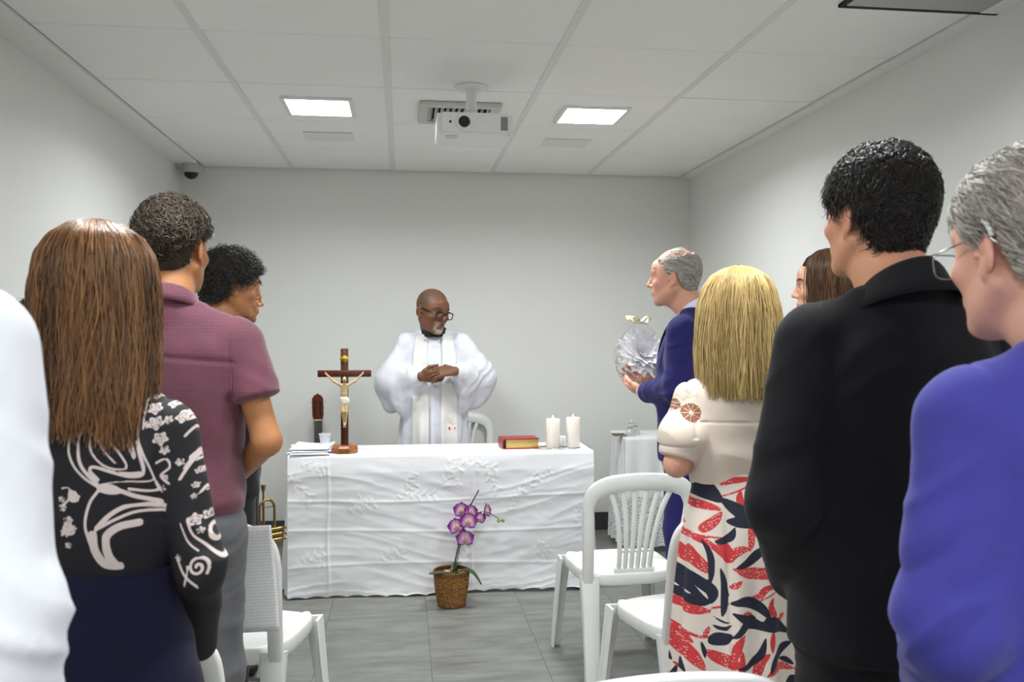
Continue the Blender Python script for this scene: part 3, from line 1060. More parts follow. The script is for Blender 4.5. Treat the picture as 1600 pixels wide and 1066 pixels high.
# ------------------------------------------------------------------ potted orchid
ox, oy = 0.243, 4.475
orc = tag(empty('potted_orchid', (ox, oy, 0)), 'purple orchid in a round wicker pot on the floor before the altar', 'plant')
t = NT('woven_wicker')
br_ = t.n('ShaderNodeTexBrick', {'Vector': t.n('ShaderNodeMapping', {'Vector': t.n('ShaderNodeTexCoord').outputs['UV'], 'Scale': (1, 1, 1)}).outputs[0], 'Scale': 1.0})
w = t.noise(90, 3)
t.p(Base_Color=t.mix(t.ramp(w, 0, 1, 0.3, 0.7), srgb(88, 54, 22), srgb(172, 122, 60)), Roughness=0.7)
M_WICK = t.m
# woven wall: real over-under relief
nth, nz = 168, 66
th = np.linspace(0, 2 * math.pi, nth, endpoint=False)
zz = np.linspace(0.004, 0.178, nz)
TH, ZZ = np.meshgrid(th, zz)
prof = np.interp(ZZ, [0, 0.02, 0.10, 0.178], [0.068, 0.073, 0.085, 0.091])
rowi = ZZ / 0.0075
wv = np.sin(TH * 21 + math.pi * np.floor(rowi)) * 0.0020 + np.abs(np.sin(rowi * math.pi)) * 0.0028
Rr = prof + wv
V = np.stack([Rr * np.cos(TH), Rr * np.sin(TH), ZZ], -1).reshape(-1, 3)
i = np.arange(nth * nz).reshape(nz, nth)
q = np.stack([i[:-1], np.roll(i, -1, 1)[:-1], np.roll(i, -1, 1)[1:], i[1:]], -1).reshape(-1, 4)
link('pot', np_mesh('pot', V, q), M_WICK, orc)
rim = MB()
M_RIM = plain('wicker_rim', srgb(104, 62, 26), 0.6, vary=0.2, noise=60)
for zr, rr_, tr_, nm_ in ((0.180, 0.0905, 0.0055, 'pot_rim'), (0.168, 0.0925, 0.004, 'pot_rim'), (0.006, 0.070, 0.005, 'pot_foot')):
    MB().tube([(rr_ * math.cos(a), rr_ * math.sin(a), zr) for a in np.linspace(0, 2 * math.pi, 41)], tr_, 8).build(nm_, M_RIM, orc)
soil = MB().lathe([(0.0, 0.160), (0.088, 0.158), (0.088, 0.15), (0.0, 0.15)]).build('soil', plain('soil', srgb(52, 40, 26), 0.95, vary=0.3, noise=80, bump=(120, 1, 0.01)), orc)
chip = MB()
for _ in range(90):
    a, r_ = random.uniform(0, 6.28), 0.08 * math.sqrt(random.random())
    chip.box((r_ * math.cos(a), r_ * math.sin(a), 0.164), (random.uniform(.008, .018), random.uniform(.004, .008), 0.004), Matrix.Rotation(random.uniform(0, 3), 3, 'Z') @ Matrix.Rotation(random.uniform(-.4, .4), 3, 'X'))
tag(chip.build('wood_chips', plain('pale_chips', srgb(196, 172, 124), 0.8, vary=0.25, noise=50), orc, smooth=False), kind='stuff')
M_LEAF = plain('orchid_leaf', srgb(56, 78, 40), 0.35, vary=0.15, noise=12)


def leaf(pts, wid, parent):
    n = len(pts)
    V, F = [], []
    for i in range(n):
        p = Vector(pts[i]); t_ = (Vector(pts[min(i + 1, n - 1)]) - Vector(pts[max(i - 1, 0)])).normalized()
        s = t_.cross(Vector((0, 0, 1)))
        s = s.normalized() if s.length > 1e-4 else Vector((1, 0, 0))
        up = s.cross(t_).normalized()
        w_ = wid * math.sin(math.pi * min(1, (i + 0.6) / n)) ** 0.6
        for k in (-1, -0.5, 0, 0.5, 1):
            V.append(p + s * w_ * k + up * (abs(k) * w_ * 0.35))
    for i in range(n - 1):
        for k in range(4):
            a = i * 5 + k
            F.append((a, a + 1, a + 6, a + 5))
    m_ = MB(); m_.add(V, F)
    ob_ = m_.build('leaf', M_LEAF, parent)
    sol = ob_.modifiers.new('thick', 'SOLIDIFY'); sol.thickness = 0.003
    return ob_


leaf(bez((0.0, -0.02, 0.165), (-0.04, -0.05, 0.185), (-0.08, -0.08, 0.185), (-0.118, -0.07, 0.186), 10), 0.022, orc)
leaf(bez((0.02, -0.01, 0.165), (0.085, -0.03, 0.21), (0.11, -0.05, 0.18), (0.150, -0.06, 0.118), 10), 0.018, orc)
leaf(bez((0.0, 0.01, 0.165), (0.02, 0.05, 0.20), (0.04, 0.09, 0.20), (0.05, 0.13, 0.18), 8), 0.018, orc)


def op_(px, py, dy=0.0):
    p = at(px, py, oy + dy)
    return Vector((p.x - ox, dy, p.z))


M_STEM = plain('orchid_stem', srgb(46, 48, 30), 0.5, vary=0.2, noise=30)
MB().tube(spline([(0.01, 0, 0.155), op_(713, 868), op_(721, 838), op_(731, 800), op_(748, 766)], 20), [0.0042 - 0.0012 * i / 19 for i in range(20)], 8).build('stem', M_STEM, orc)
MB().tube(spline([(0.018, -0.006, 0.155), op_(716, 868, -0.006), op_(724, 830, -0.01)], 10), 0.0025, 8).build('support_stick', M_STEM, orc)
MB().tube(spline([op_(728, 815), op_(742, 803, -0.01), op_(758, 800, -0.015), op_(772, 806, -0.015), op_(784, 815, -0.012)], 16), 0.0019, 8).build('flower_stem', M_STEM, orc)
t = NT('orchid_petal')
e = t.attr('edge')
c = t.mix(t.ramp(e, 0, 1, 0.05, 0.5), srgb(238, 210, 232), srgb(158, 60, 162))
c = t.mix(t.ramp(e, 0, 1, 0.4, 0.8), c, srgb(112, 14, 116))
vn = t.noise(1, 2, t.attr('pv', 'Vector'), (6, 60, 1))
t.p(Base_Color=t.mix(t.math('MULTIPLY', t.ramp(vn, 0, 1, 0.5, 0.75), 0.35), c, srgb(140, 40, 140)), Roughness=0.55, Subsurface_Weight=0.15, Subsurface_Radius=(0.01, 0.004, 0.008))
M_PETAL = t.m


def petal_mesh(L, Wd, cup_=0.3, sq=1.0):
    n1, n2 = 11, 9
    V, Ed, pv = [], [], []
    for i in range(n1):
        u = i / (n1 - 1)
        w_ = Wd * (math.sin(math.pi * u ** 0.8) ** 0.75) + 0.002 * (1 - u)
        for j in range(n2):
            s = -1 + 2 * j / (n2 - 1)
            x = s * w_
            y_ = L * u * (1 - 0.08 * s * s * sq)
            z_ = 0.15 * L * math.sin(u * 2.4) * cup_ + cup_ * 0.25 * x * x / Wd + 0.0008 * math.sin(s * 9 + u * 7)
            V.append((x, y_, z_)); Ed.append(max(u ** 1.4, abs(s) * 0.8 * math.sqrt(u))); pv.append((u, s, 0))
    me_ = np_mesh('petal', np.array(V), grid_faces(n2, n1))
    set_attr(me_, 'edge', np.array(Ed)); set_attr(me_, 'pv', np.array(pv))
    me_.materials.append(M_PETAL)
    return me_


pm_big, pm_small = petal_mesh(0.034, 0.021), petal_mesh(0.032, 0.013)
lip = uvol((-0.012, -0.02, -0.012), (0.012, 0.016, 0.02), 0.0016)
lip.ell((0, -0.004, 0.006), (0.004, 0.009, 0.004), None, 0.002).ell((0.006, -0.002, 0.008), (0.003, 0.006, 0.005), None, 0.002).ell((-0.006, -0.002, 0.008), (0.003, 0.006, 0.005), None, 0.002).ell((0, 0.004, 0.007), (0.003, 0.004, 0.006), None, 0.002)
P, Q = lip.mesh(1)
lip_me = np_mesh('lip', P, Q)
lip_me.materials.append(plain('orchid_lip', srgb(214, 172, 128), 0.5, vary=0.35, noise=120))
# (pixel x, pixel y, dy, turn about view axis, yaw, size)
for (px, py, dy, roll, yaw, sc) in ((722, 798, 0.0, 5, -25, 1.5), (714, 823, -0.02, 20, -25, 1.55), (731, 815, -0.035, -10, 10, 1.6), (726, 842, -0.03, 0, 5, 1.6), (734, 800, -0.012, -10, 25, 1.35), (749, 810, -0.02, -20, 25, 1.1), (759, 799, -0.01, -15, 60, 1.35)):
    fl = bpy.data.objects.new('flower', lip_me); COL.objects.link(fl); fl.parent = orc
    fl.location = op_(px, py, dy)
    M = Matrix.Rotation(math.radians(yaw), 4, 'Z') @ Matrix.Rotation(math.radians(80), 4, 'X') @ Matrix.Rotation(math.radians(roll), 4, 'Z')
    fl.rotation_euler = M.to_euler(); fl.scale = (sc,) * 3
    for a, me_ in ((0, pm_small), (125, pm_small), (-125, pm_small), (72, pm_big), (-72, pm_big)):
        pt = link('petal', me_, None, fl)
        pt.rotation_euler = (math.radians(8 if me_ is pm_big else 2), 0, math.radians(a))
        pt.location = (0, 0, 0.003 if me_ is pm_big else 0.0)
for (px, py, r_) in ((779, 814, 0.0085), (786, 813, 0.0095)):
    b_ = MB().lathe([(0, -r_ * 1.25), (r_ * 0.6, -r_), (r_, -r_ * 0.2), (r_ * 0.85, r_ * 0.5), (r_ * 0.4, r_ * 1.1), (0, r_ * 1.3)], (0, 0, 0), 14).build('bud', plain('orchid_bud', srgb(150, 160, 62), 0.45, vary=0.2, noise=80), orc)
    b_.location = op_(px, py, -0.012)

# ------------------------------------------------------------------ monobloc chairs
t = NT('white_monobloc_plastic')
t.p(Base_Color=t.mix(t.noise(5, 4), srgb(232, 233, 230), srgb(242, 243, 240)), Roughness=0.36)
t.bump(t.noise(400, 2), 0.05, 0.001)
M_MONO = t.m


def make_chair():
    """seat faces +Y, back towards -Y"""
    r = empty('plastic_chair')
    # seat: superellipse with rolled rim
    n = 56
    rings = [(0.0, 0.428), (0.35, 0.427), (0.65, 0.430), (0.85, 0.436), (0.95, 0.439), (1.0, 0.436), (1.015, 0.428), (1.015, 0.395), (1.0, 0.388), (0.985, 0.39), (0.975, 0.42), (0.6, 0.418), (0.0, 0.416)]
    V, F = [], []
    for (s, z) in rings:
        for k in range(n):
            a = 2 * math.pi * k / n
            ca, sa = math.cos(a), math.sin(a)
            ex = 2 / 3.6
            x = 0.205 * math.copysign(abs(ca) ** ex, ca) * s * (1 + 0.06 * sa)
            y = 0.21 * math.copysign(abs(sa) ** ex, sa) * s
            V.append((x, y + 0.01, z - (0.012 if (sa > 0.75 and s > 0.9) else 0)))
    for i in range(len(rings) - 1):
        for k in range(n):
            a, b = i * n + k, i * n + (k + 1) % n
            F.append((a, b, b + n, a + n))
    MB().add(V, F).build('seat', M_MONO, r, sharp=60)
    # back hoop
    def bp(x, z):
        return Vector((x, -0.185 - 0.24 * (z - 0.42) - 0.05 * (abs(x) / 0.2 < 0.7) * 0, z))
    prof = [(-0.192, 0.40), (-0.197, 0.50), (-0.206, 0.62), (-0.212, 0.72), (-0.198, 0.785), (-0.150, 0.818), (-0.08, 0.830), (0, 0.834)]
    prof = prof + [(-x, z) for (x, z) in prof[-2::-1]]
    pts = spline([bp(x, z) for x, z in prof], 61)
    wid, sd = [], []
    c0 = bp(0, 0.62)
    for p in pts:
        topness = max(0.0, min(1.0, (p.z - 0.72) / 0.09))
        wid.append(0.046 + 0.026 * topness)
        sd.append((p - c0))
    # shift so the wide top grows downward
    pts = [p - (p - c0).normalized() * (0.013 * max(0, min(1, (p.z - 0.72) / 0.09))) for p in pts]
    MB().band(pts, sd, wid, 0.022).build('back_frame', M_MONO, r, sharp=50)
    # bottom panel of the back
    bpn = MB()
    bpn.band([bp(-0.085, 0.435), bp(0, 0.433), bp(0.085, 0.435)], bp(0, 1) - bp(0, 0), 0.05, 0.014)
    bpn.build('back_base', M_MONO, r, sharp=50)
    for k in range(6):
        u = (k - 2.5) / 2.5
        pts = spline([bp(u * 0.066, 0.42), bp(u * 0.067, 0.52), bp(u * 0.078, 0.62), bp(u * 0.098, 0.71), bp(u * 0.128, 0.79)], 14)
        MB().band(pts, (1, 0, 0), [0.018 + 0.004 * (i / 13) for i in range(14)], 0.012).build('back_slat', M_MONO, r, sharp=50)
    MB().band([bp(-0.075, 0.53), bp(0, 0.53), bp(0.075, 0.53)], (0, 0, 1), 0.012, 0.010).build('back_crossbar', M_MONO, r, sharp=50)
    for sx in (-1, 1):
        # rear leg: broad flat blade
        lg = MB()
        lg.band(spline([(sx * 0.180, -0.180, 0.425), (sx * 0.184, -0.205, 0.30), (sx * 0.188, -0.235, 0.12), (sx * 0.19, -0.25, 0.0)], 10), (1, 0, 0), [0.075 - 0.020 * i / 9 for i in range(10)], 0.012)
        lg.band(spline([(sx * 0.214, -0.165, 0.425), (sx * 0.213, -0.19, 0.30), (sx * 0.211, -0.22, 0.12), (sx * 0.212, -0.235, 0.0)], 10), (0, 1, 0), [0.040 - 0.010 * i / 9 for i in range(10)], 0.010)
        lg.build('leg', M_MONO, r, sharp=50)
        lg = MB()
        lg.band(spline([(sx * 0.190, 0.205, 0.415), (sx * 0.205, 0.225, 0.22), (sx * 0.222, 0.245, 0.0)], 10), (1, 0, 0), [0.062 - 0.022 * i / 9 for i in range(10)], 0.011)
        lg.band(spline([(sx * 0.214, 0.180, 0.415), (sx * 0.223, 0.205, 0.22), (sx * 0.237, 0.228, 0.0)], 10), (0, 1, 0), [0.050 - 0.014 * i / 9 for i in range(10)], 0.010)
        lg.build('leg', M_MONO, r, sharp=50)
    return r


chair0 = make_chair()
chair_spots = [
    ((0.915, 3.62), 4, 'white plastic chair with slatted back standing free beside the altar'),
    ((0.995, 2.95), 14, 'white plastic chair tucked behind the woman in the leaf-print skirt'),
    ((-0.543, 2.95), -12, 'white plastic chair with a printed sheet hanging on its back'),
    ((-0.575, 2.06), -4, 'white plastic chair between the woman in navy trousers and the man in grey jeans'),
    ((0.425, 1.66), 2, 'white plastic chair cut off by the bottom edge, beside the black suit'),
    ((0.395, 5.735), 183, 'white plastic chair against the back wall behind the priest'),
]
for k, ((x, y), a, nm) in enumerate(chair_spots):
    c_ = chair0 if k == 0 else copy_tree(chair0)
    c_.location = (x, y, 0); c_.rotation_euler = (0, 0, math.radians(a))
    tag(c_, nm, 'chair', 'white plastic chairs')

# ------------------------------------------------------------------ guitar leaning on the back wall
gt = tag(empty('guitar', (-0.545, 5.845, 0.0)), 'acoustic guitar leaning on the back wall, only its headstock shows', 'guitar')
tilt = Matrix.Rotation(math.radians(-8.5), 4, 'X') @ Matrix.Rotation(math.radians(-1), 4, 'Y')
gt.matrix_world = Matrix.Translation((-0.552, 5.80, 0.012)) @ tilt
M_GTOP = plain('spruce_top', srgb(206, 150, 84), 0.3, vary=0.1, noise=20)
M_GSIDE = plain('mahogany', srgb(96, 42, 22), 0.3, vary=0.2, noise=25)
def gbody(zf):
    return np.interp(zf, [0, 0.02, 0.06, 0.12, 0.2, 0.27, 0.34, 0.40, 0.45, 0.475, 0.485], [0.02, 0.10, 0.155, 0.182, 0.165, 0.125, 0.13, 0.138, 0.11, 0.06, 0.025])
zs_ = np.linspace(0, 0.485, 40)
out = [(-gbody(z), z) for z in zs_] + [(gbody(z), z) for z in zs_[::-1]]
nO = len(out)
V = [(x, -0.048, z) for x, z in out] + [(x, 0.048, z) for x, z in out]
F = [tuple(range(nO)), tuple(range(nO, 2 * nO))[::-1]] + [(i, i + nO, (i + 1) % nO + nO, (i + 1) % nO) for i in range(nO)]
MB().add(V, F).build('body', M_GSIDE, gt, sharp=40)
MB().add([(x * 0.985, -0.0495, 0.003 + z * 0.985) for x, z in out], [tuple(range(nO))]).build('soundboard', M_GTOP, gt, smooth=False)
MB().lathe([(0.0, 0), (0.043, 0), (0.043, 0.002), (0, 0.002)], (0, -0.0485, 0.31), 32, RX).build('sound_hole', M_DARK, gt)
MB().box((0, -0.056, 0.12), (0.17, 0.012, 0.022), bevel=0.003).build('bridge', M_GSIDE, gt)
MB().box((0, -0.042, 0.63), (0.052, 0.026, 0.37), bevel=0.006).build('neck', M_GSIDE, gt)
MB().box((0, -0.058, 0.59), (0.052, 0.006, 0.44), bevel=0.001, seg=1).build('fretboard', plain('ebony', srgb(34, 24, 18), 0.45), gt)
hs = MB()
Rh = Matrix.Rotation(math.radians(12), 4, 'X')
hp = [(-0.026, 0), (-0.036, 0.035), (-0.037, 0.10), (-0.036, 0.15), (-0.022, 0.172), (-0.010, 0.176), (0.0, 0.186), (0.010, 0.176), (0.022, 0.172), (0.036, 0.15), (0.037, 0.10), (0.036, 0.035), (0.026, 0)]
n_ = len(hp)
V = [Rh @ Vector((x, -0.010, z)) for x, z in hp] + [Rh @ Vector((x, 0.010, z)) for x, z in hp]
V = [v + Vector((0, -0.045, 0.81)) for v in V]
F = [tuple(range(n_)), tuple(range(n_, 2 * n_))[::-1]] + [(i, i + n_, (i + 1) % n_ + n_, (i + 1) % n_) for i in range(n_)]
hs.add(V, F)
head_ = hs.build('headstock', M_GSIDE, gt, sharp=30)
for sx in (-1, 1):
    for k in range(3):
        z = 0.05 + 0.038 * k
        b0 = Rh @ Vector((sx * 0.038, 0.0, z)) + Vector((0, -0.045, 0.81))
        b1 = Rh @ Vector((sx * 0.052, -0.004, z)) + Vector((0, -0.045, 0.81))
        MB().tube([b0, b1], 0.003, 8).tube([b1 + Vector((0, 0, -0.009)), b1 + Vector((0, 0, 0.009))], [0.006, 0.006], 10).build('tuning_peg', plain('peg_pearl', srgb(220, 215, 205), 0.25), head_)
    sl_ = Rh @ Vector((sx * 0.017, -0.0108, 0.085)) + Vector((0, -0.045, 0.81))
    MB().box(sl_, (0.010, 0.002, 0.10), Rh.to_3x3(), bevel=0.0008, seg=1).build('peg_slot', M_DARK, head_)
MB().box((0, -0.062, 0.815), (0.05, 0.006, 0.006)).build('nut', plain('bone', srgb(232, 222, 200), 0.4), gt)
for k in range(6):
    MB().tube([(-0.024 + 0.0096 * k, -0.066, 0.125), (-0.021 + 0.0084 * k, -0.066, 0.815)], 0.0006, 5).build('string', M_CHROME, gt)

# ------------------------------------------------------------------ small side table with lace cloth and cruets
sx0, sx1, sy0, sy1, sz = 1.395, 1.90, 5.36, 5.78, 0.735
st = tag(empty('side_table', ((sx0 + sx1) / 2, (sy0 + sy1) / 2, 0)), 'small side table under a lace cloth near the right back corner', 'table')
MB().box((0, 0, sz - 0.02), (0.48, 0.40, 0.03), bevel=0.006).build('tabletop', M_TT, st)
for a in (-1, 1):
    for b in (-1, 1):
        MB().tube([(a * 0.2, b * 0.16, sz - 0.03), (a * 0.21, b * 0.165, 0)], 0.014, 10).build('leg', M_TT, st)
t = NT('lace_cloth')
vo = t.n('ShaderNodeTexVoronoi', {'Vector': t.obj(), 'Scale': 70.0}, feature='DISTANCE_TO_EDGE').outputs[0]
zz_ = t.n('ShaderNodeSeparateXYZ', {0: t.obj()}).outputs[2]
lace = t.math('MULTIPLY', t.math('GREATER_THAN', vo, 0.13), t.math('LESS_THAN', zz_, 0.36))
al = t.math('SUBTRACT', 1.0, t.math('MULTIPLY', lace, 0.6))
t.p(Base_Color=srgb(236, 237, 238), Roughness=0.8, Alpha=al)
t.bump(vo, 0.3, 0.002)
M_LACE = t.m
per = 200
uu = np.linspace(0, 1, per, endpoint=False)
hx_, hy_ = (sx1 - sx0) / 2, (sy1 - sy0) / 2
def rectp(u):
    s = u * 4
    k = np.floor(s).astype(int) % 4; f = s - np.floor(s)
    X = np.choose(k, [-1 + 2 * f, np.ones_like(f), 1 - 2 * f, -np.ones_like(f)])
    Y = np.choose(k, [-np.ones_like(f), -1 + 2 * f, np.ones_like(f), 1 - 2 * f])
    return X, Y
rx_, ry_ = rectp(uu)
ts = np.linspace(0, 1, 40)
rows = []
for s in (0.0, 0.5, 0.9):
    rows.append(np.stack([rx_ * hx_ * s, ry_ * hy_ * s, np.full(per, sz + 0.004)], 1))
for t_ in ts:
    fold = 0.022 * np.sin(uu * 2 * math.pi * 17 + 0.6 * np.sin(uu * 40)) * t_ ** 0.7
    o_ = 1 + 0.02 * t_
    L_ = np.hypot(rx_, ry_)
    rows.append(np.stack([rx_ * (hx_ * o_) + fold * rx_ / L_, ry_ * (hy_ * o_) + fold * ry_ / L_, sz + 0.004 - t_ * (sz - 0.03) + 0.012 * np.abs(np.sin(uu * 60)) * t_ ** 8], 1))
Vv = np.concatenate(rows)
i = np.arange(len(Vv)).reshape(-1, per)
q = np.stack([i[:-1], np.roll(i, -1, 1)[:-1], np.roll(i, -1, 1)[1:], i[1:]], -1).reshape(-1, 4)
lc = link('lace_tablecloth', np_mesh('lace_tablecloth', Vv, q), M_LACE)
lc.location = ((sx0 + sx1) / 2, (sy0 + sy1) / 2, 0)
tag(lc, 'white lace cloth hanging in folds over the small side table', 'tablecloth')
p = at(967, 683, 5.47)
tray = tag(empty('metal_tray', (p.x + 0.0, 5.46, sz + 0.0045)), 'small flat metal tray at the left edge of the side table', 'tray')
MB().box((0, 0, 0.006), (0.08, 0.06, 0.004), bevel=0.001, seg=1).box((0, -0.03, 0.009), (0.084, 0.004, 0.012)).box((0, 0.03, 0.009), (0.084, 0.004, 0.012)).build('dish', plain('tray_metal', srgb(150, 145, 125), 0.3, 0.9), tray, smooth=False)
for k, (px, nm, hh) in enumerate(((985, 'glass cruet with round stopper on the side table', 0.0), (993, 'smaller glass cruet close against the blue suit on the side table', -0.02))):
    p = at(px, 683, 5.46 + 0.09 * k)
    cz = tag(empty('glass_cruet', (p.x, 5.46 + 0.09 * k, sz + 0.0045)), nm, 'cruet', 'cruets on the side table')
    MB().lathe([(0.0, 0.0), (0.026, 0.0), (0.030, 0.006), (0.031, 0.03), (0.022, 0.05), (0.010, 0.062), (0.010, 0.075 + hh / 2), (0.015, 0.082 + hh / 2), (0.012, 0.084 + hh / 2), (0.007, 0.075 + hh / 2), (0.007, 0.062), (0.02, 0.048), (0.027, 0.03), (0.026, 0.008), (0.0, 0.006)], (0, 0, 0), 28).build('flask', M_GLASS, cz)
    MB().lathe([(0.0, 0.076 + hh / 2), (0.006, 0.076 + hh / 2), (0.007, 0.086 + hh / 2), (0.012, 0.094 + hh / 2), (0.012, 0.100 + hh / 2), (0.006, 0.108 + hh / 2), (0, 0.109 + hh / 2)], (0, 0, 0), 20).build('stopper', M_GLASS, cz)
    MB().lathe([(0.022, 0.050), (0.024, 0.053), (0.020, 0.056), (0.016, 0.056)], (0, 0, 0), 20).build('collar', M_CHROME, cz)

# ------------------------------------------------------------------ trumpet upright on its stand
t = NT('trumpet_brass')
t.p(Base_Color=srgb(170, 142, 84), Metallic=1.0, Roughness=0.2)
M_BRASS = t.m
tp = tag(empty('trumpet', (-0.655, 4.33, 0), math.radians(35)), 'brass trumpet standing on its bell left of the altar', 'trumpet')
Z0 = 0.175
mp_ = Z0 + 0.495
MB().lathe([(0.0128, mp_ + 0.002), (0.0135, mp_), (0.012, mp_ - 0.012), (0.0065, mp_ - 0.030), (0.0045, mp_ - 0.045), (0.0055, mp_ - 0.085), (0, mp_ - 0.085)], (-0.028, 0, 0), 24).build('mouthpiece', M_BRASS, tp)
MB().tube([(-0.028, 0, mp_ - 0.075), (-0.028, 0, Z0 + 0.13)], 0.0062, 12).build('leadpipe', M_BRASS, tp)
def bow(z, r, x0, x1, up):
    c = (x0 + x1) / 2
    return [(c - (x1 - x0) / 2 * math.cos(a), 0, z + up * r * math.sin(a)) for a in np.linspace(0, math.pi, 13)]
MB().tube([(-0.048, 0, Z0 + 0.12)] + bow(mp_ - 0.115, 0.042, -0.048, 0.030, 1) + [(0.030, 0, Z0 + 0.15)], 0.0065, 12).build('bell_bow', M_BRASS, tp)
MB().tube(bow(Z0 + 0.13, 0.035, -0.028, 0.030, -1), 0.0064, 12).build('tuning_slide', M_BRASS, tp)
MB().lathe([(0.0065, Z0 + 0.20), (0.0085, Z0 + 0.14), (0.012, Z0 + 0.09), (0.018, Z0 + 0.05), (0.030, Z0 + 0.020), (0.050, Z0 + 0.004), (0.061, Z0), (0.062, Z0 + 0.001), (0.050, Z0 + 0.006), (0.030, Z0 + 0.023)], (-0.048, 0, 0), 36).build('bell', M_BRASS, tp)
for k in range(3):
    zc_ = Z0 + 0.225 + 0.026 * k
    MB().tube([(-0.03, -0.022, zc_), (0.052, -0.022, zc_)], 0.0105, 16).build('valve_casing', M_BRASS, tp)
    MB().tube([(0.052, -0.022, zc_), (0.064, -0.022, zc_)], [0.0112, 0.0095], 14).tube([(0.064, -0.022, zc_), (0.078, -0.022, zc_)], 0.003, 8).tube([(0.076, -0.022, zc_), (0.080, -0.022, zc_)], 0.008, 12).build('valve_cap', M_BRASS, tp)
for zb in (mp_ - 0.11, Z0 + 0.18):
    MB().tube([(-0.028, 0, zb), (0.030, 0, zb)], 0.0025, 8).build('brace', M_BRASS, tp)
stn = tag(empty('trumpet_stand', (-0.655, 4.33, 0), math.radians(35)), 'small black tripod stand under the trumpet', 'stand')
M_BLK = plain('black_metal', srgb(22, 22, 22), 0.4, 0.3)
MB().lathe([(0.0, 0.02), (0.012, 0.02), (0.012, Z0 - 0.02), (0.016, Z0 - 0.01), (0.010, Z0 + 0.02), (0.006, Z0 + 0.04), (0, Z0 + 0.042)], (-0.048, 0, 0), 16).build('peg', M_BLK, stn)
for a in range(3):
    an = a * 2.094 + 0.4
    MB().tube([(-0.048, 0, 0.05), (-0.048 + 0.12 * math.cos(an), 0.12 * math.sin(an), 0.008)], 0.006, 8).build('leg', M_BLK, stn)

# printed sheet hanging on the back of the left chair
c_l = chair_spots[2]
Rc = Matrix.Rotation(math.radians(c_l[1]), 4, 'Z')
pa = Matrix.Translation((c_l[0][0], c_l[0][1], 0)) @ Rc @ Matrix.Translation((0.165, -0.306, 0.690)) @ Matrix.Rotation(math.radians(88), 4, 'X') @ Matrix.Rotation(math.radians(5), 4, 'Z')
ps = sheet('song_sheet', (0, 0, 0), (0, 0, 0), 0.005, M_PAPER, w=0.150, l=0.31, seed=5)
ps.matrix_world = pa
tag(ps, 'white printed sheet of text hanging over the left chair back', 'paper')

# ------------------------------------------------------------------ people: shared anatomy (1.75 m figure facing +Y, right hand at +X)
def skin_mat(name, rough=0.5, spec=0.4):
    if name in MATS:
        return MATS[name]
    t = NT(name)
    c = t.attr('col', 'Color')
    c2 = t.mix(t.ramp(t.noise(38, 4), 0.0, 0.35, 0.35, 0.75), c, t.n('ShaderNodeHueSaturation', {'Color': c, 'Value': 0.82, 'Saturation': 1.1}).outputs[0])
    t.p(Base_Color=c2, Roughness=rough, Subsurface_Weight=0.12, Subsurface_Radius=(0.012, 0.005, 0.003))
    t.b.inputs['Specular IOR Level'].default_value = spec
    t.bump(t.noise(420, 3), 0.12, 0.001)
    MATS[name] = t.m
    return t.m


def hair_mat(name, dark, light, rough=0.42):
    t = NT(name)
    f = t.attr('tone')
    n_ = t.noise(26, 3)
    t.p(Base_Color=t.mix(t.math('ADD', t.math('MULTIPLY', f, 0.85), t.math('MULTIPLY', n_, 0.15)), dark, light), Roughness=rough)
    t.b.inputs['Specular IOR Level'].default_value = 0.45
    return t.m


def matte(m):
    nm = m.name + '_roots'
    if nm not in MATS:
        c = m.copy(); c.name = nm
        b = c.node_tree.nodes['Principled BSDF']
        b.inputs['Roughness'].default_value = 0.9; b.inputs['Specular IOR Level'].default_value = 0.08
        MATS[nm] = c
    return MATS[nm]


def Rm(yaw=0, pitch=0, roll=0):
    """head turn: yaw to the right, pitch down, roll to the right shoulder (degrees)"""
    return np.array(Matrix.Rotation(math.radians(-yaw), 3, 'Z') @ Matrix.Rotation(math.radians(-pitch), 3, 'X') @ Matrix.Rotation(math.radians(roll), 3, 'Y'))


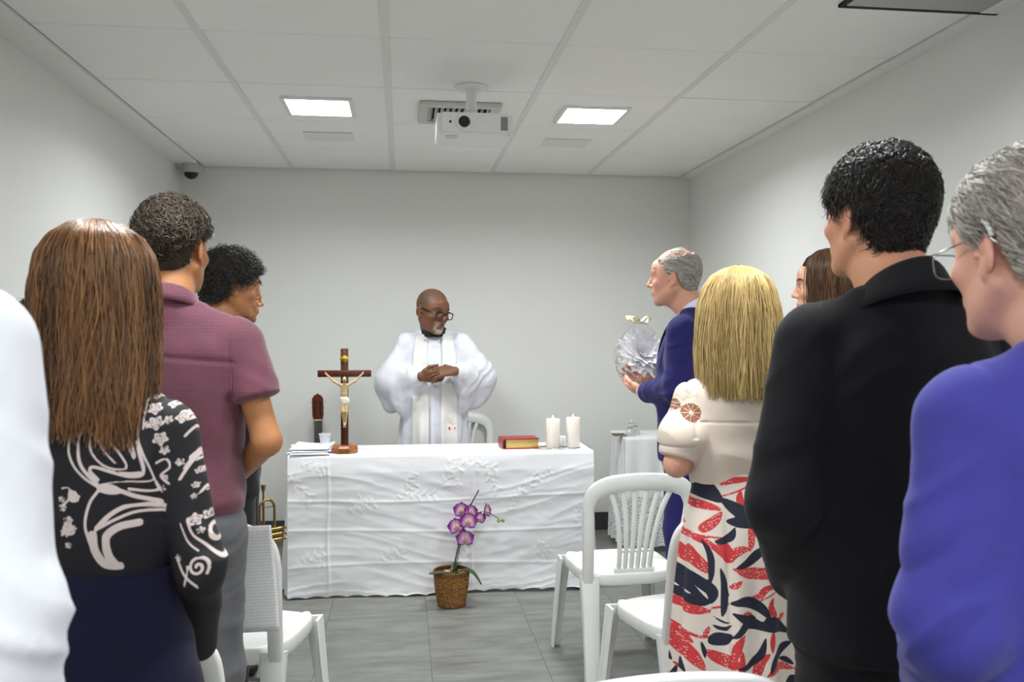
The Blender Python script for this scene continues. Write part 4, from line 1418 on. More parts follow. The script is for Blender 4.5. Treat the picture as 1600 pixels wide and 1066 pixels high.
class Head:
    def __init__(s, c=(0, 0.025, 1.632), yaw=0, pitch=0, roll=0, scale=1.0, fem=False, nose=1.0, jaw=1.0, wide=1.0):
        s.c = np.array(c, float); s.R = Rm(yaw, pitch, roll); s.s = scale; s.fem = fem; s.nose = nose; s.jaw = jaw; s.wide = wide

    def w(s, p):
        return s.c + s.R @ (np.asarray(p, float) * s.s)

    def inv(s, P):
        return ((P - s.c) @ s.R) / s.s

    def mat(s):
        M = np.eye(4); M[:3, :3] = s.R * s.s; M[:3, 3] = s.c
        return Matrix(M.tolist())

    def ell(s, v, c, r, R=None, k=0.01, op='add'):
        M = s.R if R is None else s.R @ R
        v.ell(s.w(c), np.asarray(r) * s.s, M, k * s.s, op)

    def seg(s, v, a, b, ra, rb, k=0.01, op='add'):
        v.seg(s.w(a), s.w(b), ra * s.s, rb * s.s, k * s.s, op)

    def carve(s, v):
        n, j, wd = s.nose, s.jaw, s.wide
        s.ell(v, (0, -0.015, 0.035), (0.076 * wd, 0.098, 0.088), None, 0.01)
        s.ell(v, (0, 0.028, -0.012), (0.064 * wd, 0.066, 0.080), None, 0.03)
        s.ell(v, (0, 0.035, -0.062), (0.050 * wd * j, 0.052, 0.048), None, 0.03)
        for q in (-1, 1):
            s.seg(v, (q * 0.056 * wd * j, -0.012, -0.050), (q * 0.022, 0.070, -0.098), 0.017, 0.015, 0.022)
            s.ell(v, (q * 0.043 * wd, 0.060, -0.024), (0.020, 0.020, 0.016), None, 0.02)
            s.seg(v, (q * 0.010, 0.087, 0.026), (q * 0.045 * wd, 0.070, 0.026), 0.010 if not s.fem else 0.007, 0.008, 0.012)
        s.ell(v, (0, 0.073, 0.048), (0.045, 0.018, 0.030), None, 0.02)
        s.ell(v, (0, 0.076, -0.101), (0.021 * j, 0.016, 0.015), None, 0.016)
        # eye sockets and lids
        for q in (-1, 1):
            s.ell(v, (q * 0.031, 0.096, 0.003), (0.017, 0.015, 0.011), None, 0.010, 'sub')
            s.ell(v, (q * 0.031, 0.0745, 0.0005), (0.0150, 0.0125, 0.0125), None, 0.004)
            s.ell(v, (q * 0.031, 0.0885, -0.0005), (0.0105, 0.005, 0.0033), None, 0.001, 'sub')
        # nose
        s.seg(v, (0, 0.086, 0.020), (0, 0.104 + 0.006 * n, -0.022), 0.0075, 0.0095 * n, 0.010)
        s.ell(v, (0, 0.103 + 0.006 * n, -0.026), (0.0105 * n, 0.0095, 0.0085), None, 0.008)
        for q in (-1, 1):
            s.ell(v, (q * 0.0115 * n, 0.096, -0.031), (0.0075 * n, 0.010, 0.0075), None, 0.007)
            s.ell(v, (q * 0.0062 * n, 0.103, -0.0375), (0.0032, 0.004, 0.003), None, 0.002, 'sub')
        # mouth
        s.ell(v, (0, 0.083, -0.062), (0.030, 0.016, 0.018), None, 0.014)
        s.ell(v, (0, 0.0945, -0.0575), (0.021, 0.0075, 0.0055), None, 0.006)
        s.ell(v, (0, 0.0935, -0.0685), (0.018, 0.0080, 0.0060), None, 0.006)
        s.ell(v, (0, 0.102, -0.0628), (0.020, 0.009, 0.0014), None, 0.002, 'sub')
        # ears
        for q in (-1, 1):
            Re = np.array(Matrix.Rotation(math.radians(q * 26), 3, 'Z') @ Matrix.Rotation(math.radians(-10), 3, 'X'))
            x0 = 0.0765 * wd
            s.ell(v, (q * x0, -0.012, -0.006), (0.0080, 0.0205, 0.0335), Re, 0.005)
            s.ell(v, (q * (x0 - 0.003), -0.002, -0.036), (0.0065, 0.010, 0.012), Re, 0.006)
            s.ell(v, (q * (x0 + 0.0095), -0.009, -0.002), (0.0068, 0.0125, 0.0235), Re, 0.004, 'sub')
            s.ell(v, (q * (x0 + 0.004), -0.011, 0.0), (0.005, 0.0065, 0.015), Re, 0.004)
            s.ell(v, (q * (x0 + 0.002), 0.004, -0.012), (0.004, 0.004, 0.006), Re, 0.003)

    def neck(s, v, base=(0, -0.035, 1.44), r=0.056):
        a = s.w((0, -0.022, -0.055))
        b = np.asarray(base, float)
        m = (a + b) / 2 + np.array([0, 0.004, 0])
        v.eseg(a, m, (r, r * 1.02), (r * 0.98, r), s.R @ np.array([1.0, 0, 0]), 0.03)
        v.eseg(m, b, (r * 0.98, r), (r * 1.15, r * 1.1), (1, 0, 0), 0.03)
        # throat
        v.seg(s.w((0, 0.022, -0.085)), b + np.array([0, 0.045, 0.035]), r * 0.62, r * 0.6, 0.03)


def hand(v, wrist, fdir, palm, thumb, curl=(0.5, 0.6, 0.7), sc=1.0, spread=0.06, thumb_curl=0.5):
    """fdir: along the fingers, palm: where the palm faces, thumb: side of the thumb"""
    W_ = np.asarray(wrist, float)
    f = np.asarray(fdir, float); f /= np.linalg.norm(f)
    p = np.asarray(palm, float); p = p - f * (p @ f); p /= np.linalg.norm(p)
    u = np.cross(f, p)
    if u @ np.asarray(thumb, float) < 0: u = -u
    kn = W_ + f * 0.085 * sc
    v.eseg(W_ + f * 0.005, kn, (0.029 * sc, 0.017 * sc), (0.038 * sc, 0.0125 * sc), u, 0.012)
    v.ell(W_ + f * 0.038 * sc + u * 0.028 * sc + p * 0.010 * sc, np.array([0.017, 0.017, 0.026]) * sc, rot_to(f), 0.012)
    lens = (0.044, 0.049, 0.046, 0.036)
    for i in range(4):
        o = (1.5 - i) * 0.0195 * sc
        d = f + u * (1.5 - i) * spread
        d /= np.linalg.norm(d)
        q = kn + u * o - f * (0.004 if i in (0, 3) else 0)
        L = lens[i] * sc
        ang = 0
        r0 = 0.0092 * sc
        for s_, (fr, cu) in enumerate(zip((1.0, 0.62, 0.5), curl)):
            ang += cu
            dd = d * math.cos(ang) + p * math.sin(ang)
            q2 = q + dd * L * fr
            v.seg(q, q2, r0, r0 * 0.92, 0.003)
            q = q2; r0 *= 0.92
    q = W_ + f * 0.026 * sc + u * 0.030 * sc + p * 0.008 * sc
    d = f * 0.75 + u * 0.65 + p * 0.2
    d /= np.linalg.norm(d)
    q2 = q + d * 0.036 * sc
    v.seg(q, q2, 0.0125 * sc, 0.0105 * sc, 0.008)
    d2 = f * 0.9 + u * (0.45 - thumb_curl * 0.6) + p * thumb_curl * 0.6
    d2 /= np.linalg.norm(d2)
    q3 = q2 + d2 * 0.030 * sc
    v.seg(q2, q3, 0.0105 * sc, 0.0095 * sc, 0.004)
    v.seg(q3, q3 + (d2 + p * 0.2) * 0.020 * sc, 0.0095 * sc, 0.0078 * sc, 0.004)


# arms: shoulder, elbow, wrist plus hand frame
REST_L = dict(sh=(-0.180, 0, 1.405), el=(-0.235, -0.03, 1.12), wr=(-0.225, 0.03, 0.88), f=(0, 0.15, -1), p=(1, 0, 0), th=(0, 1, 0))
CLASP_L = dict(sh=(-0.180, 0, 1.405), el=(-0.245, -0.02, 1.12), wr=(-0.085, 0.185, 0.985), f=(0.8, 0.35, -0.4), p=(0.3, -0.9, 0), th=(0, 0, 1))


def mirror(a):
    return {k: (-v[0], v[1], v[2]) for k, v in a.items()}


REST_R, CLASP_R = mirror(REST_L), mirror(CLASP_L)
CLASP_R = dict(CLASP_R, wr=(0.085, 0.205, 0.985))


def body_mesh(root, head, arms, col, fine=0.0042, hands=None, skin='skin', lips=(0.55, 0.22, 0.2), neck_r=0.056, neck_base=(0, -0.035, 1.44),
              paint=None, build=1.0, legs=True, hand_fine=0.0055, sleeves=None, curl=(0.5, 0.6, 0.7), hand_sc=1.0, shoulder=0.0, arm_r=(0.043, 0.037, 0.025)):
    c = head.c
    hr = 0.135 * head.s
    fx, fy_, fz = [(c[0] - hr, c[0] + hr, fine)], [(c[1] - hr, c[1] + hr + 0.01, fine)], [(c[2] - 0.15 * head.s, c[2] + 0.14 * head.s, fine)]
    for a in arms:
        w = np.asarray(a['wr'], float); f = np.asarray(a['f'], float); f = f / np.linalg.norm(f)
        q = w + f * 0.08
        r = 0.105
        fx.append((q[0] - r, q[0] + r, hand_fine)); fy_.append((q[1] - r, q[1] + r, hand_fine)); fz.append((q[2] - r, q[2] + r, hand_fine))
    H = 0.014
    v = Vol(axis(-0.46, 0.46, H, fx), axis(-0.32, 0.62, H, fy_), axis(-0.03, 1.86, H, fz))
    b = build
    v.loft([(0.86, 0, -0.01, 0.145 * b, 0.09 * b, 0.10 * b), (0.95, 0, -0.01, 0.160 * b, 0.10 * b, 0.115 * b), (1.08, 0, 0, 0.140 * b, 0.10 * b, 0.09 * b), (1.25, 0, -0.005, 0.155 * b, 0.105 * b, 0.10 * b),
            (1.36, 0, -0.015, 0.150 * b, 0.085 * b, 0.09 * b), (1.43, 0, -0.025, 0.10 * b, 0.06 * b, 0.065 * b)], 2.2, 0.03)
    for q in (-1, 1):
        v.seg((q * 0.04, -0.03, 1.430), (q * (0.150 + shoulder), -0.01, 1.380), 0.042, 0.040, 0.03)
        v.chain([(q * 0.085, -0.01, 0.90), (q * 0.095, 0.005, 0.49), (q * 0.10, -0.01, 0.09)], (0.075, 0.050, 0.034), 0.02)
        v.eseg((q * 0.10, -0.02, 0.055), (q * 0.11, 0.13, 0.028), (0.030, 0.030), (0.036, 0.020), (1, 0, 0), 0.02)
    for a in arms:
        sh_ = np.asarray(a['sh'], float) - np.array([math.copysign(0.012, a['sh'][0]), 0, 0.022])
        v.chain([sh_, a['el'], a['wr']], arm_r, 0.02)
        hand(v, a['wr'], a['f'], a['p'], a['th'], a.get('curl', curl), a.get('sc', hand_sc), a.get('spread', 0.06), a.get('tc', 0.5))
    head.neck(v, neck_base, neck_r)
    head.carve(v)
    P, Q = v.mesh(0)
    me = np_mesh('body', P, Q)
    L = head.inv(P)
    C = np.tile(np.array(col, float), (len(P), 1))
    def blend(m, cc):
        return C * (1 - m[:, None]) + np.array(cc)[None, :] * m[:, None]
    lm = np.clip(1.6 * np.exp(-((L[:, 0] / 0.020) ** 4) - ((L[:, 2] + 0.063) / 0.0085) ** 4) * (L[:, 1] > 0.083) - 0.2, 0, 1)
    C = blend(lm * 0.8, lips)
    red = np.exp(-(((np.abs(L[:, 0]) - 0.045) / 0.02) ** 2 + ((L[:, 1] - 0.06) / 0.04) ** 2 + ((L[:, 2] + 0.03) / 0.02) ** 2)) * 0.25
    red = np.maximum(red, np.exp(-((np.abs(L[:, 0]) - 0.082) / 0.012) ** 2 - ((L[:, 1] + 0.012) / 0.03) ** 2 - ((L[:, 2] + 0.006) / 0.04) ** 2) * 0.3)
    C = blend(red, np.array(col) * np.array([1.05, 0.72, 0.68]))
    if paint:
        C = paint(P, L, C)
    set_attr(me, 'col', C)
    ob = link('body', me, skin_mat(skin), root)
    return ob, P, Q


def eyes(root, head, iris=(0.09, 0.05, 0.03), brow=None):
    t = MATS.get('eyeball')
    if t is None:
        t = plain('eyeball', srgb(226, 222, 216), 0.15)
    for q in (-1, 1):
        e = MB().lathe([(0.0118 * math.sin(a), -0.0118 * math.cos(a)) for a in np.linspace(0, math.pi, 12)], (0, 0, 0), 18).build('eye', t, root)
        e.matrix_local = head.mat() @ Matrix.Translation((q * 0.031, 0.0738, -0.0005))
        i = MB().lathe([(0.0, 0.0003), (0.0055, -0.0004), (0.0056, -0.001)], (0, 0.0118, 0), 14, Matrix.Rotation(math.radians(-90), 3, 'X')).build('iris', plain('iris_dark', iris, 0.1), e)
        if brow is not None:
            N = 60
            u = np.linspace(0, 1, N)
            x = q * (0.014 + 0.034 * u); z = 0.026 + 0.006 * np.sin(u * 2.4) + RNG.normal(0, 0.0016, N); y = 0.0945 - 0.018 * u ** 2
            st = np.stack([np.stack([x, y, z], 1), np.stack([x + q * 0.005, y + 0.001 - 0.003 * u, z + 0.003 - 0.004 * u], 1), np.stack([x + q * 0.010, y - 0.004 * u, z + 0.002 - 0.006 * u], 1)], 1)
            strands('eyebrow', st, 0.0009, brow, root, head.mat())


def strands(name, paths, r, mat, parent, M=None, tone=None, taper=0.35, sides=3):
    """many thin tapering tubes as one mesh; paths (N, P, 3)"""
    paths = np.asarray(paths, float)
    N, Pn, _ = paths.shape
    T = np.gradient(paths, axis=1)
    T /= np.linalg.norm(T, axis=2, keepdims=True) + 1e-9
    ref = RNG.normal(size=(N, 1, 3))
    U = np.cross(T, ref); U /= np.linalg.norm(U, axis=2, keepdims=True) + 1e-9
    Wv = np.cross(T, U)
    rad = (np.asarray(r) * np.ones(N))[:, None] * (1 - (1 - taper) * np.linspace(0, 1, Pn) ** 1.5)[None, :]
    V = np.zeros((N, Pn, sides, 3))
    for k in range(sides):
        a = 2 * math.pi * k / sides
        V[:, :, k] = paths + (U * math.cos(a) + Wv * math.sin(a)) * rad[..., None]
    ids = np.arange(N * Pn * sides).reshape(N, Pn, sides)
    q = np.stack([ids[:, :-1], np.roll(ids, -1, 2)[:, :-1], np.roll(ids, -1, 2)[:, 1:], ids[:, 1:]], -1).reshape(-1, 4)
    me = np_mesh(name, V.reshape(-1, 3), q)
    tn = RNG.random(N) if tone is None else tone
    set_attr(me, 'tone', np.repeat(tn, Pn * sides))
    ob = link(name, me, mat, parent)
    if M is not None:
        ob.matrix_local = M
    return ob


HZ = np.array([-0.085, -0.07, -0.05, -0.02, 0.01, 0.035, 0.06, 0.08, 0.10, 0.115, 0.1235])
HA = np.array([0.055, 0.058, 0.064, 0.070, 0.0745, 0.0765, 0.0735, 0.066, 0.051, 0.032, 0.001])
HB = np.array([0.052, 0.060, 0.071, 0.084, 0.0945, 0.0985, 0.0945, 0.085, 0.066, 0.041, 0.001])
HY = np.array([-0.024, -0.022, -0.018, -0.015, -0.015, -0.015, -0.015, -0.015, -0.015, -0.015, -0.015])
LINE_Y = np.array([-0.13, -0.07, -0.045, -0.03, -0.005, 0.012, 0.03, 0.055, 0.075])
LINE_M = np.array([-0.070, -0.062, -0.045, 0.010, 0.028, 0.0, 0.028, 0.060, 0.078])


def scalp(phi, z, off=0.0):
    a = np.interp(z, HZ, HA) + off; b = np.interp(z, HZ, HB) + off
    return np.stack([a * np.sin(phi), np.interp(z, HZ, HY) + b * np.cos(phi), z], -1)


def short_hair(root, head, mat, n=2600, thick=0.012, length=0.035, lift=0.5, curl=0.0, comb=(0, -0.3, -0.6), line=None, top_skip=None, rad=0.0014, steps=6, tones=None, thick_fn=None, wide=1.0, jit=0.35, cap=0.12):
    """cap of hair with locks growing out of it (head space)"""
    LM = LINE_M if line is None else line
    M = head.mat()
    v = uvol((-0.12, -0.15, -0.10), (0.12, 0.12, 0.165), 0.0055)
    X, Y, Z = v.xs[:, None, None], v.ys[None, :, None], v.zs[None, None, :]
    zc_ = np.clip(Z, HZ[0], HZ[-1])
    a = np.interp(zc_.ravel(), HZ, HA).reshape(Z.shape); b = np.interp(zc_.ravel(), HZ, HB).reshape(Z.shape); cy_ = np.interp(zc_.ravel(), HZ, HY).reshape(Z.shape)
    e1 = np.sqrt((X / wide / 0.0765) ** 2 + ((Y + 0.015) / 0.0985) ** 2 + ((Z - 0.035) / 0.0885) ** 2)
    d_up = (e1 - 1) * 0.08
    d_lo = (np.sqrt((X / wide / a) ** 2 + ((Y - cy_) / b) ** 2) - 1) * np.minimum(a, b)
    d = np.where(Z > 0.035, d_up, d_lo)
    G = np.stack(np.broadcast_arrays(X, Y, Z), -1)
    nz_ = fbm(G * 34, 5, 2) - 0.5
    tk = (thick if thick_fn is None else thick_fn(X, Y, Z) * thick) * 0.78
    d = d - tk - nz_ * 0.012 * min(1, thick / 0.01)
    ln = np.interp(Y.ravel(), LINE_Y, LM).reshape(Y.shape)
    d = np.maximum(d, (ln - Z) * 0.8 - nz_ * 0.004)
    if top_skip is not None:
        d = np.maximum(d, top_skip(X, Y, Z))
    v.D = d.astype(np.float32)
    P, Q = v.mesh(1)
    me = np_mesh('hair', P, Q)
    set_attr(me, 'tone', np.full(len(P), cap))
    hb = link('hair', me, matte(mat), root); hb.matrix_local = M
    # locks that follow the head's surface
    z = RNG.uniform(-0.07, 0.1225, n * 3)
    ph = RNG.uniform(-math.pi, math.pi, n * 3)
    S = scalp(ph, z)
    above = z - np.interp(S[:, 1], LINE_Y, LM)
    keep = above > 0.003
    if top_skip is not None:
        keep &= top_skip(S[:, 0], S[:, 1], S[:, 2]) < -0.002
    S, above = S[keep][:n], above[keep][:n]
    n1 = len(S)
    CC = np.array([0, -0.015, 0.03])
    tf = np.ones(n1) if thick_fn is None else thick_fn(S[:, 0], S[:, 1], S[:, 2]) * np.ones(n1)

    def surf(p):
        q = p - np.array([0, -0.015, 0.035])
        k_ = 1 / (np.sqrt((q[:, 0] / 0.0765) ** 2 + (q[:, 1] / 0.0985) ** 2 + (q[:, 2] / 0.0885) ** 2) + 1e-9)
        up = np.array([0, -0.015, 0.035]) + q * k_[:, None]
        a_ = np.interp(p[:, 2], HZ, HA); b_ = np.interp(p[:, 2], HZ, HB); c_ = np.interp(p[:, 2], HZ, HY)
        kk = 1 / (np.sqrt((p[:, 0] / a_) ** 2 + ((p[:, 1] - c_) / b_) ** 2) + 1e-9)
        lo_ = np.stack([p[:, 0] * kk, c_ + (p[:, 1] - c_) * kk, p[:, 2]], 1)
        return np.where((p[:, 2] > 0.035)[:, None], up, lo_)

    cmb = np.array(comb)
    d = cmb[None, :] + RNG.normal(0, jit, S.shape)
    L = length * RNG.uniform(0.6, 1.2, n1) * np.clip(tf, 0.15, 1)
    L = np.minimum(L, np.clip(above, 0, 1) * 1.5 + 0.012)
    base_off = thick * tf * RNG.uniform(0.80, 1.25, n1)
    sg = RNG.choice([-1.0, 1.0], n1); phs = RNG.uniform(0, 6.28, n1)
    p = S.copy()
    path = []
    for i in range(steps):
        p = surf(p)
        N_ = p - CC; N_ /= np.linalg.norm(N_, axis=1, keepdims=True)
        f_ = i / (steps - 1)
        off = base_off + lift * L * f_ ** 1.5 + curl * 0.35 * L * np.sin(phs + i * 1.4) * f_ - 0.004 * tf * f_ ** 3
        path.append((p + N_ * off[:, None]) * np.array([wide, 1, 1]))
        d = d - N_ * (d * N_).sum(1, keepdims=True)
        d /= np.linalg.norm(d, axis=1, keepdims=True) + 1e-9
        d = d + np.cross(N_, d) * (sg * curl)[:, None]
        p = p + d * (L / (steps - 1))[:, None]
        d = d + (cmb - N_ * (N_ @ cmb)[:, None]) * 0.15
    tn = RNG.random(len(S)) if tones is None else tones(S)
    strands('hair_locks', np.stack(path, 1), rad, mat, hb, None, tn)
    hb.children[0].name = 'hair_locks'
    return hb


def long_hair(root, head, mat, prof, zend, n=2400, face=1.0, rad=0.0016, wave=0.006, tones=None, part=0.0, pts=26, base_tone=0.1, seed=3, end_j=0.05, sweep=None):
    """prof: rows (z, cy, a, b) of the hair's outer surface in person space around the head's axis"""
    A = np.array(prof, float)[::-1]
    cx, cy0 = head.c[0], head.c[1]
    fz = lambda z, i: np.interp(z, A[:, 0], A[:, i])
    ztop = A[-1, 0]
    rg = np.random.default_rng(seed)
    yaw = math.atan2(head.R[0, 1], head.R[1, 1])     # where the face looks
    # inner volume
    xs_ = axis(cx - 0.24, cx + 0.24, 0.008); ys_ = axis(cy0 - 0.26, cy0 + 0.22, 0.008); zs_ = axis(zend - 0.05, ztop + 0.04, 0.008)
    v = Vol(xs_, ys_, zs_)
    X, Y, Z = xs_[:, None, None], ys_[None, :, None], zs_[None, None, :]
    zc_ = np.clip(Z, A[0, 0], ztop)
    a = fz(zc_.ravel(), 2).reshape(Z.shape); b = fz(zc_.ravel(), 3).reshape(Z.shape); yy = cy0 + fz(zc_.ravel(), 1).reshape(Z.shape)
    d = (np.sqrt(((X - cx) / a) ** 2 + ((Y - yy) / b) ** 2) - 1) * np.minimum(a, b) + 0.010
    d = np.maximum(d, Z - ztop + 0.006)
    ang = np.arctan2(X - cx, Y - cy0)
    da = np.abs((ang - yaw + math.pi) % (2 * math.pi) - math.pi)
    # open the face
    d = np.maximum(d, np.where(Z < head.c[2] + 0.075 * head.s, (face - da) * 0.09, -1))
    d = np.maximum(d, (zend + 0.06) - Z)
    # keep the neck side hollow towards the front
    v.D = d.astype(np.float32)
    P, Q = v.mesh(2)
    me = np_mesh('hair', P, Q)
    set_attr(me, 'tone', np.full(len(P), base_tone))
    hb = link('hair', me, matte(mat), root)
    # strands over it
    th = rg.uniform(-math.pi, math.pi, n)
    th = th[np.abs(th) > face * rg.uniform(0.85, 1.25, n)]
    n = len(th)
    lay = rg.uniform(0.84, 1.02, n)
    cl = np.stack([np.sin(th) * 5, np.cos(th) * 5, np.full(n, 1.5 + seed)], 1)
    lay = lay + 0.10 * (fbm(cl, seed, 2) - 0.5)
    clump = fbm(cl * 2.2, seed + 3, 2)
    s0 = rg.uniform(0, 0.35, n) ** 1.6
    ze = zend + rg.exponential(end_j, n) * 0.6 - 0.02 + 2.2 * end_j * (fbm(cl * 1.7, seed + 8, 2) - 0.35)
    u = np.linspace(0, 1, pts)[None, :]
    zt = ztop - 0.001 - s0[:, None] * (ztop - head.c[2])
    # go dense near the top so the crown is round
    uu_ = u ** 1.35
    z = zt + (ze[:, None] - zt) * uu_
    ph = th[:, None] + rg.normal(0, 0.05, (n, 1)) + 0.5 * (clump[:, None] - 0.5) * u ** 1.5 + 0.10 * np.sin(u * 5 + rg.uniform(0, 6, (n, 1))) * (u > 0.1) * 0.6
    aa = np.interp(z, A[:, 0], A[:, 2]); bb = np.interp(z, A[:, 0], A[:, 3]); yc_ = np.interp(z, A[:, 0], A[:, 1])
    wv = wave * np.sin(u * 14 + rg.uniform(0, 6, (n, 1))) * u
    lay2 = lay[:, None] * (1 - 0.0 * u)
    x = cx + aa * np.sin(ph + yaw) * lay2 + wv + part * (1 - u) ** 6
    y = cy0 + yc_ + bb * np.cos(ph + yaw) * lay2 + wv * 0.5
    if sweep is not None:
        x, y, z = sweep(x, y, z, th, u)
    path = np.stack([x, y, z], -1)
    tn = rg.random(n) if tones is None else tones(th, lay, rg)
    tn = np.clip(tn * 0.75 + (clump - 0.5) * 0.9 + 0.12, 0, 1)
    ob = strands('hair_strands', path, rad, mat, hb, None, tn, 0.45)
    return hb


def subdiv(P, Q):
    """split every quad in four"""
    n = len(P)
    e = np.concatenate([Q[:, [0, 1]], Q[:, [1, 2]], Q[:, [2, 3]], Q[:, [3, 0]]])
    es = np.sort(e, 1)
    key = es[:, 0].astype(np.int64) * n + es[:, 1]
    u_, inv_ = np.unique(key, return_inverse=True)
    mid = (P[u_ // n] + P[u_ % n]) / 2
    m = len(Q)
    E_ = inv_.reshape(4, m).T + n
    ctr = P[Q].mean(1)
    ci = np.arange(m) + n + len(u_)
    P2 = np.concatenate([P, mid, ctr])
    Q2 = np.concatenate([np.stack([Q[:, k], E_[:, k], ci, E_[:, (k + 3) % 4]], 1) for k in range(4)])
    return P2, Q2


def crease(P, d, fa, fl, seed, amp, sharp=1.0, warp=0.6):
    """cloth creases running across direction d: fa, frequency across them, fl along them"""
    R_ = rot_to(d)
    q = P @ R_
    w = (fbm(P * 7 + seed, seed, 2) - 0.5) * warp
    n_ = vnoise(np.stack([q[:, 0] * fl + seed * 3.1, q[:, 1] * fl + 7.7, q[:, 2] * fa + w * 3], 1), seed)
    r_ = 1 - np.abs(2 * n_ - 1)
    return amp * (r_ ** sharp - 0.4)


def cloth(name, v, mat, root, folds=(), smooth=2, attrs=None, disp=None, sub=0):
    """mesh a garment volume; folds: (amp, (fx, fy, fz), seed, sharp)"""
    P, Q = v.mesh(smooth)
    for _ in range(sub):
        P, Q = subdiv(P, Q)
    if sub:
        P = relax(P, Q, 0.5)
    N_ = normals(P, Q)
    tot = np.zeros(len(P))
    for (amp, fr, seed, sharp) in folds:
        n_ = fbm(P * np.array(fr) + 0.35 * (fbm(P * 9, seed + 50, 2)[:, None] - 0.5) * 3, seed, 2)
        r_ = 1 - np.abs(2 * n_ - 1)
        tot += amp * (r_ ** sharp - 0.45)
    if disp is not None:
        tot = tot + disp(P, N_)
    P2 = P + N_ * tot[:, None]
    me = np_mesh(name, P2, Q)
    if attrs:
        for k_, d_ in attrs(P, N_).items():
            set_attr(me, k_, d_)
    return link(name, me, mat, root)


def shoes(root, mat, dx=0.105, heel=0.0, parent_names=('shoe', 'shoe')):
    for q in (-1, 1):
        v = uvol((q * dx - 0.07, -0.12, -0.012), (q * dx + 0.07, 0.22, 0.13), 0.008)
        v.eseg((q * dx, -0.05, 0.045), (q * dx + q * 0.01, 0.13, 0.030), (0.040, 0.048), (0.046, 0.030), (1, 0, 0), 0.02)
        v.seg((q * dx, -0.045, 0.05), (q * dx, -0.03, 0.085), 0.043, 0.040, 0.02)
        v.cut((0, 0, 0.002), (0, 0, -1))
        v.cut((0, 0, 0.105), (0, 0, 1))
        P, Q = v.mesh(1)
        P[:, 2] = np.maximum(P[:, 2], 0.001)
        link('shoe', np_mesh('shoe', P, Q), mat, root)


def trousers(root, mat, top=1.02, hip=0.185, hem=0.05, wide=1.0, name='trousers', folds=((0.006, (9, 9, 16), 4, 1.5),), h=0.010, bb=1.0, stance=0.0, waist=None):
    v = uvol((-0.30, -0.24, hem - 0.03), (0.30, 0.24, top + 0.03), h)
    v.loft([(0.80, 0, -0.01, hip, 0.115 * bb, 0.135 * bb), (0.92, 0, -0.012, hip, 0.125 * bb, 0.140 * bb), (top, 0, 0, waist or hip * 0.92, 0.12 * bb, 0.115 * bb)], 2.4, 0.03)
    for q in (-1, 1):
        x1 = q * (0.105 + stance)
        v.chain([(q * 0.088, -0.008, 0.86), (q * (0.10 + stance * 0.5), 0.004, 0.49), (x1, -0.012, hem)], (0.105 * wide, 0.082 * wide, 0.070 * wide), 0.03)
    v.cut((0, 0, hem), (0, 0, -1))
    return cloth(name, v, mat, root, folds, 2)


def arm_sleeve(v, a, r=(0.066, 0.056, 0.045), frac=1.0, k=0.03):
    sh, el, wr = [np.asarray(a[q], float) for q in ('sh', 'el', 'wr')]
    sh = sh - np.array([math.copysign(0.008, sh[0]), 0, 0.022])
    v.seg(sh, el, r[0], r[1], k)
    v.seg(el, el + (wr - el) * frac, r[1], r[2], k)


def collar(root, name, mat, c, rx, ry, zb, zf, h=0.040, thick=0.004, open_=0.35, flare=0.25, yaw=0.0):
    """folded shirt collar: a band round the neck, open at the front"""
    n_ = 44
    a = np.linspace(open_, 2 * math.pi - open_, n_)
    s = (1 - np.cos(a)) / 2          # 0 front, 1 back
    zt = zf + (zb - zf) * s
    aw = a + yaw
    lev = np.array([(-0.3, 0.0), (0.0, 0.55), (0.15, 1.0), (0.35, 0.95), (0.75, 0.5), (1.15 + 0.0, 0.0)])
    rows = []
    for (o, hh) in ((0.0, 0.0), (0.0, 0.6), (0.002, 0.95), (0.005, 1.0), (0.009, 0.9), (0.014 + flare * 0.01, 0.3), (0.018 + flare * 0.02, -0.15)):
        r_ = 1.0
        rows.append(np.stack([c[0] + (rx + o) * np.sin(aw), c[1] + (ry + o) * np.cos(aw), zt - h + hh * h], 1))
    V = np.concatenate(rows)
    me = np_mesh(name, V, grid_faces(n_, len(rows)))
    ob = link(name, me, mat, root)
    m = ob.modifiers.new('thick', 'SOLIDIFY'); m.thickness = thick; m.offset = 0
    return ob


def glasses(root, head, mat, lens_w=0.050, lens_h=0.036, rim=0.0022, rimless=False):
    g = bpy.data.objects.new('glasses', None)
    COL.objects.link(g); g.parent = root; g.matrix_local = head.mat()
    mb = MB()
    M_L = plain('lens_clear', (1, 1, 1), 0.02, Transmission_Weight=1.0, IOR=1.02)
    for q in (-1, 1):
        pts = []
        for a in np.linspace(0, 2 * math.pi, 33):
            ca, sa = math.cos(a), math.sin(a)
            pts.append((q * 0.033 + lens_w / 2 * math.copysign(abs(ca) ** 0.6, ca), 0.114 - 0.006 * abs(ca), -0.004 + lens_h / 2 * math.copysign(abs(sa) ** 0.6, sa)))
        MB().tube(pts, rim, 8).build('rim', mat, g)
        V = pts[:-1]
        MB().add(V + [(p[0], p[1] + 0.0012, p[2]) for p in V], [tuple(range(32)), tuple(range(32, 64))[::-1]]).build('lens', M_L, g)
        MB().tube([(q * (0.033 + lens_w / 2), 0.110, 0.008), (q * 0.072, 0.095, 0.008), (q * 0.082, 0.02, 0.010), (q * 0.083, -0.02, 0.010), (q * 0.082, -0.04, -0.006)], rim * 1.1, 8).build('temple', mat, g)
    MB().tube([(-0.010, 0.114, 0.004), (0, 0.117, 0.008), (0.010, 0.114, 0.004)], rim, 8).build('bridge', mat, g)
    return g


def person(label, x, y, facing, height, group=None):
    r = empty('person', (x, y, 0), math.radians(-facing), label, 'person', group)
    s = height / 1.753
    r.scale = (s, s, s)
    return r

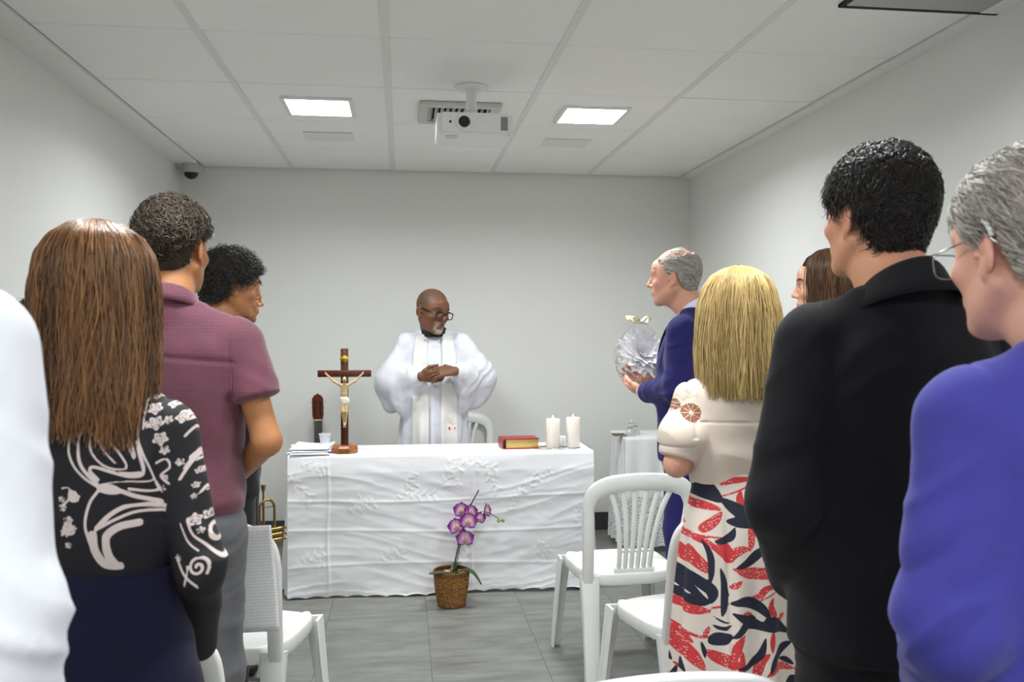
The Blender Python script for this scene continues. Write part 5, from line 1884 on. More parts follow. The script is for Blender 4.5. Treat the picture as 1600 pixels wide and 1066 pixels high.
# ------------------------------------------------------------------ the people
SK_LIGHT = srgb(206, 150, 118)
SK_TAN = srgb(178, 122, 82)
SK_ROSE = srgb(222, 166, 142)
SK_DARK = srgb(112, 74, 52)
M_SHOE = plain('black_shoe', srgb(18, 17, 17), 0.3)
HAIRM = {
    'brown': hair_mat('hair_long_brown', srgb(42, 24, 16), srgb(172, 122, 76), 0.36),
    'blonde': hair_mat('hair_blonde', srgb(120, 88, 44), srgb(232, 204, 140), 0.38),
    'dark': hair_mat('hair_dark_brown', srgb(16, 12, 10), srgb(58, 44, 36), 0.40),
    'black': hair_mat('hair_black', srgb(10, 8, 8), srgb(48, 38, 32), 0.38),
    'curly': hair_mat('hair_salt_dark', srgb(16, 14, 13), srgb(84, 78, 72), 0.40),
    'wavy': hair_mat('hair_wavy_brown', srgb(24, 18, 15), srgb(116, 98, 82), 0.40),
    'grey': hair_mat('hair_grey', srgb(84, 76, 70), srgb(206, 198, 190), 0.45),
    'white': hair_mat('hair_white', srgb(122, 112, 100), srgb(240, 238, 232), 0.5),
    'chestnut': hair_mat('hair_chestnut', srgb(30, 18, 12), srgb(112, 76, 46), 0.38),
}
JK = [(0.80, 0, -0.01, 0.205, 0.130, 0.145), (0.95, 0, -0.012, 0.200, 0.135, 0.145), (1.08, 0, 0.0, 0.188, 0.135, 0.120), (1.25, 0, -0.005, 0.198, 0.135, 0.125),
      (1.36, 0, -0.018, 0.188, 0.110, 0.112), (1.43, 0, -0.028, 0.125, 0.075, 0.080), (1.475, 0, -0.032, 0.078, 0.062, 0.066)]


def scale_st(st, a=1.0, b=1.0, z0=None):
    return [(z, cx, cy, aa * a, bf * b, bb * b) for (z, cx, cy, aa, bf, bb) in st]


def jacket(root, mat, arms, name='jacket', st=JK, h=0.008, sleeve=(0.066, 0.058, 0.048), frac=0.95, folds=(), slope=1.398, sw=0.150, neck=True, nb=(0, -0.035), attrs=None, disp=None, shr=0.050, short=None, sub=0,
           neck_top=1.522, seed=11, rumple=1.0, pad=0.0):
    v = uvol((-0.43, -0.26, min([s[0] for s in st] + ([a['wr'][2] - 0.06 for a in arms] if short is None else [])) - 0.04), (0.43, 0.42, 1.60), h)
    v.loft(st, 2.35, 0.02)
    for q, a in zip((-1, 1), arms):
        v.seg((q * 0.045, -0.032, 1.452), (q * sw, -0.012, slope + pad), 0.040, shr, 0.035)
        if short is None:
            arm_sleeve(v, a, sleeve, frac, 0.03)
        else:
            sh_, el_ = np.asarray(a['sh'], float), np.asarray(a['el'], float)
            sh_ = sh_ - np.array([math.copysign(0.008, sh_[0]), 0, 0.022])
            d_ = (el_ - sh_) / np.linalg.norm(el_ - sh_)
            end = sh_ + (el_ - sh_) * short
            v2 = Vol(v.xs, v.ys, v.zs)
            v2.seg(sh_, end + d_ * 0.03, sleeve[0], sleeve[1], 0.0)
            v2.cut(end, d_)
            kk = 0.03
            hh_ = np.clip(0.5 + 0.5 * (v2.D - v.D) / kk, 0, 1)
            nearend = ((v.xs - end[0]) * d_[0])[:, None, None] + ((v.ys - end[1]) * d_[1])[None, :, None] + ((v.zs - end[2]) * d_[2])[None, None, :]
            v.D = np.where(nearend < -0.02, v2.D * (1 - hh_) + v.D * hh_ - kk * hh_ * (1 - hh_), np.minimum(v.D, v2.D)).astype(np.float32)
    if neck:
        # collar standing round the neck, higher at the back
        v2 = Vol(v.xs, v.ys, v.zs)
        v2.loft([(1.42, nb[0], nb[1], 0.082, 0.075, 0.076), (1.47, nb[0], nb[1], 0.074, 0.070, 0.072), (1.54, nb[0], nb[1] + 0.006, 0.067, 0.066, 0.066)], 2.0, 0.0)
        X, Y, Z = v.xs[:, None, None], v.ys[None, :, None], v.zs[None, None, :]
        v2.D = np.maximum(v2.D, (Z - (neck_top - 0.55 * (Y + 0.10))) * 0.87)
        v.D = np.minimum(v.D, v2.D)

    def dsp(P, N_):
        r = rumple
        tot = np.zeros(len(P))
        for q, a in zip((-1, 1), arms):
            # sleeve creases bunch at the elbow and run slanted round the arm
            sl_ = np.clip((q * P[:, 0] - 0.165) / 0.04, 0, 1)
            el_ = np.asarray(a['el'], float)
            near = np.exp(-(np.linalg.norm(P - el_, axis=1) / 0.16) ** 2)
            tot += sl_ * (0.25 + near) * crease(P, (q * 0.35, 0.45, 0.8), 26, 5, seed + q, 0.011 * r, 0.9)
        body = 1 - np.clip((np.abs(P[:, 0]) - 0.15) / 0.06, 0, 1)
        tot += body * crease(P, (0.75, 0.1, 0.6), 11, 3.2, seed + 5, 0.007 * r, 1.0) * (P[:, 0] > 0) + body * crease(P, (-0.75, 0.1, 0.6), 11, 3.2, seed + 6, 0.007 * r, 1.0) * (P[:, 0] <= 0)
        tot += body * crease(P, (0.1, 0, 1), 15, 3.0, seed + 7, 0.004 * r, 1.0) * np.clip((1.25 - P[:, 2]) * 5, 0, 1)
        # armhole seam
        for q in (-1, 1):
            tot += -0.0035 * np.exp(-((q * P[:, 0] - (sw + 0.012) - 0.06 * (1.40 - P[:, 2])) / 0.006) ** 2) * (P[:, 2] > 1.22) * (P[:, 2] < 1.46)
        if disp is not None:
            tot = tot + disp(P, N_)
        return tot
    return cloth(name, v, mat, root, folds, 2, attrs, dsp, sub)


# ---------------------------------------------------------------- polyline prints (flat pattern printed on cloth)
def poly_field(u, v, strokes, wprof=None):
    """max over strokes of (half width - distance); positive inside the print"""
    F = np.full(u.shape, -1.0)
    for st in strokes:
        pts, w = np.array(st[0], float), st[1]
        leafy = len(st) > 2 and st[2]
        n_ = len(pts)
        if n_ > 2:
            sp_ = np.array([tuple(p)[:2] for p in spline([(p[0], p[1], 0) for p in pts], max(10, n_ * 4))])
        else:
            sp_ = np.stack([np.linspace(pts[0, i], pts[1, i], 8) for i in (0, 1)], 1)
        m = (u > sp_[:, 0].min() - w) & (u < sp_[:, 0].max() + w) & (v > sp_[:, 1].min() - w) & (v < sp_[:, 1].max() + w)
        if not m.any():
            continue
        pu, pv = u[m], v[m]
        best = np.full(pu.shape, -1.0)
        N1 = len(sp_) - 1
        for i in range(N1):
            a, b = sp_[i], sp_[i + 1]
            d = b - a
            L2 = d @ d + 1e-12
            t_ = np.clip(((pu - a[0]) * d[0] + (pv - a[1]) * d[1]) / L2, 0, 1)
            dist = np.hypot(pu - a[0] - t_ * d[0], pv - a[1] - t_ * d[1])
            s = (i + t_) / N1
            ww = w * (np.sin(math.pi * np.clip(s, 0, 1)) ** 0.7 if leafy else 1.0)
            best = np.maximum(best, ww - dist)
        F[m] = np.maximum(F[m], best)
    return F


def flower_field(u, v, spots, r):
    F = np.full(u.shape, -1.0)
    for (a, b, s) in spots:
        x, y = u - a, v - b
        m = (np.abs(x) < r * s * 1.5) & (np.abs(y) < r * s * 1.5)
        if not m.any():
            continue
        rr = np.hypot(x[m], y[m]) / (r * s); th = np.arctan2(y[m], x[m])
        out_ = 1.0 + 0.18 * np.cos(5 * th + a * 50) - rr
        hole = np.abs(rr - 0.62 - 0.08 * np.cos(5 * th + a * 50)) - 0.07
        hole2 = np.abs(rr - 0.25) - 0.05
        F[m] = np.maximum(F[m], np.minimum(out_, np.minimum(hole, hole2)) * r * s)
    return F


# ================================================================ A: white shirt, nearest on the left
A = person('man in a white long-sleeved shirt, cut off at the left edge', -0.615, 0.95, 4, 1.775)
armsA = [REST_L, dict(REST_R, el=(0.212, -0.03, 1.12), wr=(0.195, 0.03, 0.88))]
hA = Head(yaw=8)
body_mesh(A, hA, armsA, SK_LIGHT, fine=0.006, hand_fine=0.007)
eyes(A, hA)
short_hair(A, hA, HAIRM['dark'], n=900, length=0.03, rad=0.002)
M_WSHIRT = fabric('white_shirt_cotton', srgb(228, 229, 238), vary=0.01, sheen=0.05)
jacket(A, M_WSHIRT, armsA, 'shirt', scale_st(JK, 0.98, 0.98), sleeve=(0.068, 0.060, 0.050), rumple=0.9, seed=21, neck=False)
collar(A, 'shirt_collar', M_WSHIRT, (0, -0.03), 0.066, 0.066, 1.545, 1.485)
trousers(A, fabric('dark_trousers', srgb(34, 34, 40)), top=0.90)
shoes(A, M_SHOE)

# ================================================================ B: woman with long brown hair
B = person('woman with long brown hair in a black and cream patterned blouse', -0.525, 1.57, 6, 1.59)
sB = 1.59 / 1.753
aBl = dict(REST_L, sh=(-0.150, -0.005, 1.395), el=(-0.20, -0.04, 1.13), wr=(-0.15, 0.10, 0.92), f=(0.2, 0.4, -0.9))
aBr = dict(sh=(0.150, -0.005, 1.395), el=(0.212, -0.05, 1.125), wr=(0.150, 0.13, 0.930), f=(-0.5, 0.25, -0.8), p=(-1, 0, 0), th=(0, 1, 0))
hB = Head(c=(0, 0.02, 1.635), yaw=12, fem=True, jaw=0.9)
body_mesh(B, hB, [aBl, aBr], SK_LIGHT, fine=0.006, neck_r=0.048, build=0.90, shoulder=-0.035, arm_r=(0.036, 0.030, 0.022))
eyes(B, hB)
FST = [(0.955, 0, -0.01, 0.188, 0.132, 0.144), (1.05, 0, 0, 0.152, 0.108, 0.105), (1.12, 0, 0.005, 0.143, 0.108, 0.098), (1.25, 0, 0.0, 0.162, 0.125, 0.108), (1.35, 0, -0.02, 0.158, 0.10, 0.098), (1.42, 0, -0.03, 0.11, 0.065, 0.07), (1.46, 0, -0.03, 0.07, 0.055, 0.058)]
CB = lambda cx, cy: (80 + cx / 2.96, 560 + cy / 2.96)


def b_loc(cx, cy, Yd=1.455):
    """print position (taken from the picture of her back) -> cloth coordinates"""
    px, py = CB(cx, cy)
    p = at(px, py, Yd)
    return ((p.x + 0.525) / sB, p.z / sB)


def bst(pts, w, leaf_=False):
    return ([b_loc(*p) for p in pts], w / 2.96 / 950 / sB / 2 * 1.15, leaf_)


swirl = [bst([(215, 235), (155, 265), (115, 330), (105, 420), (130, 500), (180, 560), (245, 605)], 9), bst([(175, 300), (150, 360), (150, 430), (170, 510), (235, 585)], 13),
         bst([(235, 335), (200, 370), (215, 440), (270, 500), (340, 520), (365, 505), (340, 450), (290, 390), (240, 330)], 8), bst([(225, 345), (260, 420), (320, 490)], 7),
         bst([(240, 565), (203, 520), (225, 505), (300, 530), (380, 555), (430, 540), (415, 440), (405, 395)], 12), bst([(330, 532), (380, 548), (425, 535)], 24, True),
         bst([(240, 592), (330, 575), (440, 582), (472, 572)], 7), bst([(350, 90), (345, 330), (395, 470)], 7), bst([(370, 90), (370, 330), (402, 465)], 6), bst([(392, 90), (400, 350), (430, 450), (490, 620)], 7), bst([(414, 90), (420, 340)], 7),
         bst([(240, 600), (300, 605), (400, 650), (505, 682)], 17, False), bst([(235, 610), (290, 612), (340, 625)], 40, True), bst([(242, 612), (195, 680), (170, 780), (190, 870)], 11),
         bst([(220, 800), (290, 730), (380, 690), (522, 700)], 18), bst([(235, 795), (310, 755), (400, 722), (520, 722)], 12), bst([(205, 825), (212, 900), (255, 965), (320, 978)], 32), bst([(405, 775), (320, 792), (265, 840), (272, 920), (305, 975)], 30),
         bst([(370, 612), (450, 628), (490, 622), (480, 590)], 11), bst([(255, 270), (290, 260), (305, 310)], 30, True), bst([(60, 610), (100, 605), (110, 640), (70, 690)], 8), bst([(110, 640), (150, 640), (140, 660)], 7), bst([(330, 200), (300, 240), (270, 300)], 12),
         # right sleeve
         bst([(605, 285), (660, 235), (690, 260), (690, 340), (660, 430), (610, 530), (585, 580)], 12), bst([(590, 380), (650, 290), (675, 300), (660, 380), (640, 450), (600, 530)], 9), bst([(620, 480), (690, 400), (725, 330), (700, 260), (670, 225)], 14),
         bst([(640, 500), (700, 430), (730, 360)], 8), bst([(655, 300), (690, 285), (705, 340)], 16, True), bst([(670, 650), (700, 600), (760, 580), (785, 610), (740, 645), (690, 640)], 9), bst([(700, 540), (740, 550), (775, 520)], 8), bst([(480, 500), (520, 480), (540, 520), (500, 560), (540, 600)], 9),
         bst([(630, 760), (660, 830), (720, 880), (790, 950)], 9), bst([(600, 780), (640, 860), (700, 910)], 7), bst([(640, 1060), (655, 1000), (650, 970)], 8), bst([(600, 950), (640, 1010), (700, 1062)], 9), bst([(780, 920), (790, 870), (830, 845)], 8), bst([(800, 890), (815, 870), (830, 880)], 7)]
for (cx_, cy_, r_, tw) in ((778, 812, 72, 1.0), (700, 975, 50, -1.0), (120, 640, 30, 1.0), (90, 800, 30, 1.0)):
    swirl.append(bst([(cx_ + r_ * (1 - 0.85 * k / 16) * math.cos(0.6 + tw * k * 0.62), cy_ + r_ * (1 - 0.85 * k / 16) * math.sin(0.6 + tw * k * 0.62)) for k in range(17)], 11))
roses = [b_loc(*p) + (s,) for *p, s in ((470, 112, 1.1), (492, 178, 1.1), (455, 245, 1.0), (470, 312, 1.2), (495, 385, 1.15), (522, 225, 0.9), (582, 130, 1.2), (575, 290, 1.05), (520, 300, 0.7), (515, 440, 0.8), (530, 100, 0.8), (545, 180, 0.7), (440, 190, 0.6), (430, 320, 0.6), (715, 470, 1.0), (640, 360, 0.7), (580, 500, 0.7), (655, 545, 0.6), (700, 520, 0.6), (740, 420, 0.7), (650, 610, 0.6), (650, 660, 0.5), (745, 690, 0.7), (795, 715, 0.9), (665, 765, 1.1), (720, 745, 1.0), (690, 815, 0.6), (600, 940, 0.6), (65, 700, 0.7), (90, 760, 0.8), (70, 820, 0.8), (110, 800, 0.7), (85, 880, 0.6), (60, 660, 0.6), (505, 620, 0.7), (520, 570, 0.6), (430, 60, 0.9), (500, 50, 0.9), (610, 90, 0.8))]


def b_attrs(P, N_):
    F = np.maximum(poly_field(P[:, 0], P[:, 2], swirl), flower_field(P[:, 0], P[:, 2], roses, 0.0095))
    return {'print': np.clip(F * 60, -1, 1)}


t = NT('printed_blouse')
pr = t.ramp(t.attr('print'), 0, 1, -0.03, 0.03)
t.p(Base_Color=t.mix(pr, srgb(14, 12, 20), srgb(216, 200, 196)), Roughness=0.75)
t.bump(t.noise(700, 1), 0.15, 0.001)
FSTB = [(1.075, 0, 0, 0.142, 0.100, 0.098), (1.13, 0, 0.004, 0.150, 0.110, 0.104)] + FST[3:]
jacket(B, t.m, [aBl, aBr], 'blouse', FSTB, h=0.0056, sleeve=(0.047, 0.039, 0.032), frac=1.08, slope=1.385, sw=0.125, neck=False, attrs=b_attrs, shr=0.048, sub=1, seed=31, rumple=0.8)
trousers(B, fabric('navy_trousers', srgb(24, 23, 52), bump=0.2), top=1.125, hip=0.182, wide=1.0, folds=((0.005, (8, 8, 14), 8, 1.6),), bb=0.98, waist=0.158)
shoes(B, M_SHOE)
PB = [(1.778, -0.02, 0.004, 0.004), (1.768, -0.02, 0.045, 0.055), (1.745, -0.02, 0.078, 0.092), (1.71, -0.02, 0.100, 0.112), (1.66, -0.02, 0.109, 0.122), (1.58, -0.025, 0.113, 0.122), (1.50, -0.04, 0.116, 0.116), (1.42, -0.06, 0.122, 0.108), (1.34, -0.07, 0.128, 0.100), (1.26, -0.075, 0.128, 0.092), (1.15, -0.08, 0.118, 0.080)]
long_hair(B, hB, HAIRM['brown'], PB, 1.375, n=4600, face=0.75, rad=0.0015, wave=0.007, tones=lambda th, lay, rg: np.clip(rg.beta(1.3, 2.4, len(th)) * 1.1 + 0.45 * (rg.random(len(th)) < 0.12), 0, 1), end_j=0.055, base_tone=0.05)

# ================================================================ C: man in the maroon shirt
C = person('young man in a maroon dotted short-sleeved shirt and grey jeans', -0.625, 2.45, 5, 1.765)
aCl = dict(CLASP_L)
aCr = dict(sh=(0.190, -0.005, 1.395), el=(0.262, -0.035, 1.115), wr=(0.10, 0.175, 0.965), f=(-0.8, 0.4, -0.3), p=(-0.3, -0.9, 0), th=(0, 0, 1))
hC = Head(c=(0, 0.03, 1.632), yaw=8)


def paintC(P, L, Cc):
    # close-cropped sides and back
    z, y = L[:, 2], L[:, 1]
    m = np.clip((z - np.interp(y, LINE_Y, LINE_M)) / 0.012 + 0.5, 0, 1) * np.clip((0.14 - np.abs(z)) / 0.01, 0, 1) * (np.abs(L).max(1) < 0.14)
    return Cc * (1 - 0.72 * m[:, None]) + np.array(srgb(46, 34, 28))[None] * 0.72 * m[:, None]


body_mesh(C, hC, [aCl, aCr], SK_TAN, fine=0.0042, paint=paintC, neck_r=0.057)
eyes(C, hC, brow=HAIRM['dark'])
fadeC = lambda X, Y, Z: np.clip((Z - 0.018 + 0.55 * np.clip(-Y - 0.02, 0, 1) * (np.abs(X) < 0.07)) / 0.05, 0.03, 1.0)
short_hair(C, hC, HAIRM['wavy'], n=6000, thick=0.020, length=0.036, lift=0.14, curl=0.5, comb=(0, 0.35, 0.1), thick_fn=fadeC, rad=0.0015, tones=lambda S: np.clip(RNG.beta(1.2, 3, len(S)), 0, 1))
t = NT('maroon_dotted_shirt')
xyz = t.n('ShaderNodeSeparateXYZ', {0: t.obj()})
uu_ = t.math('MULTIPLY', t.math('ADD', xyz.outputs[0], xyz.outputs[1]), 680.0)
vv_ = t.math('MULTIPLY', xyz.outputs[2], 680.0)
dt = t.math('GREATER_THAN', t.math('MULTIPLY', t.math('SINE', t.math('ADD', uu_, vv_)), t.math('SINE', t.math('SUBTRACT', uu_, vv_))), 0.5)
base = t.mix(t.ramp(t.noise(12, 3), 0, 1, 0.3, 0.7), srgb(74, 20, 40), srgb(92, 29, 52))
t.p(Base_Color=t.mix(t.math('MULTIPLY', dt, 0.33), base, srgb(214, 170, 190)), Roughness=0.8, Sheen_Weight=0.2)
t.bump(t.noise(700, 1), 0.2, 0.001)
CST = scale_st([(0.925, 0, -0.005, 0.190, 0.130, 0.135)] + JK[1:], 0.97, 0.96)


def c_disp(P, N_):
    # yoke seam and sleeve seam, and the sleeve hem edge
    zy = 1.345 - 0.10 * np.abs(P[:, 0])
    s = -0.0035 * np.exp(-((P[:, 2] - zy) / 0.006) ** 2) * (P[:, 1] < 0) * (np.abs(P[:, 0]) < 0.19)
    return s


jacket(C, t.m, [aCl, aCr], 'shirt', CST, h=0.0062, sleeve=(0.066, 0.068), short=0.56, sw=0.158, neck=True, neck_top=1.500, disp=c_disp, seed=41, rumple=1.25)
# shorten the sleeves above the elbow
sh = C.children[-1]


def trim_sleeves(ob, arms, frac):
    bm = bmesh.new(); bm.from_mesh(ob.data)
    for a in arms:
        s_, e_ = Vector(a['sh']), Vector(a['el'])
        d = (e_ - s_).normalized()
        p = s_ + (e_ - s_) * frac
        side = 1 if s_.x > 0 else -1
        dele = [v for v in bm.verts if (v.co - p).dot(d) > 0 and (v.co - s_ - d * (v.co - s_).dot(d)).length < 0.13 and v.co.x * side > abs(s_.x) * 0.55 + 0.28 * max(0, s_.z - v.co.z) * 1.0]
        bmesh.ops.delete(bm, geom=dele, context='VERTS')
    bm.to_mesh(ob.data); bm.free()


collar(C, 'shirt_collar', t.m, (0, -0.03), 0.066, 0.066, 1.535, 1.475, h=0.036)
trousers(C, fabric('grey_denim', srgb(96, 96, 100), vary=0.12), top=1.03, hip=0.178, folds=((0.008, (9, 9, 15), 12, 1.6),), h=0.009)
shoes(C, M_SHOE)

# ================================================================ D and E: two men by the left wall, F: hidden woman
D = person('man with curly dark hair and pale collar, in profile near the back left', -0.70, 3.52, 66, 1.715)
hD = Head(c=(0, 0.035, 1.630), yaw=0, pitch=10, nose=1.05)
BACK_R = dict(REST_R, el=(0.225, -0.07, 1.12), wr=(0.09, -0.17, 0.94), f=(-0.9, 0, -0.3), p=(0, -1, 0))
body_mesh(D, hD, [REST_L, BACK_R], SK_TAN, fine=0.0045)
eyes(D, hD, brow=HAIRM['dark'])
short_hair(D, hD, HAIRM['curly'], n=3600, thick=0.024, length=0.055, lift=0.22, curl=0.8, comb=(0, 0.1, -0.3), rad=0.0017, tones=lambda S: RNG.beta(1.1, 2.2, len(S)))
M_BLKJ = fabric('black_jacket', srgb(24, 24, 30))
jacket(D, M_BLKJ, [REST_L, BACK_R], 'jacket', scale_st(JK, 1.0, 1.02), h=0.010, neck=False)
collar(D, 'shirt_collar', fabric('pale_blue_shirt', srgb(214, 220, 236)), (0, -0.025), 0.064, 0.064, 1.545, 1.480, h=0.042)
trousers(D, fabric('dark_trousers', srgb(34, 34, 40)))
shoes(D, M_SHOE)

E = person('man in a black polo with white trim, mostly hidden behind the curly-haired man', -0.775, 4.04, 62, 1.695)
hE = Head(c=(0, 0.035, 1.630), yaw=4, pitch=6, nose=1.15)
body_mesh(E, hE, [REST_L, BACK_R], SK_TAN, fine=0.005)
eyes(E, hE)
short_hair(E, hE, HAIRM['dark'], n=900, rad=0.002)
jacket(E, fabric('black_polo', srgb(20, 20, 22)), [REST_L, BACK_R], 'polo_shirt', scale_st(JK[1:], 0.98, 1.05), h=0.010, short=0.72)
trousers(E, fabric('dark_trousers', srgb(34, 34, 40)))
shoes(E, M_SHOE)

F = person('dark-haired person barely showing above the white shirt shoulder', -1.215, 3.0, 20, 1.495)
hF = Head(fem=True)
body_mesh(F, hF, [CLASP_L, CLASP_R], SK_TAN, fine=0.006, neck_r=0.048, build=0.95)
eyes(F, hF)
short_hair(F, hF, HAIRM['black'], n=1200, thick=0.016, length=0.04, curl=0.4, rad=0.002)
jacket(F, fabric('dark_blouse', srgb(40, 36, 48)), [CLASP_L, CLASP_R], 'blouse', scale_st(JK[1:], 0.92, 0.95), h=0.011)
trousers(F, fabric('dark_trousers', srgb(34, 34, 40)))
shoes(F, M_SHOE)

# ================================================================ P: the priest behind the altar
P_ = person('priest in a white robe and stole with clasped hands behind the altar', 0.185, 5.33, 181, 1.66)
sP = 1.66 / 1.753
aPr = dict(sh=(0.175, 0, 1.395), el=(0.268, 0.045, 1.185), wr=(0.092, 0.245, 1.215), f=(-1.0, 0.12, 0.0), p=(0.05, -0.9, 0.45), th=(0, 0.3, 1), curl=(0.45, 0.8, 0.6), sc=1.12, spread=0.0, tc=1.0)
aPl = dict(sh=(-0.175, 0, 1.395), el=(-0.268, 0.045, 1.195), wr=(-0.128, 0.285, 1.250), f=(0.90, 0.06, -0.02), p=(-0.1, -0.72, -0.70), th=(0.2, 0.5, 0.8), curl=(0.40, 0.55, 0.40), sc=1.12, spread=0.05, tc=0.9)
hP = Head(c=(0.012, 0.055, 1.625), yaw=-38, pitch=13, roll=-4, scale=1.15, nose=1.30, wide=1.06)


def paintP(P, L, Cc):
    z, y, x = L[:, 2], L[:, 1], L[:, 0]
    near = np.abs(L).max(1) < 0.15
    ln = np.interp(y, [-0.13, -0.05, -0.02, 0.01, 0.03, 0.05], [-0.06, -0.04, 0.02, 0.012, 0.04, 0.085])
    m = np.clip((z - ln) / 0.012 + 0.5, 0, 1) * near * np.clip(1 - (z - 0.085) / 0.03, 0.25, 1)
    Cc = Cc * (1 - 0.5 * m[:, None]) + np.array(srgb(74, 66, 60))[None] * 0.5 * m[:, None]
    g = np.exp(-((x / 0.026) ** 4) - (((z + 0.098) / 0.018) ** 4)) * (y > 0.04) * near
    g = np.maximum(g, np.exp(-((np.abs(x) - 0.028) / 0.008) ** 2 - ((z + 0.072) / 0.022) ** 2) * (y > 0.05) * near * 0.9)
    g = np.maximum(g, 0.6 * np.exp(-((x / 0.03) ** 4) - ((z + 0.047) / 0.006) ** 2) * (y > 0.07) * near)
    return Cc * (1 - 0.75 * g[:, None]) + np.array(srgb(186, 172, 160))[None] * 0.75 * g[:, None]


body_mesh(P_, hP, [aPr, aPl], SK_DARK, fine=0.0042, hand_fine=0.0036, paint=paintP, lips=srgb(120, 66, 60), neck_r=0.060)
eyes(P_, hP, brow=HAIRM['black'])
glasses(P_, hP, plain('glasses_black', srgb(16, 14, 14), 0.25), rim=0.0030)
M_ROBE = fabric('white_robe', srgb(208, 209, 217), vary=0.01, sheen=0.1)
v = uvol((-0.44, -0.26, 0.06), (0.44, 0.44, 1.58), 0.0085)
RST = [(0.08, 0, 0.01, 0.25, 0.20, 0.15), (0.50, 0, 0.01, 0.225, 0.19, 0.14), (0.95, 0, 0.015, 0.205, 0.185, 0.15), (1.10, 0, 0.02, 0.200, 0.180, 0.135), (1.25, 0, 0.0, 0.205, 0.160, 0.130), (1.36, 0, -0.015, 0.195, 0.125, 0.115), (1.44, 0, -0.022, 0.125, 0.088, 0.088), (1.50, 0, -0.015, 0.080, 0.074, 0.072)]
v.loft(RST, 2.2, 0.02)
for q, a in ((1, aPr), (-1, aPl)):
    sh_, el_, wr_ = [np.array(a[k]) for k in ('sh', 'el', 'wr')]
    v.seg((q * 0.05, -0.03, 1.455), (q * 0.17, -0.01, 1.405), 0.05, 0.066, 0.04)
    v.seg(sh_, el_ + np.array([q * 0.02, 0, 0.0]), 0.078, 0.090, 0.04)
    w2 = el_ + (wr_ - el_) * 0.80
    v.seg(el_ + np.array([q * 0.02, 0, 0]), w2, 0.088, 0.058, 0.03)
    # wide hanging sleeve
    v.eseg(el_ + np.array([q * 0.015, 0.0, -0.05]), w2 + np.array([q * 0.03, -0.02, -0.075]), (0.060, 0.115), (0.035, 0.085), (0, 0.6, 0.0), 0.05)
    v.eseg(el_ + np.array([-q * 0.02, 0.02, -0.09]), el_ + np.array([-q * 0.09, 0.09, -0.11]), (0.045, 0.085), (0.035, 0.080), (0, 0.8, 0), 0.05)


def robe_disp(P, N_):
    low = np.clip((1.12 - P[:, 2]) / 0.3, 0, 1)
    an = np.arctan2(P[:, 0], P[:, 1])
    f = 0.014 * low * np.sin(an * 15 + 1.5 * np.sin(an * 4))
    # folds of the sleeves run from shoulder to hanging edge
    sl_ = np.clip((np.abs(P[:, 0]) - 0.19) / 0.06, 0, 1)
    q = P[:, 1] * 34 + P[:, 2] * 16 * np.sign(P[:, 0]) * 0.4 + 2.2 * fbm(P * 5, 9, 2)
    f = f + 0.014 * sl_ * np.sin(q) + sl_ * crease(P, (0.3 , 0.5, 0.8), 14, 4, 5, 0.016, 0.9)
    c_ = (np.abs(P[:, 0]) < 0.17) * (P[:, 2] > 1.15)
    return f + 0.005 * np.sin(P[:, 0] * 60 + 4 * P[:, 2]) * (1 - low) * c_ * (P[:, 2] < 1.40) + crease(P, (0.9, 0.2, 0.35), 13, 3.5, 15, 0.008, 0.9)


robe = cloth('robe', v, M_ROBE, P_, ((0.010, (9, 9, 5), 51, 1.6),), 2, None, robe_disp)
# black clerical collar under the robe
collar(P_, 'clerical_collar', plain('black_cloth', srgb(14, 14, 16), 0.8), (0.004, 0.005), 0.070, 0.074, 1.530, 1.505, h=0.040, open_=0.02, flare=0)
collar(P_, 'robe_collar', M_ROBE, (0.002, 0.0), 0.080, 0.082, 1.535, 1.470, h=0.036, open_=0.55, flare=0.1)
# stole: two long bands conforming to the robe's front
from mathutils.bvhtree import BVHTree
dep = robe.data
bvh = BVHTree.FromPolygons([vv.co[:] for vv in dep.vertices], [p.vertices[:] for p in dep.polygons])


def on_front(bv, x, z, off=0.004):
    hit = bv.ray_cast(Vector((x, 0.9, z)), Vector((0, -1, 0)))
    return (hit[0].y if hit[0] is not None else 0.1) + off


def front_y_robe(x, z):
    A_ = np.array(RST)
    cy_ = np.interp(z, A_[:, 0], A_[:, 2]); a_ = np.interp(z, A_[:, 0], A_[:, 3]); b_ = np.interp(z, A_[:, 0], A_[:, 4])
    return cy_ + b_ * max(0.0, 1 - min(1, abs(x) / a_) ** 2.2) ** (1 / 2.2)


M_STOLE = fabric('ivory_stole', srgb(216, 214, 211), vary=0.02, sheen=0.2)
M_STOLE.node_tree.nodes['Principled BSDF'].inputs['Roughness'].default_value = 0.55
st_obj = {}
for q, nm in ((1, 'stole_band'), (-1, 'stole_band')):
    zs2 = np.linspace(0.62, 1.475, 90)
    V = []
    for z in zs2:
        xc = q * np.interp(z, [0.62, 1.1, 1.35, 1.475], [0.092, 0.088, 0.092, 0.078])
        hw = np.interp(z, [0.62, 1.2, 1.475], [0.056, 0.052, 0.036])
        for s in np.linspace(-1, 1, 12):
            x = xc + hw * s
            y_ = max(front_y_robe(x, z), on_front(bvh, x, z, 0) if z > 1.30 or z < 1.10 else front_y_robe(x, z)) + 0.006 + 0.002 * math.sin(z * 18 + s * 2)
            V.append((x, y_, z))
    V = np.array(V)
    Y2 = V[:, 1].reshape(90, 12)
    for _ in range(6):
        Y2[1:-1] = np.maximum(Y2[1:-1], (Y2[:-2] + Y2[2:]) / 2 * 0.999)
    V[:, 1] = Y2.ravel()
    ob = link(nm, np_mesh(nm, V, grid_faces(12, 90)), M_STOLE, P_)
    m_ = ob.modifiers.new('thick', 'SOLIDIFY'); m_.thickness = 0.003
    st_obj[q] = (ob, Y2, zs2)
# embroidered emblem low on his left band
ob, Y2, zs2 = st_obj[-1]


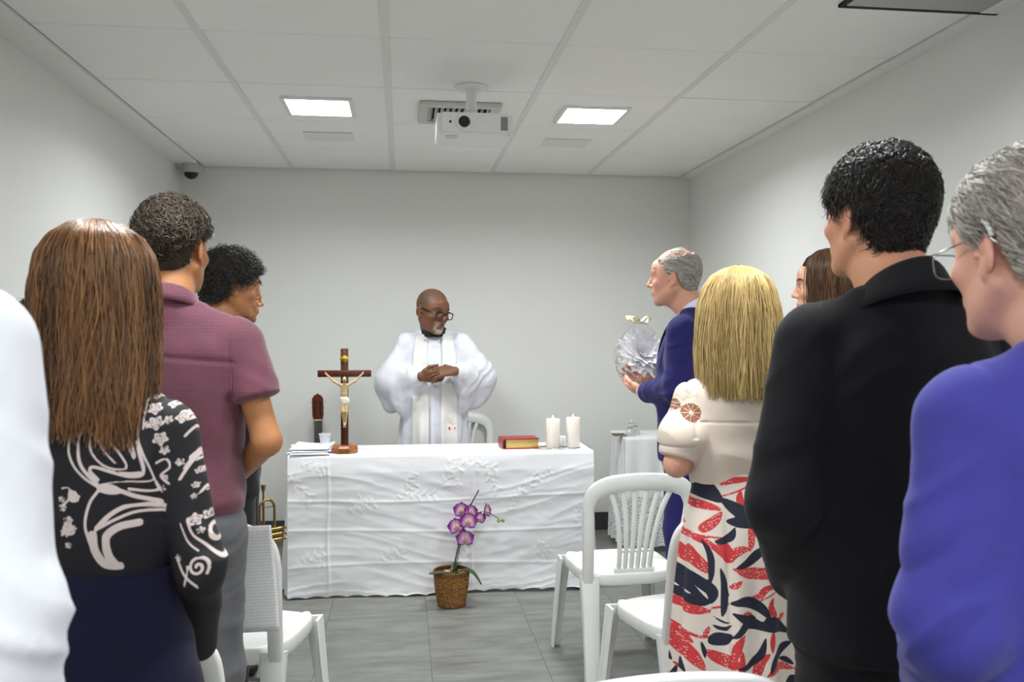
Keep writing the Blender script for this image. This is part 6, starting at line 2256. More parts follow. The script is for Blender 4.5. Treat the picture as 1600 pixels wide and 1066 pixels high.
def stole_y(x, z):
    return float(np.interp(z, zs2, Y2[:, 6])) + 0.003


ez = (1.42 - (668 - 517) * 5.2 / 1354) / sP
M_EMR = plain('emblem_red', srgb(196, 84, 84), 0.7)
M_EMG = plain('emblem_gold', srgb(206, 186, 146), 0.6)
for (dx, dz, sz_, mm) in ((0, 0, 0.010, M_EMR), (0.034, 0.002, 0.006, M_EMR), (-0.034, 0.002, 0.006, M_EMR)):
    x0, z0 = -0.090 + dx, ez + dz
    y0 = stole_y(x0, z0)
    MB().add([(x0 - sz_, y0, z0), (x0, y0, z0 + sz_ * 1.3), (x0 + sz_, y0, z0), (x0, y0, z0 - sz_ * 1.3), (x0, y0 + 0.002, z0)], [(0, 1, 4), (1, 2, 4), (2, 3, 4), (3, 0, 4)]).build('emblem', mm, ob)
for k, (dz, wd) in enumerate(((0.040, 0.040), (0.052, 0.022), (0.066, 0.016))):
    pts = [(-0.090 + s * wd, stole_y(0, ez + dz) + 0.001, ez + dz - 0.01 * abs(s)) for s in np.linspace(-1, 1, 9)]
    MB().tube(pts, 0.0012, 6).build('embroidery_line', M_EMG, ob)
trousers(P_, fabric('dark_trousers', srgb(34, 34, 40)), top=1.0, hip=0.165)
shoes(P_, M_SHOE)

# ================================================================ H: older man in the dark blue suit with the wrapped gift
Hh = person('older balding man in a dark blue suit holding a cellophane-wrapped gift', 1.335, 3.92, -54, 1.80)
aHl = dict(sh=(-0.182, -0.01, 1.400), el=(-0.225, -0.015, 1.130), wr=(-0.015, 0.225, 1.095), f=(0.60, 0.70, 0.05), p=(0.4, -0.3, 0.85), th=(-0.3, 0.6, 0.7), curl=(0.25, 0.4, 0.4), sc=1.05)
aHr = dict(sh=(0.185, 0, 1.400), el=(0.235, 0.06, 1.135), wr=(0.225, 0.260, 1.100), f=(-0.25, 0.75, 0.35), p=(-0.8, -0.1, 0.4), th=(0, 0.4, 0.9), curl=(0.25, 0.4, 0.4), sc=1.05)
hH = Head(c=(-0.01, 0.078, 1.626), yaw=-4, pitch=3, scale=1.07, nose=1.2)
body_mesh(Hh, hH, [aHl, aHr], SK_ROSE, fine=0.0042, hand_fine=0.004, neck_r=0.060)
eyes(Hh, hH, iris=(0.1, 0.1, 0.1))
line_h = np.array([-0.070, -0.062, -0.045, 0.010, 0.028, 0.012, 0.050, 0.075, 0.10])
baldH = lambda X, Y, Z: np.minimum(Z - 0.072 + 0.0 * X, 0.05 + 0.0 * X) * np.where(Y < 0.03, 1, 1) - 0.0
short_hair(Hh, hH, HAIRM['white'], n=2600, thick=0.008, length=0.035, lift=0.03, comb=(0, -0.8, -0.4), line=line_h, cap=0.4, jit=0.15, top_skip=lambda X, Y, Z: (Z - 0.074 - 0.30 * np.clip(-Y, 0, 1)) + 0.007 * np.sin(X * 130 + Y * 90) + 0.006 * np.sin(Y * 210), rad=0.0014, tones=lambda S: np.clip(RNG.beta(2, 2.5, len(S)) + 1.5 * (S[:, 1]) , 0, 1))
# white tuft combed over the front of the bald crown
N = 1000
u0 = RNG.uniform(-1.2, 1.2, N); y0 = RNG.uniform(-0.02, 0.082, N)
p0 = np.stack([u0 * 0.045, y0, 0.035 + 0.088 * np.sqrt(np.clip(1 - ((y0 + 0.015) / 0.099) ** 2 - (u0 * 0.045 / 0.077) ** 2, 0.02, 1))], 1)
cmbv = np.stack([RNG.normal(-0.1, 0.3, N), -np.ones(N) * 0.8, 0.38 + RNG.normal(0, 0.1, N)], 1)
pp = [p0 - np.array([0, 0, 0.002])]
for i in range(5):
    cmbv[:, 2] -= 0.16
    pp.append(pp[-1] + cmbv * 0.0095)
strands('front_hair', np.stack(pp, 1), 0.0008, HAIRM['white'], Hh, hH.mat(), 0.6 + 0.4 * RNG.random(N))
M_NAVY = fabric('dark_blue_suit', srgb(38, 35, 96), vary=0.06, sheen=0.12)
jacket(Hh, M_NAVY, [aHl, aHr], 'suit_jacket', scale_st(JK, 1.0, 1.08), h=0.0085, frac=0.86, seed=61, rumple=1.2, neck=False)
v = uvol((-0.3, 0.0, 1.0), (0.3, 0.45, 1.3), 0.008)
for a in (aHl, aHr):
    e_, w_ = np.array(a['el']), np.array(a['wr'])
    v.seg(e_ + (w_ - e_) * 0.80, e_ + (w_ - e_) * 0.98, 0.038, 0.036, 0.005)
P0, Q0 = v.mesh(1)
link('shirt_cuffs', np_mesh('shirt_cuffs', P0, Q0), fabric('lilac_white_shirt', srgb(222, 220, 240)), Hh)
collar(Hh, 'shirt_collar', fabric('lilac_white_shirt', srgb(222, 220, 240)), (0, -0.022), 0.066, 0.068, 1.552, 1.470, h=0.050)
collar(Hh, 'jacket_collar', M_NAVY, (0, -0.030), 0.076, 0.076, 1.520, 1.440, h=0.045, open_=0.5, flare=1.0)
tie = MB().band(spline([(0, 0.052, 1.455), (0, 0.085, 1.43), (0, 0.125, 1.36), (0, 0.150, 1.25), (0, 0.158, 1.10)], 14), (1, 0, 0), [0.034, 0.036, 0.05, 0.05, 0.055, 0.06, 0.062, 0.066, 0.07, 0.07, 0.075, 0.075, 0.08, 0.08], 0.006)
tie.build('tie', fabric('navy_tie', srgb(20, 20, 52)), Hh)
trousers(Hh, M_NAVY, top=1.0, hip=0.185, h=0.010)
shoes(Hh, M_SHOE)

# the gift in his hands: white paper flower wrapped in cellophane, cream bow
gp = Hh.matrix_basis @ Vector((0.165, 0.300, 1.262))
gift = tag(empty('wrapped_gift', (gp.x, gp.y, gp.z), 0.0), 'white paper flower wrapped in clear cellophane with a cream bow', 'gift')
GR = Matrix.Rotation(math.radians(12), 4, 'Z') @ Matrix.Rotation(math.radians(-6), 4, 'X')
gift.rotation_euler = GR.to_euler()
t = NT('white_paper_petal')
t.p(Base_Color=srgb(250, 250, 252), Roughness=0.7)
tl = t.n('ShaderNodeBsdfTranslucent', {0: (0.97, 0.97, 0.98, 1)}); mx = t.n('ShaderNodeMixShader', {0: 0.3})
t.t.links.new(t.b.outputs[0], mx.inputs[1]); t.t.links.new(tl.outputs[0], mx.inputs[2]); t.t.links.new(mx.outputs[0], t.out.inputs[0])
M_PFL = t.m


def pet(L, Wd, n1=8, n2=5, cup_=0.25):
    V = []
    for i in range(n1):
        u = i / (n1 - 1)
        w_ = Wd * (math.sin(math.pi * min(1, u * 0.93 + 0.05)) ** 0.8) * (1 - 0.75 * max(0, u - 0.55) / 0.45)
        for j in range(n2):
            s = -1 + 2 * j / (n2 - 1)
            V.append((s * w_, L * u, cup_ * L * u * u * 0.5 + 0.25 * abs(s) * w_))
    me_ = np_mesh('petal', np.array(V), grid_faces(n2, n1))
    me_.materials.append(M_PFL)
    return me_


pl_, pm_, ps_ = pet(0.140, 0.034), pet(0.108, 0.030, cup_=0.4), pet(0.066, 0.022, cup_=0.7)
for (me_, cnt, el_, z_, ph_) in ((pl_, 13, 2, 0.0, 0.0), (pl_, 13, 8, 0.006, 0.24), (pm_, 12, 14, 0.012, 0.1), (pm_, 10, 22, 0.016, 0.3), (ps_, 9, 30, 0.02, 0.0)):
    for k in range(cnt):
        an = ph_ + 2 * math.pi * k / cnt
        o = link('petal', me_, None, gift)
        # flower faces the camera side (-Y)
        Mx = Matrix.Rotation(math.radians(64), 4, 'X') @ Matrix.Rotation(an, 4, 'Z') @ Matrix.Translation((0, 0.006, z_)) @ Matrix.Rotation(math.radians(el_), 4, 'X')
        o.matrix_local = Mx
MB().lathe([(0.0, 0.045), (0.008, 0.043), (0.012, 0.034), (0.010, 0.02), (0, 0.018)], (0, 0, 0), 16, RX).build('flower_centre', M_PFL, gift)
# cellophane bag: crumpled closed surface gathered at the top
t = NT('cellophane')
tr = t.n('ShaderNodeBsdfTransparent', {0: (0.99, 0.99, 1.0, 1)})
gl = t.n('ShaderNodeBsdfGlossy', {0: (1, 1, 1, 1), 'Roughness': 0.12})
fr_ = t.n('ShaderNodeFresnel', {0: 1.45})
fac = t.math('ADD', t.math('MULTIPLY', fr_.outputs[0], 0.5), 0.02)
mx = t.n('ShaderNodeMixShader', {0: fac})
t.t.links.new(tr.outputs[0], mx.inputs[1]); t.t.links.new(gl.outputs[0], mx.inputs[2]); t.t.links.new(mx.outputs[0], t.out.inputs[0])
nth, nz = 96, 60
TH, ZZ = np.meshgrid(np.linspace(0, 2 * math.pi, nth, endpoint=False), np.linspace(0, 1, nz))
zz = -0.150 + 0.345 * ZZ
rad = np.interp(ZZ, [0, 0.03, 0.12, 0.3, 0.5, 0.7, 0.85, 0.92, 0.96, 1.0], [0.02, 0.075, 0.115, 0.142, 0.140, 0.105, 0.055, 0.022, 0.018, 0.05])
cr_ = fbm(np.stack([np.cos(TH) * 4, np.sin(TH) * 4, ZZ * 6], -1), 77, 3)
rg_ = (1 - np.abs(2 * cr_ - 1)) ** 2
rad = rad * (1 + 0.16 * (rg_ - 0.35)) + 0.010 * np.sin(TH * 17) * ZZ ** 2 * (ZZ < 0.94)
V = np.stack([rad * np.cos(TH), rad * np.sin(TH) * 0.42, zz], -1).reshape(-1, 3)
i = np.arange(nth * nz).reshape(nz, nth)
q = np.stack([i[:-1], np.roll(i, -1, 1)[:-1], np.roll(i, -1, 1)[1:], i[1:]], -1).reshape(-1, 4)
link('cellophane_wrap', np_mesh('cellophane_wrap', V, q), t.m, gift, True, 25)
M_BOW = plain('cream_ribbon', srgb(238, 228, 190), 0.35)
bow_ = MB()
for s in (-1, 1):
    bow_.band(spline([(0, 0, 0.168), (s * 0.030, -0.015, 0.195), (s * 0.050, -0.005, 0.190), (s * 0.045, 0.012, 0.172), (s * 0.020, 0.010, 0.166), (0, 0, 0.168)], 20), (0, 1, 0.1), 0.030, 0.0015)
bow_.build('bow_loops', M_BOW, gift)
MB().band(spline([(0, -0.004, 0.168), (-0.035, -0.02, 0.172), (-0.065, -0.02, 0.190), (-0.085, -0.018, 0.186)], 12), (0, 0.5, 0.9), 0.024, 0.0014).build('ribbon_tail', M_BOW, gift)
MB().tube([(0.019 * math.cos(a), 0.012 * math.sin(a), 0.168) for a in np.linspace(0, 6.283, 20)], 0.006, 8).build('knot', M_BOW, gift)

# ================================================================ I: blonde woman in the leaf-print skirt
I_ = person('blonde woman in a cream puff-sleeved blouse and leaf-print skirt', 0.905, 2.27, -6, 1.57)
sI = 1.57 / 1.753
aIl = dict(sh=(-0.150, -0.005, 1.395), el=(-0.210, -0.025, 1.190), wr=(-0.06, 0.18, 1.15), f=(0.8, 0.4, 0.1), p=(0.3, -0.9, 0), th=(0, 0.2, 1))
aIr = dict(mirror(aIl), wr=(0.05, 0.21, 1.15))
hI = Head(c=(0, 0.015, 1.635), yaw=-8, fem=True, jaw=0.9)
body_mesh(I_, hI, [aIl, aIr], SK_ROSE, fine=0.006, neck_r=0.048, build=0.92, hand_fine=0.006, shoulder=-0.03)
eyes(I_, hI)
BST = [(1.12, 0, 0.0, 0.140, 0.112, 0.104), (1.16, 0, 0.002, 0.146, 0.114, 0.108), (1.22, 0, 0.0, 0.162, 0.128, 0.120), (1.30, 0, -0.006, 0.168, 0.122, 0.118), (1.37, 0, -0.018, 0.160, 0.10, 0.100), (1.43, 0, -0.028, 0.115, 0.068, 0.072), (1.47, 0, -0.03, 0.072, 0.056, 0.060)]
v = uvol((-0.36, -0.24, 1.09), (0.36, 0.28, 1.52), 0.0055)
v.loft(BST, 2.3, 0.02)
for q, a in ((-1, aIl), (1, aIr)):
    v.seg((q * 0.045, -0.032, 1.448), (q * 0.130, -0.012, 1.388), 0.042, 0.046, 0.03)
    s_, e_ = np.array(a['sh']) - np.array([0, 0, 0.015]), np.array(a['el'])
    v.seg(s_, s_ + (e_ - s_) * 0.45, 0.056, 0.066, 0.02)
    v.ell(s_ + (e_ - s_) * 0.58 + np.array([q * 0.006, -0.002, 0]), (0.070, 0.074, 0.070), None, 0.02)
    v2 = Vol(v.xs, v.ys, v.zs)
    v2.seg(s_ + (e_ - s_) * 0.6, s_ + (e_ - s_) * 1.1, 0.063, 0.056, 0.0)
    v2.cut(s_ + (e_ - s_) * 0.90, e_ - s_)
    v.D = np.minimum(v.D, v2.D)


def i_loc(px, py, Yd=2.19):
    p = at(px, py, Yd)
    return ((p.x - 0.905) / sI, p.z / sI)


def i_attrs(P, N_):
    F = np.full(len(P), -1.0)
    for (px, py, r_) in ((1054, 631, 0.021), (1077, 645, 0.0265)):
        if r_ == 0: continue
        a, b = i_loc(px, py)
        x, z = P[:, 0] - a, P[:, 2] - b
        rr = np.hypot(x, z); th = np.arctan2(z, x)
        d = np.minimum(np.minimum(r_ * (1 + 0.10 * np.abs(np.cos(5 * th))) - rr, rr - r_ * 0.22), np.abs(np.sin(th * 5)) * rr * 0.32 - 0.0014)
        F = np.maximum(F, np.where(P[:, 1] < 0.06, d, -1))
    em = 1 - np.abs(2 * fbm(P * np.array([80, 80, 80]), 4, 2) - 1)
    a, b = i_loc(1068, 605)
    msk = np.exp(-(((P[:, 0] - a) / 0.045) ** 2 + ((P[:, 2] - b) / 0.04) ** 2))
    return {'cut': np.clip(F * 80, -1, 1), 'emb': em ** 3 * msk}


def i_disp(P, N_):
    # shoulder gathers, back yoke seam, sleeve cuff
    out_ = np.zeros(len(P))
    for q in (-1, 1):
        sx = np.clip((q * P[:, 0] - 0.165) / 0.03, 0, 1)
        top = np.clip((P[:, 2] - 1.34) / 0.05, 0, 1)
        out_ += sx * top * 0.005 * np.sin(P[:, 1] * 150)
        out_ += -0.006 * np.exp(-((q * P[:, 0] - 0.168 - 0.10 * (1.40 - P[:, 2])) / 0.007) ** 2) * (P[:, 2] > 1.27)
    out_ += -0.003 * np.exp(-((P[:, 2] - 1.318) / 0.004) ** 2) * (P[:, 1] < 0) * (np.abs(P[:, 0]) < 0.16)
    out_ += -0.004 * np.exp(-((P[:, 2] - 1.247) / 0.004) ** 2) * (np.abs(P[:, 0]) > 0.18)
    return out_


t = NT('cream_blouse')
ct = t.ramp(t.attr('cut'), 0, 1, -0.03, 0.03)
t.p(Base_Color=t.mix(ct, srgb(224, 209, 195), srgb(140, 84, 58)), Roughness=t.ramp(ct, 0.6, 0.75), Sheen_Weight=0.15)
t.bump(t.math('ADD', t.math('MULTIPLY', t.noise(500, 1), 0.2), t.attr('emb')), 0.6, 0.003)
cloth('blouse', v, t.m, I_, (), 2, i_attrs, lambda P, N_: i_disp(P, N_) + crease(P, (0.5, 0.1, 0.85), 13, 3.5, 71, 0.007, 1.0), 1)

# skirt with the printed leaves
KS = lambda cx, cy: (1040 + cx / 3.08, 720 + cy / 3.08)


def k_loc(cx, cy):
    px, py = KS(cx, cy)
    p = at(px, py, 2.15)
    return ((p.x - 0.905) / sI, p.z / sI)


def lf(pts, w, leafy=True):
    return ([k_loc(*p) for p in pts], w / 3.08 / 600 / sI / 2 * 1.05, leafy)


navy = [lf([(110, 45), (130, 110), (190, 170), (270, 215)], 46), lf([(195, 55), (200, 110), (240, 170), (275, 210)], 62), lf([(165, 45), (175, 80), (185, 110)], 26), lf([(268, 85), (255, 110), (240, 125)], 18), lf([(265, 190), (330, 240), (400, 280), (470, 300)], 66), lf([(285, 300), (340, 300), (430, 300), (470, 320)], 55),
        lf([(318, 325), (300, 370), (265, 395), (230, 400)], 34), lf([(310, 520), (370, 490), (420, 440), (470, 400)], 42), lf([(430, 470), (470, 480), (520, 500)], 26), lf([(90, 315), (65, 380), (65, 450), (90, 510)], 28), lf([(75, 480), (95, 560), (150, 650), (210, 700)], 38), lf([(80, 640), (110, 690), (170, 700), (212, 690)], 44), lf([(130, 370), (115, 450), (110, 540), (130, 610)], 24),
        lf([(180, 390), (210, 460), (215, 540), (205, 620)], 28), lf([(110, 545), (170, 600), (215, 640), (212, 700)], 54), lf([(250, 520), (265, 600), (262, 690), (250, 755)], 34), lf([(285, 690), (350, 675), (420, 700), (470, 760)], 52), lf([(290, 730), (350, 760), (420, 790), (440, 800)], 46), lf([(290, 850), (340, 800), (380, 760), (410, 770)], 44), lf([(360, 800), (440, 790), (520, 800), (578, 832)], 50), lf([(440, 760), (490, 770), (560, 810)], 44),
        lf([(205, 890), (240, 860), (290, 840)], 56), lf([(215, 800), (250, 810), (290, 790)], 20), lf([(215, 755), (250, 775), (290, 780)], 10), lf([(295, 985), (360, 975), (420, 930), (445, 840)], 34), lf([(455, 1010), (490, 950), (540, 900), (590, 875)], 44), lf([(520, 950), (560, 960), (600, 985)], 26), lf([(100, 880), (90, 950), (95, 1010), (115, 1060)], 32), lf([(175, 890), (185, 930), (190, 970)], 18), lf([(45, 930), (65, 960), (75, 1010)], 18), lf([(280, 1045), (295, 1060)], 14), lf([(55, 740), (45, 780), (40, 810)], 16), lf([(270, 640), (285, 650)], 14), lf([(450, 535), (500, 540), (550, 560)], 18),
        lf([(20, 960), (30, 1010), (60, 1060)], 10), lf([(0, 200), (30, 300), (40, 400)], 40), lf([(620, 300), (580, 400), (600, 500)], 44), lf([(650, 700), (600, 760), (640, 850)], 44)]
redl = [lf([(270, 60), (340, 62), (440, 55)], 26), lf([(268, 130), (320, 105), (435, 90)], 30), lf([(270, 185), (350, 150), (430, 105)], 8, False), lf([(355, 150), (350, 200), (390, 260), (400, 275)], 40), lf([(380, 310), (390, 370), (378, 440)], 34), lf([(105, 200), (130, 190), (160, 195)], 44), lf([(105, 260), (160, 235), (220, 235), (272, 250)], 40), lf([(272, 255), (240, 300), (200, 340), (185, 360)], 42), lf([(95, 300), (130, 370), (180, 380), (280, 380)], 10, False),
        lf([(100, 300), (150, 380), (220, 420), (275, 485)], 30), lf([(135, 410), (150, 480), (190, 530), (215, 545)], 52), lf([(240, 400), (270, 420), (285, 470), (290, 490)], 52), lf([(290, 495), (310, 450), (340, 430), (378, 425)], 40), lf([(300, 520), (370, 540), (450, 540), (545, 550)], 56), lf([(420, 520), (480, 515), (520, 515)], 28), lf([(288, 615), (310, 600), (340, 575)], 26), lf([(360, 670), (420, 650), (460, 605), (575, 590)], 28), lf([(400, 690), (470, 640), (570, 590)], 7, False), lf([(85, 700), (110, 695), (145, 690)], 28), lf([(85, 755), (140, 745), (215, 735)], 46), lf([(215, 720), (250, 705), (280, 690)], 10, False),
        lf([(480, 650), (470, 700), (490, 740), (500, 765)], 34), lf([(515, 770), (535, 750), (545, 735)], 26), lf([(335, 745), (360, 740), (392, 742)], 34), lf([(40, 835), (90, 850), (160, 870), (205, 860)], 14, False), lf([(40, 830), (70, 830), (100, 860), (150, 910)], 42), lf([(75, 880), (110, 930), (150, 980), (190, 1030)], 62), lf([(190, 930), (230, 950), (275, 960), (290, 990)], 60), lf([(470, 915), (475, 860), (480, 810)], 30), lf([(345, 830), (310, 880), (270, 990)], 36), lf([(325, 900), (320, 980), (310, 1062)], 36), lf([(460, 915), (420, 960), (400, 1020), (370, 1062)], 44), lf([(440, 1025), (490, 990), (540, 990), (600, 1005)], 40), lf([(20, 1060), (30, 1030), (45, 1005)], 34), lf([(85, 330), (90, 400), (100, 490)], 22), lf([(205, 810), (195, 840), (185, 860)], 20), lf([(590, 600), (575, 620)], 30)]
zt, zb = 1.165, 0.06
n_th, n_z = 300, 260
TH, ZZ = np.meshgrid(np.linspace(-math.pi, math.pi, n_th, endpoint=False), np.linspace(zb, zt, n_z))
aS = np.interp(ZZ, [0.06, 0.4, 0.72, 0.95, 1.05, 1.12, 1.165], [0.225, 0.205, 0.190, 0.176, 0.160, 0.143, 0.140])
bS = np.interp(ZZ, [0.06, 0.4, 0.72, 0.95, 1.05, 1.12, 1.165], [0.200, 0.175, 0.150, 0.142, 0.126, 0.112, 0.108])
ker = np.ones(15) / 15
for q in range(n_th):
    aS[:, q] = np.convolve(np.pad(aS[:, q], 7, mode='edge'), ker, 'valid'); bS[:, q] = np.convolve(np.pad(bS[:, q], 7, mode='edge'), ker, 'valid')
low = np.clip((1.08 - ZZ) / 0.7, 0, 1)
fo = 0.020 * low * np.sin(TH * 9 + 1.2 * np.sin(TH * 3)) + 0.006 * np.sin(TH * 5 + ZZ * 7) * np.clip((1.12 - ZZ) * 6, 0, 1)
u_s = k_loc(287, 500)[0]
X = (aS + fo) * np.sin(TH); Y = -(bS + fo) * np.cos(TH) - 0.004
Y += 0.012 * np.exp(-((X - u_s) / 0.010) ** 2) * (np.cos(TH) > 0) * np.clip((1.1 - ZZ) * 5, 0, 1)
V = np.stack([X, Y, ZZ], -1).reshape(-1, 3)
i = np.arange(n_th * n_z).reshape(n_z, n_th)
q = np.stack([i[:-1], np.roll(i, -1, 1)[:-1], np.roll(i, -1, 1)[1:], i[1:]], -1).reshape(-1, 4)
me = np_mesh('skirt', V, q)
su = np.where(np.cos(TH).ravel() > -0.6, V[:, 0], V[:, 0] * 0.8 + 0.07)
sv_ = np.where(np.cos(TH).ravel() > -0.6, V[:, 2], V[:, 2] * 1.0 - 0.06)
u0_, u1_ = k_loc(15, 500)[0], k_loc(600, 500)[0]
su = np.where(np.cos(TH).ravel() > -0.6, su, u0_ + (0.21 - V[:, 0]) / 0.42 * (u1_ - u0_))
su = np.where(su > u1_, su - (u1_ - u0_), np.where(su < u0_, su + (u1_ - u0_), su))
lowm = sv_ < k_loc(0, 1062)[1]
sv2 = np.where(lowm, sv_ + 0.42, sv_)
set_attr(me, 'navy', np.clip(poly_field(su, sv2, navy) * 300, -1, 1))
set_attr(me, 'red', np.clip(poly_field(su, sv2, redl) * 300, -1, 1))
t = NT('leaf_print_skirt')
rd = t.ramp(t.attr('red'), 0, 1, -0.15, 0.15); nv = t.ramp(t.attr('navy'), 0, 1, -0.15, 0.15)
mp2 = t.n('ShaderNodeMapping', {'Vector': t.obj(), 'Scale': (130, 20, 130), 'Rotation': (0, 0.5, 0)}).outputs[0]
vo = t.n('ShaderNodeTexVoronoi', {'Vector': mp2, 'Scale': 1.0, 'Randomness': 0.5}).outputs['Distance']
dots = t.ramp(vo, 1, 0, 0.22, 0.34)
redc = t.mix(t.math('MULTIPLY', dots, 0.75), srgb(206, 58, 62), srgb(240, 190, 180))
c = t.mix(rd, srgb(226, 214, 204), redc)
c = t.mix(nv, c, srgb(30, 34, 54))
t.p(Base_Color=c, Roughness=0.75)
t.bump(t.noise(600, 1), 0.15, 0.001)
sk = link('skirt', me, t.m, I_)
m_ = sk.modifiers.new('thick', 'SOLIDIFY'); m_.thickness = 0.003
bl = MB()
shoes(I_, M_SHOE, dx=0.09)
PI_ = [(1.785, -0.015, 0.004, 0.004), (1.774, -0.015, 0.045, 0.055), (1.752, -0.015, 0.080, 0.092), (1.715, -0.015, 0.104, 0.114), (1.66, -0.015, 0.120, 0.126), (1.59, -0.02, 0.130, 0.128), (1.52, -0.03, 0.138, 0.124), (1.45, -0.045, 0.142, 0.116), (1.38, -0.055, 0.140, 0.108), (1.30, -0.06, 0.128, 0.095)]
long_hair(I_, hI, HAIRM['blonde'], PI_, 1.40, n=3600, face=0.7, rad=0.0015, wave=0.004, tones=lambda th, lay, rg: np.clip(rg.beta(2.2, 1.6, len(th)), 0, 1), end_j=0.02, base_tone=0.25, seed=9)
hc_ = MB()
for k in range(5):
    hc_.lathe([(0, -0.004), (0.004, -0.002), (0.0045, 0.001), (0.0, 0.005)], (0.008 * k - 0.006, -0.012 + 0.002 * k, 1.783 - 0.0012 * k * k), 8)
hc_.build('hair_clip', plain('sparkling_clip', srgb(210, 205, 200), 0.12, 0.9), I_)

# ================================================================ J: dark-haired woman in profile
J = person('brown-haired woman in profile between the blonde woman and black suit', 1.455, 2.80, -60, 1.69)
hJ = Head(c=(0, 0.03, 1.630), yaw=-4, pitch=4, fem=True, jaw=0.88, nose=0.9, scale=0.96)
body_mesh(J, hJ, [REST_L, REST_R], srgb(222, 168, 140), fine=0.0045, neck_r=0.047, build=0.9, lips=srgb(186, 92, 88))
eyes(J, hJ, brow=HAIRM['dark'])
PJ = [(1.766, -0.015, 0.004, 0.004), (1.756, -0.015, 0.042, 0.052), (1.735, -0.015, 0.072, 0.088), (1.70, -0.015, 0.092, 0.106), (1.65, -0.018, 0.100, 0.114), (1.58, -0.022, 0.104, 0.114), (1.50, -0.03, 0.108, 0.110), (1.40, -0.045, 0.110, 0.100), (1.30, -0.055, 0.105, 0.09)]
long_hair(J, hJ, HAIRM['chestnut'], PJ, 1.36, n=2400, face=0.78, rad=0.0015, wave=0.006, tones=lambda th, lay, rg: rg.beta(1.3, 2.6, len(th)), end_j=0.03, seed=12)
jacket(J, fabric('dark_dress', srgb(38, 36, 44)), [REST_L, REST_R], 'dress_top', FST, h=0.010, slope=1.385, sw=0.125, shr=0.046, neck=False, sleeve=(0.054, 0.048, 0.042))
trousers(J, fabric('dark_trousers', srgb(34, 34, 40)))
shoes(J, M_SHOE)

# ================================================================ K: man in the black suit
K = person('tall man in a black suit with thick dark hair, seen from behind', 0.955, 1.60, -2, 1.775)
aKl = dict(sh=(-0.182, -0.005, 1.400), el=(-0.238, -0.020, 1.085), wr=(-0.135, 0.130, 0.890), f=(0.8, 0.4, -0.3), p=(0.3, -0.9, 0), th=(0, 0, 1))
aKr = mirror(aKl)
hK = Head(c=(-0.022, 0.03, 1.628), yaw=-12, scale=0.99)
body_mesh(K, hK, [aKl, aKr], srgb(204, 146, 116), fine=0.004, neck_r=0.062)
eyes(K, hK, brow=HAIRM['black'])
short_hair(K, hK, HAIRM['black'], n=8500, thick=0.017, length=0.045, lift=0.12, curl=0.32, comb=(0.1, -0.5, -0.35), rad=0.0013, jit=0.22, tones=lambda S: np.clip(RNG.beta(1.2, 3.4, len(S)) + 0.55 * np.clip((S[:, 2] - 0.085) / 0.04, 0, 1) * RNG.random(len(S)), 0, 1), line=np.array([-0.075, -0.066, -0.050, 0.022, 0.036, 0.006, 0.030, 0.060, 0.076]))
M_BSUIT = fabric('black_suit', srgb(17, 17, 21), vary=0.05, sheen=0.06)
jacket(K, M_BSUIT, [aKl, aKr], 'suit_jacket', scale_st(JK, 1.0, 1.02), h=0.0072, seed=81, sleeve=(0.068, 0.062, 0.050), sw=0.158, pad=0.006)
collar(K, 'jacket_collar', M_BSUIT, (0, -0.034), 0.075, 0.075, 1.537, 1.44, h=0.052, open_=0.6, flare=1.2)
trousers(K, M_BSUIT, top=1.0, hip=0.19, h=0.010)
shoes(K, M_SHOE)
MB().lathe([(0.0, 0.0), (0.006, 0.001), (0.0068, 0.004), (0.004, 0.006), (0, 0.0062)], (-0.158, 0.142, 0.985), 14, Matrix.Rotation(math.radians(100), 3, 'X')).build('cuff_link', M_CHROME, K)

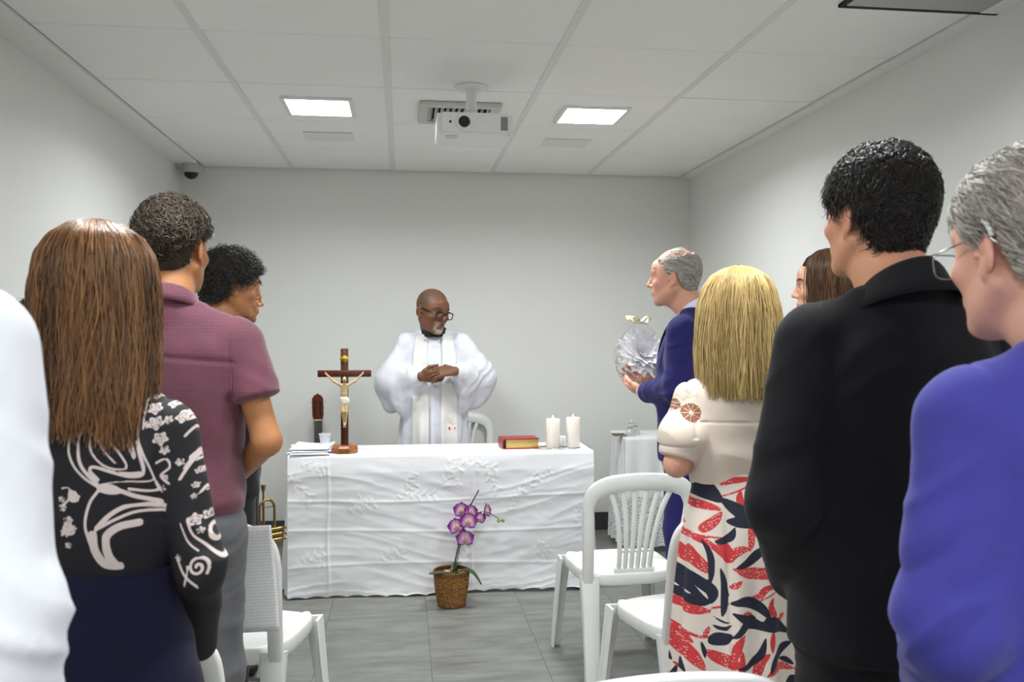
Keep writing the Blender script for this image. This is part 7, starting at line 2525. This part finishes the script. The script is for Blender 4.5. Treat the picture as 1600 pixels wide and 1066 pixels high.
# ================================================================ L: grey-haired man in the blue suit, nearest right
L_ = person('grey-haired man with glasses in a bright blue suit, nearest on the right', 0.895, 1.06, -2, 1.66)
aLl = dict(sh=(-0.182, -0.005, 1.398), el=(-0.216, -0.035, 1.105), wr=(-0.10, 0.160, 0.945), f=(0.8, 0.4, -0.3), p=(0.3, -0.9, 0), th=(0, 0, 1))
aLr = mirror(aLl)
hL = Head(c=(-0.035, 0.055, 1.622), yaw=-5, pitch=8, scale=1.08)
body_mesh(L_, hL, [aLl, aLr], srgb(220, 166, 146), fine=0.004, neck_r=0.062)
eyes(L_, hL)
short_hair(L_, hL, HAIRM['grey'], n=9000, thick=0.014, length=0.062, lift=0.04, curl=0.10, comb=(0, -0.75, -0.75), rad=0.0012, jit=0.14, cap=0.4, line=np.array([-0.070, -0.062, -0.045, 0.030, 0.042, 0.012, 0.035, 0.064, 0.080]), tones=lambda S: np.clip(RNG.beta(1.8, 2.0, len(S)) - 0.3 * np.clip((S[:, 2] - 0.09) / 0.03, 0, 1), 0, 1))
glasses(L_, hL, plain('glasses_steel', srgb(150, 150, 155), 0.2, 0.9), rim=0.0011)
# behind-the-ear hearing aid
ha = MB().tube(spline([(-0.082, -0.006, 0.030), (-0.086, -0.020, 0.030), (-0.087, -0.031, 0.020), (-0.085, -0.034, 0.006)], 12), [0.0015, 0.0022, 0.003, 0.0035, 0.0038, 0.004, 0.004, 0.004, 0.004, 0.004, 0.0038, 0.003], 10).build('hearing_aid', plain('hearing_aid_grey', srgb(220, 218, 222), 0.3), L_)
ha.matrix_local = hL.mat()
M_BLUE = fabric('bright_blue_suit', srgb(62, 60, 146), vary=0.05, sheen=0.15)


def l_disp(P, N_):
    # creases radiating from the elbow and armpit on the sleeves
    sl_ = np.clip((np.abs(P[:, 0]) - 0.185) / 0.04, 0, 1)
    q = (P[:, 2] * 52 + np.abs(P[:, 0]) * 40 * 1.2 + P[:, 1] * 22 + 3.0 * fbm(P * 4, 3, 2))
    near = np.exp(-((P[:, 2] - 1.13) / 0.13) ** 2)
    return sl_ * near * 0.009 * (np.abs(np.sin(q * 0.5)) ** 0.6 - 0.5)


jacket(L_, M_BLUE, [aLl, aLr], 'suit_jacket', scale_st(JK, 1.0, 1.04), h=0.0066, seed=91, sleeve=(0.068, 0.064, 0.054), sw=0.158, neck=True, neck_top=1.49, rumple=1.05, disp=l_disp)
collar(L_, 'shirt_collar', M_WSHIRT, (0, -0.018), 0.070, 0.074, 1.545, 1.47, h=0.050)
collar(L_, 'jacket_collar', M_BLUE, (0, -0.028), 0.082, 0.084, 1.520, 1.43, h=0.050, open_=0.5, flare=1.2)
trousers(L_, M_BLUE, top=1.0, hip=0.19, h=0.010)
shoes(L_, M_SHOE)
